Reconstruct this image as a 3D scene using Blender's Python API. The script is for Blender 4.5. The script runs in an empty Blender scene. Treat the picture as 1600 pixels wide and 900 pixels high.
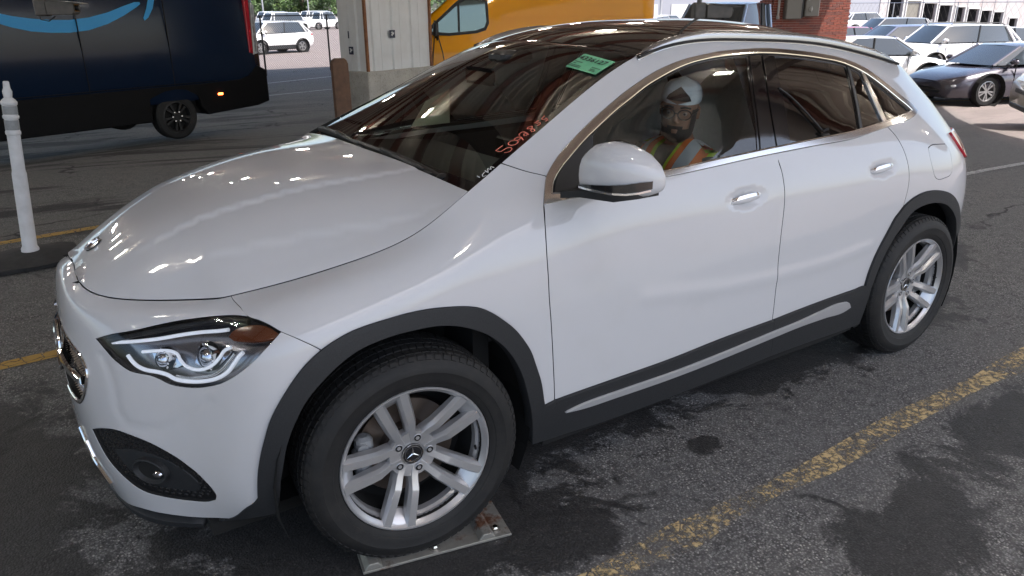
import bpy, bmesh, math, random
import numpy as np
from mathutils import Vector, Matrix, Euler
from mathutils.geometry import delaunay_2d_cdt
SC = bpy.context.scene
COL = SC.collection
R = math.radians
rnd = random.Random(11)
# ------------------------------------------------------------------ camera
def _cam_axes(yaw, pitch, roll):
    cy, sy, cp, sp, cr, sr = math.cos(yaw), math.sin(yaw), math.cos(pitch), math.sin(pitch), math.cos(roll), math.sin(roll)
    f = Vector((-sy*cp, cy*cp, -sp)); r = Vector((cy, sy, 0)); u = r.cross(f)
    return r*cr+u*sr, u*cr-r*sr, f
CAM = Vector((-0.88, -2.756, 1.671))
CR, CU, CF = _cam_axes(-0.584, 0.355, -0.007)
cam_data = bpy.data.cameras.new('camera'); cam = bpy.data.objects.new('camera', cam_data); COL.objects.link(cam)
cam.matrix_world = Matrix(((CR.x, CU.x, -CF.x, CAM.x), (CR.y, CU.y, -CF.y, CAM.y), (CR.z, CU.z, -CF.z, CAM.z), (0, 0, 0, 1)))
cam_data.sensor_width = 36; cam_data.lens = 36*1190/1600; cam_data.clip_start = .05; cam_data.clip_end = 3000
SC.camera = cam
# ------------------------------------------------------------------ sky, sun, exposure
SUN_EL, SUN_AZ = R(58), R(152)        # azimuth: direction towards the sun, measured from +Y clockwise (towards +X)
sun_dir = Vector((math.sin(SUN_AZ)*math.cos(SUN_EL), math.cos(SUN_AZ)*math.cos(SUN_EL), math.sin(SUN_EL)))
w = bpy.data.worlds.new('World'); SC.world = w; w.use_nodes = True
nt = w.node_tree; nt.nodes.clear()
sky = nt.nodes.new('ShaderNodeTexSky'); sky.sky_type = 'NISHITA'; sky.sun_disc = False
sky.sun_elevation = SUN_EL; sky.sun_rotation = SUN_AZ; sky.dust_density = 3.0; sky.air_density = 1.0
bg = nt.nodes.new('ShaderNodeBackground'); bg.inputs['Strength'].default_value = 0.14
wo = nt.nodes.new('ShaderNodeOutputWorld')
nt.links.new(sky.outputs[0], bg.inputs[0]); nt.links.new(bg.outputs[0], wo.inputs[0])
sd = bpy.data.lights.new('sun', 'SUN'); sd.energy = 3.6; sd.angle = R(.5); sd.color = (1, .95, .88)
so = bpy.data.objects.new('sun', sd); COL.objects.link(so); so.rotation_euler = sun_dir.to_track_quat('Z', 'Y').to_euler()
so.location = (0, 0, 40)
SC.view_settings.view_transform = 'Standard'; SC.view_settings.look = 'None'
SC.view_settings.exposure = 1.34; SC.view_settings.gamma = 1
SC.render.resolution_x, SC.render.resolution_y = 1024, 576
SC.cycles.max_bounces = 10; SC.cycles.transparent_max_bounces = 16; SC.cycles.glossy_bounces = 5
SC.cycles.use_denoising = True
# ------------------------------------------------------------------ helpers
def tag(o, label=None, cat=None, group=None, kind=None):
    for k, v in (('label', label), ('category', cat), ('group', group), ('kind', kind)):
        if v: o[k] = v
    return o
def empty(name, loc=(0, 0, 0), rz=0, label=None, cat=None, group=None):
    o = bpy.data.objects.new(name, None); COL.objects.link(o); o.location = loc; o.rotation_euler = (0, 0, rz)
    o.empty_display_size = .1
    return tag(o, label, cat, group)
def link(name, me, parent=None, loc=None, rot=None):
    o = bpy.data.objects.new(name, me); COL.objects.link(o)
    if parent: o.parent = parent
    if loc is not None: o.location = loc
    if rot is not None: o.rotation_euler = rot
    return o
def mesh(name, V, F, mats, parent=None, smooth=True, N=None, fmat=None, loc=None, rot=None, auto=None):
    me = bpy.data.meshes.new(name)
    me.from_pydata([tuple(map(float, v)) for v in V], [], [tuple(map(int, f)) for f in F])
    for m in (mats if isinstance(mats, (list, tuple)) else [mats]): me.materials.append(m)
    if fmat is not None: me.polygons.foreach_set('material_index', np.asarray(fmat, np.int32))
    me.polygons.foreach_set('use_smooth', [bool(smooth)]*len(me.polygons))
    me.update()
    if N is not None: me.normals_split_custom_set_from_vertices([tuple(map(float, n)) for n in N])
    elif smooth and auto is not None: me.set_sharp_from_angle(angle=R(auto))
    return link(name, me, parent, loc, rot)
class MB:
    """collects simple shapes into one mesh"""
    def __init__(s): s.V = []; s.F = []; s.M = []
    def add(s, V, F, m=0):
        n = len(s.V); s.V += [tuple(v) for v in V]; s.F += [tuple(i+n for i in f) for f in F]; s.M += [m]*len(F); return s
    def box(s, c, d, rz=0, m=0, bev=0):
        x, y, z = d[0]/2, d[1]/2, d[2]/2; ca, sa = math.cos(rz), math.sin(rz)
        if bev <= 0:
            P = [(a*x, b*y, e*z) for e in (-1, 1) for b in (-1, 1) for a in (-1, 1)]
            F = [(0, 2, 3, 1), (4, 5, 7, 6), (0, 1, 5, 4), (2, 6, 7, 3), (0, 4, 6, 2), (1, 3, 7, 5)]
        else:
            b = min(bev, x*.9, y*.9, z*.9); P = []
            def ring(ix, iy, zz): return [(-x+ix, -y+iy+b, zz), (-x+ix+b, -y+iy, zz), (x-ix-b, -y+iy, zz), (x-ix, -y+iy+b, zz), (x-ix, y-iy-b, zz), (x-ix-b, y-iy, zz), (-x+ix+b, y-iy, zz), (-x+ix, y-iy-b, zz)]
            for k, (i, zz) in enumerate(((b, -z), (0, -z+b), (0, z-b), (b, z))): P += ring(i, i, zz)
            F = [tuple(range(7, -1, -1)), tuple(range(24, 32))]
            for k in range(3):
                for j in range(8): F.append((k*8+j, k*8+(j+1) % 8, k*8+8+(j+1) % 8, k*8+8+j))
        return s.add([(c[0]+ca*p[0]-sa*p[1], c[1]+sa*p[0]+ca*p[1], c[2]+p[2]) for p in P], F, m)
    def tube(s, path, r, n=8, m=0, caps=True, squash=None):
        path = [Vector(p) for p in path]; k = len(path); rr = r if isinstance(r, (list, tuple)) else [r]*k
        V = []; up = None
        for i, p in enumerate(path):
            t = (path[min(i+1, k-1)]-path[max(i-1, 0)]).normalized()
            if up is None: up = Vector((0, 0, 1)) if abs(t.z) < .9 else Vector((1, 0, 0))
            a = t.cross(up).normalized(); b = a.cross(t).normalized(); up = b
            q = squash if squash else 1
            V += [p+a*math.cos(2*math.pi*j/n)*rr[i]*q+b*math.sin(2*math.pi*j/n)*rr[i] for j in range(n)]
        F = [(i*n+j, i*n+(j+1) % n, i*n+n+(j+1) % n, i*n+n+j) for i in range(k-1) for j in range(n)]
        if caps: F += [tuple(range(n-1, -1, -1)), tuple(range((k-1)*n, k*n))]
        return s.add(V, F, m)
    def lathe(s, prof, n=24, c=(0, 0, 0), axis='z', m=0, closed=False):
        """prof: (radius, height) pairs"""
        V = []
        for r, h in prof:
            for j in range(n):
                a = 2*math.pi*j/n; x, y = r*math.cos(a), r*math.sin(a)
                V.append({'z': (c[0]+x, c[1]+y, c[2]+h), 'y': (c[0]+x, c[1]+h, c[2]+y), 'x': (c[0]+h, c[1]+x, c[2]+y)}[axis])
        k = len(prof); F = []
        for i in range(k if closed else k-1):
            a0, a1 = i*n, ((i+1) % k)*n
            F += [(a0+j, a0+(j+1) % n, a1+(j+1) % n, a1+j) for j in range(n)]
        if axis == 'y': F = [f[::-1] for f in F]
        return s.add(V, F, m)
    def prism(s, poly, axis, a, b, m=0):
        """closed polygon in the plane across `axis`, from a to b"""
        def p3(p, h): return {'x': (h, p[0], p[1]), 'y': (p[0], h, p[1]), 'z': (p[0], p[1], h)}[axis]
        n = len(poly); V = [p3(p, a) for p in poly]+[p3(p, b) for p in poly]
        F = [tuple(range(n)), tuple(range(2*n-1, n-1, -1))]+[(j, j+n, (j+1) % n+n, (j+1) % n) for j in range(n)]
        return s.add(V, F, m)
    def loft(s, rings, m=0, caps=True, closed=True):
        n = len(rings[0]); V = [p for r in rings for p in r]; F = []
        for i in range(len(rings)-1):
            for j in range(n if closed else n-1): F.append((i*n+j, i*n+(j+1) % n, i*n+n+(j+1) % n, i*n+n+j))
        if caps: F += [tuple(range(n-1, -1, -1)), tuple(range((len(rings)-1)*n, len(rings)*n))]
        return s.add(V, F, m)
    def obj(s, name, mats, parent=None, smooth=False, auto=35, loc=None, rot=None, sub=0, bev=0):
        me = bpy.data.meshes.new(name); me.from_pydata(s.V, [], s.F)
        for m in (mats if isinstance(mats, (list, tuple)) else [mats]): me.materials.append(m)
        me.polygons.foreach_set('material_index', np.asarray(s.M, np.int32))
        bm = bmesh.new(); bm.from_mesh(me); bmesh.ops.recalc_face_normals(bm, faces=bm.faces); bm.to_mesh(me); bm.free()
        me.polygons.foreach_set('use_smooth', [bool(smooth)]*len(me.polygons)); me.update()
        if smooth and auto: me.set_sharp_from_angle(angle=R(auto))
        o = link(name, me, parent, loc, rot)
        if bev:
            md = o.modifiers.new('edge', 'BEVEL'); md.width = bev; md.segments = 2; md.limit_method = 'ANGLE'; md.angle_limit = R(40)
        if sub:
            md = o.modifiers.new('round', 'SUBSURF'); md.levels = md.render_levels = sub
        return o
def copy_tree(o, parent=None):
    c = o.copy(); COL.objects.link(c)
    if parent: c.parent = parent
    for ch in list(o.children): copy_tree(ch, c)
    return c
# ------------------------------------------------------------------ materials
def mat(name, col=(.5, .5, .5), rough=.5, metal=0, coat=0, spec=.5, emit=None, es=0, trans=0):
    m = bpy.data.materials.new(name); m.use_nodes = True; b = m.node_tree.nodes['Principled BSDF']
    b.inputs['Base Color'].default_value = (*col, 1); b.inputs['Roughness'].default_value = rough
    b.inputs['Metallic'].default_value = metal; b.inputs['Coat Weight'].default_value = coat; b.inputs['Coat Roughness'].default_value = .03
    b.inputs['Specular IOR Level'].default_value = spec
    if emit: b.inputs['Emission Color'].default_value = (*emit, 1); b.inputs['Emission Strength'].default_value = es
    if trans: b.inputs['Transmission Weight'].default_value = trans
    return m
class NT:
    def __init__(s, m): s.m = m; s.t = m.node_tree; s.b = s.t.nodes['Principled BSDF']
    def n(s, t, **k):
        o = s.t.nodes.new('ShaderNode'+t)
        for a, v in k.items():
            if a.startswith('i_'): o.inputs[a[2:].replace('_', ' ')].default_value = v
            elif a[0] == 'I': o.inputs[int(a[1:])].default_value = v
            else: setattr(o, a, v)
        return o
    def l(s, a, b): s.t.links.new(a, b)
    def coord(s, kind='Object', scale=(1, 1, 1), rot=(0, 0, 0), loc=(0, 0, 0)):
        c = s.n('TexCoord'); mp = s.n('Mapping'); mp.inputs['Scale'].default_value = scale; mp.inputs['Rotation'].default_value = rot; mp.inputs['Location'].default_value = loc
        s.l(c.outputs[kind], mp.inputs[0]); return mp.outputs[0]
    def noise(s, co, scale=5, detail=4, rough=.6, dist=0):
        t = s.n('TexNoise'); t.inputs['Scale'].default_value = scale; t.inputs['Detail'].default_value = detail; t.inputs['Roughness'].default_value = rough; t.inputs['Distortion'].default_value = dist
        if co is not None: s.l(co, t.inputs['Vector'])
        return t.outputs['Fac']
    def ramp(s, f, stops, interp='LINEAR'):
        r = s.n('ValToRGB'); cr = r.color_ramp; cr.interpolation = interp
        while len(cr.elements) < len(stops): cr.elements.new(.5)
        for e, (p, c) in zip(cr.elements, stops):
            e.position = p; e.color = (*c, 1) if not np.isscalar(c) else (c, c, c, 1)
        s.l(f, r.inputs[0]); return r.outputs[0]
    def mix(s, f, a, b, mode='MIX'):
        x = s.n('Mix', data_type='RGBA', blend_type=mode)
        for v, i in ((f, 0), (a, 6), (b, 7)):
            if hasattr(v, 'links'): s.l(v, x.inputs[i])
            elif np.isscalar(v): x.inputs[i].default_value = v if i == 0 else (v, v, v, 1)
            else: x.inputs[i].default_value = (*v, 1)
        return x.outputs[2]
    def math(s, op, a, b=None):
        x = s.n('Math', operation=op)
        for v, i in ((a, 0), (b, 1)):
            if v is None: continue
            if hasattr(v, 'links'): s.l(v, x.inputs[i])
            else: x.inputs[i].default_value = v
        return x.outputs[0]
    def bump(s, h, strength=.3, dist=.01, into=None):
        b = s.n('Bump'); b.inputs['Strength'].default_value = strength; b.inputs['Distance'].default_value = dist
        s.l(h, b.inputs['Height']); s.l(b.outputs[0], s.b.inputs['Normal']); return b
    def col(s, c): s.l(c, s.b.inputs['Base Color'])
    def rough(s, c): s.l(c, s.b.inputs['Roughness'])
def glass_mat(name, tint, refl=1.0, ior=1.5):
    """thin pane: tinted see-through with a mirror reflection that grows at grazing angles"""
    m = bpy.data.materials.new(name); m.use_nodes = True; t = m.node_tree; t.nodes.clear()
    o = t.nodes.new('ShaderNodeOutputMaterial'); mx = t.nodes.new('ShaderNodeMixShader'); tr = t.nodes.new('ShaderNodeBsdfTransparent'); gl = t.nodes.new('ShaderNodeBsdfGlossy')
    fr = t.nodes.new('ShaderNodeFresnel'); fr.inputs[0].default_value = ior; gl.inputs['Roughness'].default_value = 0.0; gl.inputs['Color'].default_value = (refl, refl, refl, 1)
    tr.inputs[0].default_value = (*tint, 1)
    t.links.new(fr.outputs[0], mx.inputs[0]); t.links.new(tr.outputs[0], mx.inputs[1]); t.links.new(gl.outputs[0], mx.inputs[2]); t.links.new(mx.outputs[0], o.inputs[0])
    return m
def speckled(name, c1, c2, scale=40, rough=.6, bump=.0, detail=5):
    m = mat(name, c1, rough); q = NT(m); co = q.coord(); f = q.noise(co, scale, detail)
    q.col(q.mix(q.ramp(f, [(.35, 0), (.7, 1)]), c1, c2))
    if bump: q.bump(f, bump, .01)
    return m
# ------------------------------------------------------------------ the car's skin: one interpolating spline net from the nose round to the tail
# ---- body net: columns (nose centre -> side -> rear centre) of ten points each (sill -> hood edge / roof edge)
def _c(xs,ys,zs):
    n=10
    f=lambda a:[a]*n if np.isscalar(a) else list(a)
    return list(zip(f(xs),f(ys),f(zs)))
NET=[
 _c([-.83,-.860,-.865,-.860,-.850,-.842,-.834,-.823,-.803,-.772],0,[.18,.32,.45,.58,.68,.76,.815,.853,.879,.893]),
 _c([-.80,-.832,-.842,-.838,-.826,-.812,-.799,-.784,-.760,-.727],[-.29]*6+[-.295,-.30,-.30,-.30],[.18,.32,.45,.58,.67,.74,.79,.823,.847,.862]),
 _c([-.72,-.755,-.765,-.755,-.735,-.708,-.672,-.630,-.575,-.512],[-.50]*5+[-.505,-.51,-.52,-.527,-.53],[.185,.32,.45,.57,.66,.732,.790,.832,.862,.877]),
 _c([-.55,-.59,-.607,-.60,-.585,-.56,-.53,-.50,-.465,-.427],[-.67,-.685,-.692,-.693,-.69,-.684,-.672,-.656,-.635,-.61],[.20,.32,.45,.56,.66,.74,.80,.845,.876,.896]),
 _c([-.43,-.46,-.47,-.465,-.455,-.44,-.42,-.39,-.35,-.30],[-.80,-.815,-.825,-.832,-.832,-.826,-.806,-.768,-.712,-.65],[.22,.33,.45,.56,.66,.75,.82,.868,.902,.918]),
 _c([-.2]*6+[-.195,-.18,-.155,-.12],[-.86,-.883,-.892,-.894,-.891,-.882,-.862,-.825,-.768,-.70],[.22,.35,.48,.60,.70,.79,.855,.902,.938,.957]),
 _c([.13]*6+[.125,.118,.105,.09],[-.865,-.888,-.897,-.9,-.899,-.891,-.872,-.84,-.79,-.73],[.22,.36,.50,.62,.73,.83,.915,.96,.995,1.015]),
 _c([.46]*6+[.44,.41,.36,.30],[-.865,-.888,-.896,-.897,-.892,-.879,-.845,-.808,-.770,-.728],[.22,.37,.52,.66,.79,.90,1.005,1.06,1.10,1.128]),
 _c([.80]*6+[.80,.77,.73,.68],[-.865,-.887,-.893,-.892,-.886,-.871,-.822,-.745,-.692,-.637],[.22,.37,.53,.68,.82,.945,1.075,1.18,1.25,1.303]),
 _c([1.2]*6+[1.2,1.19,1.17,1.148],[-.865,-.887,-.893,-.892,-.886,-.870,-.817,-.730,-.645,-.565],[.22,.37,.53,.68,.82,.95,1.09,1.25,1.41,1.503]),
 _c([1.7]*10,[-.865,-.887,-.893,-.892,-.888,-.872,-.813,-.722,-.625,-.565],[.22,.37,.53,.68,.82,.955,1.105,1.29,1.475,1.54]),
 _c([2.2]*10,[-.865,-.887,-.895,-.897,-.896,-.884,-.81,-.72,-.635,-.57],[.22,.37,.53,.68,.83,.96,1.125,1.28,1.43,1.507]),
 _c([2.65]*6+[2.65,2.64,2.63,2.62],[-.86,-.885,-.896,-.902,-.903,-.886,-.80,-.722,-.645,-.575],[.24,.38,.53,.68,.83,.965,1.14,1.25,1.36,1.437]),
 _c([3.02,3.05,3.07,3.07,3.06,3.04,2.99,2.94,2.90,2.87],[-.83,-.86,-.872,-.88,-.878,-.85,-.765,-.69,-.62,-.56],[.26,.39,.54,.68,.82,.95,1.10,1.21,1.31,1.385]),
 _c([3.27,3.33,3.36,3.345,3.32,3.28,3.20,3.11,3.03,2.98],[-.70,-.72,-.73,-.735,-.735,-.72,-.66,-.61,-.555,-.51],[.28,.40,.54,.68,.82,.95,1.09,1.20,1.29,1.36]),
 _c([3.42,3.48,3.50,3.48,3.44,3.40,3.32,3.22,3.12,3.04],[-.40]*6+[-.38,-.36,-.34,-.32],[.30,.42,.55,.68,.82,.95,1.08,1.19,1.29,1.38]),
 _c([3.46,3.52,3.54,3.52,3.48,3.44,3.36,3.26,3.15,3.06],0,[.30,.42,.55,.68,.82,.95,1.08,1.19,1.30,1.40]),
]
def spl_coef(t,Y):
    n=len(t); h=np.diff(t); A=np.zeros((n,n)); B=np.zeros((n,)+Y.shape[1:])
    A[0,0]=A[-1,-1]=1
    for i in range(1,n-1):
        A[i,i-1]=h[i-1];A[i,i]=2*(h[i-1]+h[i]);A[i,i+1]=h[i]
        B[i]=6*((Y[i+1]-Y[i])/h[i]-(Y[i]-Y[i-1])/h[i-1])
    return np.linalg.solve(A,B.reshape(n,-1)).reshape(B.shape)
def spl_basis(t,n_eye,x):
    """matrix W (len(x),n): value of natural cubic spline through unit vectors; and derivative"""
    I=np.eye(len(t)); M=spl_coef(t,I); h=np.diff(t)
    k=np.clip(np.searchsorted(t,x,side='right')-1,0,len(t)-2)
    hk=h[k][:,None]; a=(t[k+1]-x)[:,None]; b=(x-t[k])[:,None]
    W=M[k]*a**3/(6*hk)+M[k+1]*b**3/(6*hk)+(I[k]/hk-M[k]*hk/6)*a+(I[k+1]/hk-M[k+1]*hk/6)*b
    D=-M[k]*a**2/(2*hk)+M[k+1]*b**2/(2*hk)-(I[k]/hk-M[k]*hk/6)+(I[k+1]/hk-M[k+1]*hk/6)
    return W,D
class Net:
    def __init__(s,net):
        N=np.array(net,float)                      # cols,rows,3
        m=np.array([1,-1,1.])
        N=np.concatenate([N[2:0:-1]*m,N,N[-2:-4:-1]*m],0)
        d=np.linalg.norm(np.diff(N[:,1:7],axis=0),axis=2).mean(1)
        u=np.concatenate([[0],np.cumsum(d)]); s.u=u-u[2]; s.U=s.u[-3]
        d=np.linalg.norm(np.diff(N[7:16],axis=1),axis=2).mean(0)
        s.v=np.concatenate([[0],np.cumsum(d)]); s.V=s.v[-1]
        s.N=N
    def ev(s,u,v,nrm=True):
        u=np.atleast_1d(np.asarray(u,float)); v=np.atleast_1d(np.asarray(v,float))
        Wu,Du=spl_basis(s.u,0,u); Wv,Dv=spl_basis(s.v,0,v)
        P=np.einsum('pi,pj,ijk->pk',Wu,Wv,s.N)
        if not nrm: return P
        Pu=np.einsum('pi,pj,ijk->pk',Du,Wv,s.N); Pv=np.einsum('pi,pj,ijk->pk',Wu,Dv,s.N)
        n=np.cross(Pu,Pv); n/=np.linalg.norm(n,axis=1)[:,None]+1e-12
        return P,n
    def grid(s,nu=500,nv=160):
        u=np.linspace(0,s.U,nu); v=np.linspace(0,s.V,nv)
        Wu,_=spl_basis(s.u,0,u); Wv,_=spl_basis(s.v,0,v)
        return u,v,np.einsum('pi,qj,ijk->pqk',Wu,Wv,s.N)
    def locate(s,P):
        """(u,v) of the surface point nearest each P"""
        if not hasattr(s,'_g'): s._g=s.grid()
        u,v,G=s._g; out=[]
        for p in np.atleast_2d(P):
            d=((G-p)**2).sum(2); i,j=np.unravel_index(d.argmin(),d.shape); a,b=u[i],v[j]
            for _ in range(4):
                e=1e-4
                q=s.ev([a,a+e,a],[b,b,b+e],False); J=np.stack([(q[1]-q[0])/e,(q[2]-q[0])/e],1)
                da,db=np.linalg.lstsq(J,p-q[0],rcond=None)[0]
                a=np.clip(a+da,0,s.U); b=np.clip(b+db,0,s.V)
            out.append((a,b))
        return np.array(out)
BODY=Net(NET)
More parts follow.
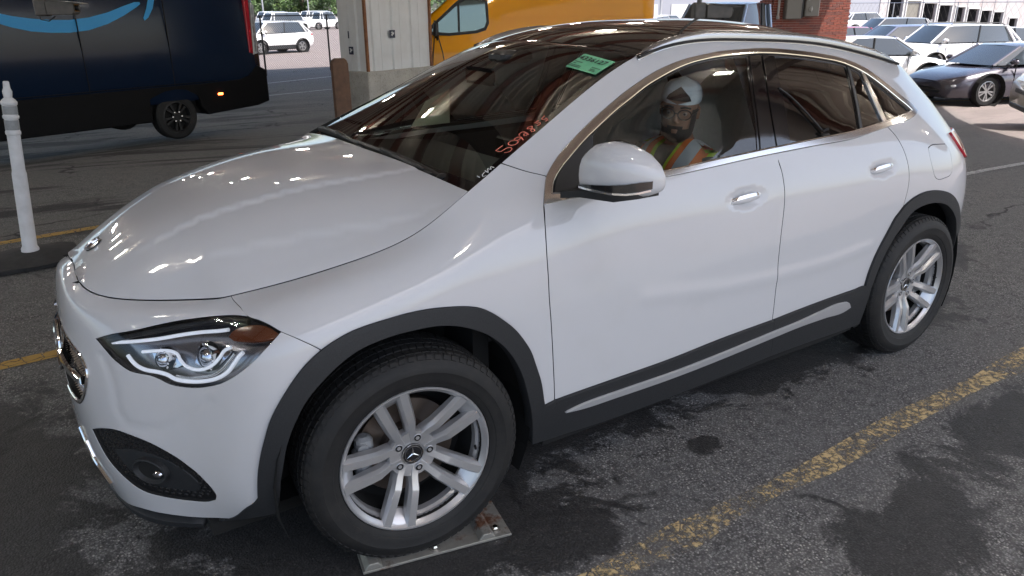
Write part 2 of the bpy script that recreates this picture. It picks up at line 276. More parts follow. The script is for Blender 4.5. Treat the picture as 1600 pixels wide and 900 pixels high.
UV = {'hoodfront_u': [[0.0607,1.183],[0.7646,1.1808]],
'seam': [[0.7646,1.1808],[0.8449,1.0852],[0.8986,0.9999]],
'seam2': [[1.0239,0.8764],[1.0638,0.8297],[1.1054,0.7677],[1.1434,0.706]],
'archF': [[0.9401,0.1745],[0.9484,0.2367],[0.9564,0.2977],[0.9756,0.4077],[1.0028,0.5144],[1.041,0.5933],[1.0954,0.6662],[1.1434,0.706],[1.1915,0.7297],[1.2379,0.744],[1.2899,0.7456],[1.3465,0.7416],[1.4022,0.7353],[1.459,0.7225],[1.5358,0.6942],[1.5961,0.6668],[1.638,0.6413],[1.6811,0.6034],[1.7233,0.5569],[1.7665,0.5037],[1.8031,0.4455],[1.8312,0.3918],[1.8501,0.3371],[1.8728,0.2682],[1.8859,0.2037],[1.8945,0.1548]],
'archFi': [[0.9973,0.1632],[1.0037,0.2101],[1.0166,0.2771],[1.0359,0.3896],[1.0607,0.4705],[1.0961,0.5449],[1.156,0.6052],[1.2002,0.6337],[1.2471,0.6535],[1.3017,0.662],[1.3571,0.6639],[1.4216,0.6573],[1.4901,0.6437],[1.5563,0.615],[1.6117,0.5772],[1.6576,0.5381],[1.6996,0.4911],[1.7427,0.4301],[1.7777,0.3642],[1.8014,0.3035],[1.8181,0.2426],[1.8372,0.1644],[1.8483,0.0977],[1.8571,0.0248]],
'bumperlow': [[0.3883,0.0124],[0.4965,0.0329],[0.5729,0.0332],[0.6858,0.0293],[0.8029,0.0369],[0.9256,0.1529],[0.9401,0.1745]],
'HL': [[0.3772,0.7605],[0.4343,0.8416],[0.4934,0.8959],[0.5467,0.947],[0.6084,0.989],[0.6793,1.014],[0.7621,1.0279],[0.8552,1.018],[0.9041,0.9945],[0.9421,0.966],[0.984,0.9254],[1.0239,0.8764],[1.0046,0.8381],[0.9827,0.7994],[0.9566,0.7548],[0.9283,0.7145],[0.9058,0.6889],[0.8834,0.6659],[0.8494,0.6378],[0.8107,0.6171],[0.773,0.6033],[0.7362,0.5981],[0.6853,0.6023],[0.6531,0.6164],[0.618,0.6281],[0.5789,0.63],[0.5426,0.6343],[0.5157,0.646],[0.4898,0.6606],[0.4593,0.6803],[0.4288,0.7082]],
'fog': [[0.3473,0.3095],[0.4272,0.3431],[0.4923,0.3608],[0.5787,0.3566],[0.6263,0.3455],[0.6682,0.3267],[0.704,0.3057],[0.7358,0.2783],[0.7607,0.252],[0.7785,0.2235],[0.7917,0.1957],[0.7968,0.1645],[0.7863,0.1405],[0.7571,0.1248],[0.6893,0.1185],[0.6427,0.1189],[0.5913,0.1222],[0.5545,0.1267],[0.5228,0.1392],[0.4952,0.1571],[0.4651,0.1786],[0.437,0.2001],[0.4074,0.2287],[0.3778,0.2695]],
'apgap': [[2.0184,1.1543],[2.0322,1.0881],[2.0567,1.0097]],
'chrome_o': [[1.9775,0.8977],[2.01,0.9477],[2.0618,1.0132],[2.1002,1.0381],[2.1416,1.0578],[2.2275,1.0802],[2.3087,1.0937],[2.3864,1.1011],[2.4649,1.1078],[2.5424,1.1117],[2.6212,1.1156],[2.6997,1.1171],[2.7794,1.1176],[2.8602,1.1166],[2.9455,1.1176],[3.0581,1.1168],[3.184,1.1202],[3.3941,1.1201],[3.5682,1.1216],[3.7456,1.1167],[3.8809,1.0927],[3.9943,1.0434],[4.1085,0.983],[4.1892,0.9306],[4.2036,0.9056],[4.1628,0.8861],[4.0911,0.8654],[3.8632,0.843],[3.6007,0.8347],[3.3696,0.8395],[3.1116,0.8425],[2.9438,0.8439],[2.7074,0.8424],[2.484,0.8398],[2.2451,0.8443],[2.0627,0.8683]],
'chrome_i': [[2.0244,0.9214],[2.0562,0.9628],[2.0842,0.9848],[2.1222,1.0051],[2.1586,1.0185],[2.2381,1.0465],[2.3181,1.0646],[2.3992,1.0776],[2.4781,1.0852],[2.5564,1.0933],[2.6393,1.0975],[2.7144,1.101],[2.7899,1.1027],[2.8689,1.1018],[2.947,1.1006],[3.0568,1.0986],[3.1709,1.1],[3.3796,1.0987],[3.5518,1.0997],[3.7141,1.0955],[3.8336,1.0732],[3.9469,1.028],[4.0522,0.9668],[4.1198,0.9162],[4.132,0.9024],[4.1028,0.8947],[4.0479,0.8849],[3.8704,0.8652],[3.6165,0.8567],[3.3819,0.8582],[3.1207,0.8586],[2.9523,0.8598],[2.7171,0.8603],[2.4938,0.8565],[2.2558,0.8617],[2.0747,0.8883]],
'door_front': [[1.9775,0.8977],[1.9447,0.8195],[1.9152,0.7034],[1.9128,0.5882],[1.9208,0.4499],[1.9312,0.3072],[1.9434,0.1669]],
'door_front_sill': [[1.9434,0.1669],[1.9693,0.0121]],
'door_mid': [[3.092,0.8427],[3.0977,0.8158],[3.1014,0.7822],[3.1001,0.7398],[3.0983,0.7039],[3.0927,0.6578],[3.0866,0.6128],[3.0813,0.5541],[3.0796,0.4825],[3.0835,0.3396],[3.0884,0.1946]],
'door_mid_sill': [[3.0884,0.1946],[3.1218,0.0195]],
'door_rear': [[3.8696,0.8448],[3.9068,0.7992],[3.9329,0.7522],[3.9446,0.7085],[3.9493,0.6629],[3.9484,0.6093],[3.9368,0.5366]],
'sill_top': [[1.8941,0.1601],[1.9434,0.1669],[2.218,0.1698],[2.5073,0.174],[2.7698,0.1871],[3.0884,0.1946],[3.2463,0.202],[3.4579,0.2087],[3.6332,0.2104],[3.7318,0.2141]],
'sill_low': [[1.8579,0.019],[1.9631,0.0142],[2.2481,0.0006],[2.5506,0.0],[2.8206,0.0053],[3.1218,0.0195],[3.4269,0.0205],[3.7739,0.007]],
'sill_strip': [[1.9861,0.1115],[2.0578,0.1205],[2.2245,0.1235],[2.517,0.1225],[2.7826,0.1305],[3.085,0.1463],[3.26,0.1555],[3.4113,0.1689],[3.5491,0.1744],[3.6124,0.1603],[3.6316,0.137],[3.5916,0.1277],[3.4484,0.1304],[3.2689,0.1295],[3.0931,0.1205],[2.7894,0.1054],[2.5224,0.0983],[2.2283,0.1007],[2.0602,0.1039]],
'archR': [[3.733,0.2107],[3.741,0.2613],[3.7589,0.3155],[3.7767,0.3542],[3.8,0.391],[3.8524,0.4604],[3.8769,0.4914],[3.9129,0.5184],[3.9497,0.5431],[3.9921,0.5599],[4.0415,0.5724],[4.0958,0.5793],[4.1532,0.5793],[4.2145,0.5732],[4.2689,0.5632],[4.3165,0.5475],[4.3649,0.5234],[4.4141,0.4883],[4.4619,0.4441],[4.5106,0.3889],[4.5812,0.3268],[4.581,0.2638],[4.581,0.2128],[4.5672,0.1702],[4.5534,0.1277]],
'archRi': [[3.7841,0.1965],[3.7969,0.2473],[3.8143,0.2965],[3.8373,0.341],[3.8647,0.3807],[3.8975,0.4184],[3.9367,0.4514],[3.9628,0.4775],[3.9952,0.5002],[4.0352,0.5156],[4.083,0.5238],[4.1378,0.5274],[4.1965,0.5238],[4.2429,0.5155],[4.2885,0.5011],[4.335,0.4779],[4.3861,0.4427],[4.4252,0.4086],[4.4577,0.3669],[4.5033,0.3065],[4.5346,0.246],[4.558,0.1896],[4.5277,0.1554]],
'fuel': [[4.1456,0.7494],[4.1843,0.7571],[4.2555,0.7592],[4.3422,0.7589],[4.3622,0.7431],[4.3607,0.7228],[4.3469,0.6927],[4.3372,0.6611],[4.3257,0.6454],[4.3103,0.6356],[4.258,0.6278],[4.1988,0.6261],[4.1814,0.6305],[4.1638,0.643],[4.1508,0.6678],[4.1422,0.6932],[4.139,0.7232]],
'tail': [[4.5233,0.7728],[4.6362,0.7787],[4.65,0.7405],[4.6362,0.7149],[4.6183,0.6881],[4.514,0.6906],[4.4667,0.7043],[4.4538,0.7247],[4.4728,0.7508]],
'glass_f': [[2.2827,1.0453],[2.3152,1.0604],[2.3965,1.074],[2.4755,1.0819],[2.5538,1.0902],[2.6367,1.0944],[2.7116,1.0977],[2.787,1.0992],[2.866,1.098],[2.944,1.0965],[3.0896,1.0923],[3.0606,1.0187],[3.037,0.9469],[2.9995,0.8602],[2.9518,0.859],[2.7162,0.8586],[2.4927,0.8547],[2.3399,0.8565],[2.228,0.8624],[2.2438,0.9757]],
'sail': [[2.028,0.9183],[2.0597,0.9592],[2.0876,0.981],[2.1256,1.0013],[2.1621,1.0148],[2.235,1.0417],[2.2851,1.0536],[2.2629,1.0122],[2.2365,0.9647],[2.2268,0.8605],[2.0733,0.886]],
'bp_f': [[3.0984,1.0942],[3.1638,1.095],[3.1354,1.0149],[3.1173,0.9563],[3.1041,0.9021],[3.0936,0.8595],[3.0084,0.8592],[3.0381,0.9316],[3.0652,1.0036]],
'bp_r': [[3.1792,1.0949],[3.2368,1.0928],[3.2205,1.0281],[3.2104,0.9741],[3.1963,0.9197],[3.1768,0.8587],[3.1084,0.858],[3.1191,0.9008],[3.1325,0.9553],[3.1507,1.0143]],
'glass_r': [[3.253,1.0931],[3.3759,1.0933],[3.5477,1.094],[3.7094,1.0896],[3.7327,1.0841],[3.7158,1.0014],[3.6924,0.9285],[3.6616,0.8558],[3.615,0.8547],[3.3807,0.8564],[3.1971,0.8586],[3.2104,0.9104],[3.2263,0.9734],[3.2365,1.0278]],
'glass_q': [[3.7587,1.0815],[3.8205,1.0692],[3.8285,0.9873],[3.8424,0.8681],[3.6917,0.859],[3.723,0.9388],[3.7475,1.0211]],
'glass_qq': [[3.8649,1.0627],[3.9419,1.022],[4.0457,0.9598],[4.1055,0.9158],[4.1106,0.9018],[4.051,0.8881],[3.8838,0.8691],[3.8803,0.9693]],
'div1': [[3.73,1.0864],[3.7507,1.0833],[3.7185,0.939],[3.6843,0.8553],[3.6601,0.8538],[3.6961,0.9399]],
'div2': [[3.8282,1.0726],[3.8534,1.067],[3.8689,0.9609],[3.8751,0.8647],[3.8387,0.8633],[3.8329,0.9796]],
'handle_f': [[2.8791,0.7108]],
'handle_r': [[3.7521,0.7133]],
'cup_f': [[2.7589,0.719],[2.9968,0.7034],[2.8892,0.7551],[2.8746,0.6695]],
'cup_r': [[3.6466,0.719],[3.8628,0.7077],[3.7641,0.7449],[3.7463,0.6784]],
'grille': [[0.1871,0.6741],[0.2315,0.7232],[0.2764,0.7243],[0.3216,0.6688],[0.3542,0.5888],[0.362,0.5046],[0.3238,0.4414],[0.2649,0.4381],[0.1895,0.4514]],
'bcorner': [[0.7465,0.0245],[0.8086,0.0496],[0.8856,0.1211],[0.9264,0.1561],[0.9436,0.1927],[1.0,0.1811],[0.9764,0.0875],[0.9117,0.0711],[0.8203,0.04]],
'scallop': [[0.4221,0.6706],[0.462,0.6079],[0.4972,0.5247],[0.5179,0.4358],[0.5513,0.3984],[0.6193,0.3992],[0.6865,0.4235],[0.7483,0.4857],[0.8142,0.5635]],
'door_crease': [[2.3522,0.4407],[2.7206,0.3986],[3.0846,0.3788],[3.4444,0.3788],[3.7226,0.3976]],
'cord': [[3.2126,0.9999],[3.2739,0.9764],[3.3332,0.9416],[3.389,0.8995],[3.4206,0.8703]],
'ws_base': [[1.8805,1.1808]],
'ws_top': [[2.6155,1.1826]],
'drl_top': [[0.43,0.7629],[0.4742,0.7889],[0.5215,0.8148],[0.5859,0.8471],[0.651,0.8821],[0.7259,0.9095],[0.798,0.9252],[0.8257,0.9336]],
'drl_low': [[0.5006,0.7035],[0.5273,0.6724],[0.5504,0.6551],[0.5855,0.6435],[0.6267,0.6413],[0.6588,0.6343],[0.6893,0.6192],[0.7382,0.6168],[0.7888,0.6298],[0.8278,0.6513],[0.8555,0.6833],[0.8724,0.7273],[0.8858,0.7687],[0.8968,0.7903]],
'drl_low2': [[0.6934,0.6337],[0.7361,0.6323],[0.7825,0.6468],[0.8159,0.6648],[0.8394,0.6977],[0.8562,0.7416],[0.8695,0.7818]],
'drl_in': [[0.5426,0.7396],[0.589,0.7577],[0.6395,0.7653],[0.6631,0.7519],[0.6849,0.713],[0.7132,0.6803],[0.7472,0.6706],[0.7775,0.6822],[0.7975,0.7078],[0.8134,0.7519],[0.8265,0.8033],[0.8441,0.8247]],
'hl_bez': [[0.415,0.7694],[0.4801,0.8485],[0.5503,0.9105],[0.6305,0.9577],[0.7268,0.9971],[0.8313,1.0038],[0.8944,0.9843]],
'amber': [[0.8344,0.8858],[0.8424,0.9211],[0.8706,0.9474],[0.9054,0.9584],[0.9442,0.9506],[0.9805,0.9194],[1.0093,0.8819],[0.9992,0.8575],[0.956,0.859],[0.8979,0.8593],[0.8567,0.8634]],
'chamber': [[0.5644,0.7366],[0.6258,0.7471],[0.6521,0.7309],[0.6845,0.6827],[0.6704,0.6654],[0.6213,0.6681],[0.5894,0.6894]],
'chamber2': [[0.7158,0.7466],[0.7992,0.7874],[0.831,0.8039],[0.8165,0.7453],[0.7954,0.6918],[0.7504,0.677],[0.7215,0.6941]],
'projector': [[0.7601,0.7494]],
'projector2': [[0.6192,0.7081]],
'chromestrip': [[0.185,0.2391],[0.215,0.2152],[0.2531,0.1377],[0.3433,0.0771]]}
# ------------------------------------------------------------------ ground: level lane that falls away towards the open lot
def fwd(x, y): return (x+.88)*.551+(y+2.756)*.834
def lat(x, y): return (x+.88)*.834-(y+2.756)*.551
def _ss(a, b, x): t = min(max((x-a)/(b-a), 0), 1); return t*t*(3-2*t)
def gz(x, y): return -.72*_ss(6, 18, fwd(x, y)+1.35*min(max(-5.8-lat(x, y), 0), 6))-2.9*_ss(45, 90, lat(x, y))
def place(px, t, z=None):
    """world x, y at picture column px (1600 wide) and forward distance t"""
    l = (px-800)/1190*t*.938; return (CAM.x+t*.551+l*.834, CAM.y+t*.834-l*.551)
CANOPY = [(-16, -5.3), (26, -5.3), (26, -3), (12.5, -1.0), (19.4, 3.9), (20.8, 4.9), (20.8, 26), (-16, 26)]
M_ASPH = mat('asphalt', (.05, .05, .05), .85); q = NT(M_ASPH)
co = q.coord(); fine = q.noise(co, 210, 3, .75); vo = q.n('TexVoronoi'); vo.inputs['Scale'].default_value = 135; q.l(co, vo.inputs['Vector'])
mid = q.noise(co, 14, 7, .72); big = q.noise(co, .9, 6, .65, .4); sv = q.n('SeparateColor'); q.l(vo.outputs['Color'], sv.inputs[0])
agg = q.mix(q.ramp(sv.outputs[0], [(.1, 0), (.55, .45), (.9, 1)]), (.065, .064, .064), (.30, .295, .29))
agg = q.mix(q.ramp(sv.outputs[1], [(.93, 0), (.97, 1)]), agg, (.55, .53, .49)); agg = q.mix(q.ramp(vo.outputs['Distance'], [(.30, 0), (.70, .9)]), agg, (.018, .018, .018))
agg = q.mix(q.ramp(fine, [(.45, 0), (.7, .6)]), agg, (.08, .076, .072)); agg = q.mix(q.ramp(mid, [(.38, 0), (.72, .55)]), agg, (.21, .205, .20)); agg = q.mix(q.ramp(big, [(.42, 0), (.62, .45)]), agg, (.125, .122, .12))
ck = q.n('TexVoronoi', feature='DISTANCE_TO_EDGE'); ck.inputs['Scale'].default_value = .55; cm_ = q.n('Mix', data_type='RGBA'); cm_.inputs[0].default_value = .35; cn_ = q.n('TexNoise'); cn_.inputs['Scale'].default_value = 2.2; cn_.inputs['Detail'].default_value = 7; q.l(co, cn_.inputs['Vector']); q.l(co, cm_.inputs[6]); q.l(cn_.outputs['Color'], cm_.inputs[7]); q.l(cm_.outputs[2], ck.inputs['Vector'])
crk = q.math('MULTIPLY', q.ramp(ck.outputs['Distance'], [(.003, 1), (.008, 0)]), q.ramp(big, [(.48, 0), (.58, 1)])); agg = q.mix(crk, agg, (.012, .012, .012))
# damp and oil-dark patches with their own outlines
sp = q.n('SeparateXYZ'); q.l(co, sp.inputs[0]); edge_n = q.noise(co, 2.6, 11, .74, .6)
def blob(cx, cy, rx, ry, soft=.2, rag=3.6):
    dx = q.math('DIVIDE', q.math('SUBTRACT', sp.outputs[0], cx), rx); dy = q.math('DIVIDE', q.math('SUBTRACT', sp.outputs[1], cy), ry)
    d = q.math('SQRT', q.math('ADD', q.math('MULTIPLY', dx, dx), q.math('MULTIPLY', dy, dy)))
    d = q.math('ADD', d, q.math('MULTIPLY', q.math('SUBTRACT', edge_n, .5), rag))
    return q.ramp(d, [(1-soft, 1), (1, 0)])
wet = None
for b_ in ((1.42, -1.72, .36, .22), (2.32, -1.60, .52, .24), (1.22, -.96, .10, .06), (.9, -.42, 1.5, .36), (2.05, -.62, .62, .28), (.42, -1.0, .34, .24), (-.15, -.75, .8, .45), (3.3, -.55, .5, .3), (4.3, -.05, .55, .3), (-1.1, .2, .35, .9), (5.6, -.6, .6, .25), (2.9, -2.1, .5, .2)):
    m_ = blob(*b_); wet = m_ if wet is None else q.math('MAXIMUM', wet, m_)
cb = q.coord(scale=(.16, .75, 1), rot=(0, 0, R(-12))); bands = q.ramp(q.noise(cb, 1.5, 6, .65, .5), [(.50, 0), (.56, 1)])
zone = q.math('MULTIPLY', q.ramp(q.math('DIVIDE', q.math('SUBTRACT', sp.outputs[1], 2.4), 2), [(0, 0), (1, 1)]), q.ramp(q.math('DIVIDE', sp.outputs[1], 40), [(.52, 1), (.6, 0)]))
zone = q.math('MULTIPLY', zone, q.ramp(q.math('DIVIDE', sp.outputs[0], 10), [(.35, 1), (.6, .2)]))
gloss = wet; wet = q.math('MAXIMUM', wet, q.math('MULTIPLY', q.math('MULTIPLY', bands, zone), .95))
# older lot paving; its paler sunlit tone is painted up to the canopy's shadow edge
lotd = q.math('SUBTRACT', q.math('SUBTRACT', q.math('MULTIPLY', sp.outputs[0], .588), q.math('MULTIPLY', sp.outputs[1], .809)), 4.6)
lot = q.math('MAXIMUM', q.ramp(lotd, [(0, 0), (.6, 1)]), q.ramp(q.math('SUBTRACT', sp.outputs[1], 29.4), [(0, 0), (.3, 1)]))
pale = q.mix(q.ramp(fine, [(.35, 0), (.65, 1)]), (.13, .105, .10), (.26, .22, .21)); pale = q.mix(q.ramp(big, [(.4, 0), (.7, .5)]), pale, (.16, .135, .13))
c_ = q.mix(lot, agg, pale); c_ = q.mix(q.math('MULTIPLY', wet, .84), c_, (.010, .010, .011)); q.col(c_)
q.rough(q.math('SUBTRACT', .92, q.math('MULTIPLY', gloss, q.math('ADD', .15, q.math('MULTIPLY', mid, .25)))))
h_ = q.math('SUBTRACT', q.math('ADD', q.math('MULTIPLY', fine, .5), q.math('MULTIPLY', mid, .5)), q.math('MULTIPLY', vo.outputs['Distance'], .8)); q.bump(h_, .6, .005)
xs = sorted(set([-600, -300, -150, -90]+list(np.arange(-60, 121, 1.5))+[150, 200, 300, 600])); ys = sorted(set([-400, -200, -100, -50]+list(np.arange(-30, 91, 1.5))+[120, 160, 220, 400, 900]))
V = [(x, y, gz(x, y)) for y in ys for x in xs]; nx = len(xs)
F = [(j*nx+i, j*nx+i+1, (j+1)*nx+i+1, (j+1)*nx+i) for j in range(len(ys)-1) for i in range(nx-1)]
mesh('ground', V, F, M_ASPH)['kind'] = 'structure'
def worn(name, col, lo, hi, scale=34, cut=.5):
    m = mat(name, col, .8); k = NT(m); c0 = k.coord(); n1 = k.noise(c0, scale, 8, .78); n2 = k.noise(c0, 3.5, 4, .6); v2 = k.n('TexVoronoi', feature='DISTANCE_TO_EDGE'); v2.inputs['Scale'].default_value = 16; cw = k.n('Mix', data_type='RGBA'); cw.inputs[0].default_value = .08
    nn = k.n('TexNoise'); nn.inputs['Scale'].default_value = 9; k.l(c0, nn.inputs['Vector']); k.l(c0, cw.inputs[6]); k.l(nn.outputs['Color'], cw.inputs[7]); k.l(cw.outputs[2], v2.inputs['Vector'])
    crack = k.ramp(v2.outputs['Distance'], [(.012, 0), (.045, 1)]); f_ = k.math('ADD', k.math('MULTIPLY', n1, .75), k.math('MULTIPLY', n2, .35)); a = k.math('MULTIPLY', k.ramp(f_, [(lo, 0), (hi, 1)]), crack)
    k.col(k.mix(n1, tuple(x*.72 for x in col), tuple(min(1, x*1.2) for x in col))); k.l(a, k.b.inputs['Alpha']); k.bump(n1, .5, .006); return m
M_YEL = worn('worn_yellow_paint', (.54, .41, .21), .50, .61); M_YEL2 = worn('yellow_paint', (.42, .26, .06), .36, .45); M_WHT = worn('worn_white_paint', (.42, .42, .42), .40, .52)
def line(name, p0, p1, w, m, wob=0, dz=.004):
    p0, p1 = Vector(p0), Vector(p1); d = (p1-p0); L = d.length; d /= L; s = Vector((-d.y, d.x)); n = max(2, int(L/.25)); V = []
    for i in range(n+1):
        p = p0+d*L*i/n; o1, o2 = (rnd.uniform(-wob, wob) for _ in '12')
        for a in (-w/2-o1, w/2+o2): c = p+s*a; V.append((c.x, c.y, gz(c.x, c.y)+dz))
    o = mesh(name, V, [(2*i, 2*i+2, 2*i+3, 2*i+1) for i in range(n)], m); o['kind'] = 'structure'; return o
line('lane_line', (-7, -1.36), (12, -1.245), .11, M_YEL, .02)
line('lane_line', (-9, 1.05), (8, 2.05), .10, M_YEL2); line('lane_line', (-9, 3.05), (6.5, 4.95), .10, M_YEL2)
line('bay_line', (6.3, 1.26), (14, 1.45), .10, M_WHT); line('bay_line', (2.0, 21.6), (14, 26.9), .16, M_WHT); line('bay_line', (1.0, 18.6), (13, 22.0), .12, M_WHT)
line('bay_line', (17.7, 8.6), (22.5, 6.6), .12, M_YEL2)
# ------------------------------------------------------------------ canopy over the lanes
M_DECK = mat('deck_panel', (.36, .33, .28), .6); k = NT(M_DECK); cc = k.coord(); k.col(k.mix(k.ramp(k.noise(cc, .7, 5), [(.35, 0), (.7, 1)]), (.84, .79, .69), (.70, .62, .52)))
M_PURLIN = speckled('red_oxide_steel', (.17, .052, .034), (.22, .08, .05), 6, .6); M_STEEL = speckled('beam_steel', (.16, .12, .09), (.11, .08, .065), 5, .6)
M_TUBE = mat('lamp_tube', (1, 1, 1), .5, emit=(1, .96, .88), es=72); M_WHITE_METAL = mat('white_enamel', (.7, .7, .68), .4)
can = empty('canopy', (4, 9, 0), 0, 'large open sided steel canopy over the inspection lanes', 'canopy')
can_o = Vector((4, 9, 0))
def loc_(p): return (p[0]-4, p[1]-9, p[2])
CP = np.array(CANOPY, float)
def yspan(x):
    ys_ = []
    for (x1, y1), (x2, y2) in zip(CP, np.roll(CP, -1, 0)):
        if (x1 > x) != (x2 > x): ys_.append(y1+(y2-y1)*(x-x1)/(x2-x1))
    return min(ys_), max(ys_)
def xspan(y):
    ys_ = []
    for (x1, y1), (x2, y2) in zip(CP, np.roll(CP, -1, 0)):
        if (y1 > y) != (y2 > y): ys_.append(x1+(x2-x1)*(y-y1)/(y2-y1))
    return min(ys_), max(ys_)
Zc = 5.35
MB().prism([loc_((x, y, 0))[:2] for x, y in CANOPY], 'z', Zc+.10, Zc+.45).obj('roof_slab', M_STEEL, can)
# deck sheets: trapezoid ribs along x
yy = -5.25; n_ = 0
proto = {}
while yy < 24.9:
    x0, x1 = xspan(yy+.01); x2_, x3 = xspan(yy+.98); x1 = min(x1, x3); L = x1-x0; key = round(L, 1)
    V = []; prof = []
    for r in range(4):
        b = r*.25; prof += [(b, 0), (b+.10, 0), (b+.13, .05), (b+.22, .05)]
    prof.append((1.0, 0))
    for x in (0, L): V += [(x, a, h) for a, h in prof]
    m_ = len(prof)
    if n_ < 290: mesh('deck_sheet', V, [(i, i+1, m_+i+1, m_+i) for i in range(m_-1)], M_DECK, can, smooth=False, loc=loc_((x0, yy, Zc+.03)))
    yy += 1.0; n_ += 1
for y in np.arange(-4.9, 25.8, 1.5):
    x0, x1 = xspan(y); mb = MB(); mb.box(((x1-x0)/2, 0, .10), (x1-x0, .012, .20)); mb.box(((x1-x0)/2, .035, .006), (x1-x0, .08, .012)); mb.box(((x1-x0)/2, -.035, .198), (x1-x0, .08, .008)); mb.obj('purlin', M_PURLIN, can, loc=loc_((x0, y, Zc-.18)))
for x in (-12, -5.5, 1.0, 7.5):
    y0, y1 = yspan(x); mb = MB(); mb.box((0, (y1-y0)/2, .25), (.03, y1-y0, .5)); mb.box((0, (y1-y0)/2, .0), (.26, y1-y0, .03)); mb.box((0, (y1-y0)/2, .5), (.26, y1-y0, .03)); mb.obj('main_beam', M_STEEL, can, loc=loc_((x, y0, Zc-.70)))
for x in (-8.7, -2.3, 4.2, 10.7):
    y0, y1 = yspan(x); MB().tube([(0, 0, 0), (0, y1-y0, 0)], .04, 8).obj('conduit', M_STEEL, can, smooth=True, loc=loc_((x, y0, Zc-.24)))
fas = MB()
for (x1, y1), (x2, y2) in zip(CANOPY, CANOPY[1:]+CANOPY[:1]):
    a = Vector((x1, y1)); b = Vector((x2, y2)); d = (b-a).normalized(); s = Vector((d.y, -d.x))
    fas = MB(); fas.add([(*(a+s*.03-Vector((4, 9))), Zc-.55), (*(b+s*.03-Vector((4, 9))), Zc-.55), (*(b+s*.03-Vector((4, 9))), Zc+.5), (*(a+s*.03-Vector((4, 9))), Zc+.5), (*(a+s*.10-Vector((4, 9))), Zc-.55), (*(b+s*.10-Vector((4, 9))), Zc-.55), (*(b+s*.10-Vector((4, 9))), Zc+.5), (*(a+s*.10-Vector((4, 9))), Zc+.5)], [(0, 1, 2, 3), (7, 6, 5, 4), (0, 4, 5, 1), (3, 2, 6, 7), (0, 3, 7, 4), (1, 5, 6, 2)])
    fas.obj('fascia', M_WHITE_METAL, can)
lamp0 = None
for x, y in [(x, y) for y in (-3.6, 1.6, 6.4, 11.2, 16, 20.8) for x in (-9.5, -4.2, 1.2, 6.5, 11.8, 17) if xspan(y)[1] > x+2.0]:
    if lamp0 is None:
        lamp0 = empty('strip_light', (x, y, Zc-.32), 0, 'long white twin tube strip light under the canopy deck', 'light', 'strip lights under the canopy')
        MB().box((0, 0, .02), (.60, .05, .05), 0, 0, .01).obj('lamp_body', M_WHITE_METAL, lamp0)
        for dy in (-.055, .055): MB().tube([(-.27, dy, -.022), (.27, dy, -.022)], .014, 8).obj('tube', M_TUBE, lamp0, smooth=True)
        for dx in (-.25, .25): MB().tube([(dx, 0, .05), (dx, 0, .35)], .006, 5).obj('hanger', M_STEEL, lamp0)
    else: copy_tree(lamp0).location = (x, y, Zc-.32)
# ------------------------------------------------------------------ sheet-metal panels: outlines on a smooth surface, meshed with clean edges and folded lips
def smooth_loop(L, step, corner=38, closed=True):
    L = np.array(L, float); keep = [0]
    for i in range(1, len(L)):
        if np.linalg.norm(L[i]-L[keep[-1]]) > 2e-3: keep.append(i)
    L = L[keep]
    if closed and np.linalg.norm(L[0]-L[-1]) < 2e-3: L = L[:-1]
    n = len(L); T = np.zeros_like(L); cn = np.zeros(n, bool)
    for i in range(n):
        if not closed and i in (0, n-1): cn[i] = True; continue
        a = L[i]-L[i-1]; b = L[(i+1) % n]-L[i]; la, lb = np.linalg.norm(a), np.linalg.norm(b)
        c = np.degrees(np.arccos(np.clip(a@b/(la*lb), -1, 1))); cn[i] = c > corner
        T[i] = (a/la*lb+b/lb*la)/(la+lb)
    out = []
    for i in range(n if closed else n-1):
        j = (i+1) % n; d = L[j]-L[i]; ln = np.linalg.norm(d); k = max(1, int(round(ln/step)))
        ti = d/ln if cn[i] else T[i]; tj = d/ln if cn[j] else T[j]
        for q in range(k):
            t = q/k; h1 = 2*t**3-3*t**2+1; h2 = t**3-2*t**2+t; h3 = -2*t**3+3*t**2; h4 = t**3-t**2
            out.append(h1*L[i]+h2*ln*ti+h3*L[j]+h4*ln*tj)
    if not closed: out.append(L[-1])
    return np.array(out)
def area2(L): x, y = L[:, 0], L[:, 1]; return (x*np.roll(y, -1)-y*np.roll(x, -1)).sum()
def inset_loop(L, d, fixed):
    if area2(L) < 0: s = -1
    else: s = 1
    e = np.roll(L, -1, 0)-L; e /= np.linalg.norm(e, axis=1)[:, None]+1e-12
    nn = np.stack([-e[:, 1], e[:, 0]], 1)*s; m = nn+np.roll(nn, 1, 0); m /= np.linalg.norm(m, axis=1)[:, None]+1e-9
    k = 1/np.clip((m*nn).sum(1), .5, 1); dd = m*(d*k)[:, None]; dd[fixed] = 0
    return L+dd
def inside(P, L):
    x, y = P[:, 0], P[:, 1]; r = np.zeros(len(P), bool); A = L; B = np.roll(L, -1, 0)
    for (x1, y1), (x2, y2) in zip(A, B):
        if y1 == y2: continue
        c = ((y1 > y) != (y2 > y)) & (x < (x2-x1)*(y-y1)/(y2-y1)+x1); r ^= c
    return r
def nearest_dist(P, Q):
    o = np.empty(len(P))
    for i in range(0, len(P), 2000): o[i:i+2000] = np.sqrt(((P[i:i+2000, None]-Q[None])**2).sum(2).min(1))
    return o
def surf_pn(pos, uv, e=7e-4):
    uv = np.asarray(uv, float); P = pos(uv[:, 0], uv[:, 1])
    du = pos(uv[:, 0]+e, uv[:, 1])-pos(uv[:, 0]-e, uv[:, 1]); dv = pos(uv[:, 0], uv[:, 1]+e)-pos(uv[:, 0], uv[:, 1]-e)
    n = np.cross(du, dv); n /= np.linalg.norm(n, axis=1)[:, None]+1e-12
    return P, n
DENTS = []        # (u, v, radius u, radius v, depth): pressed-in cups
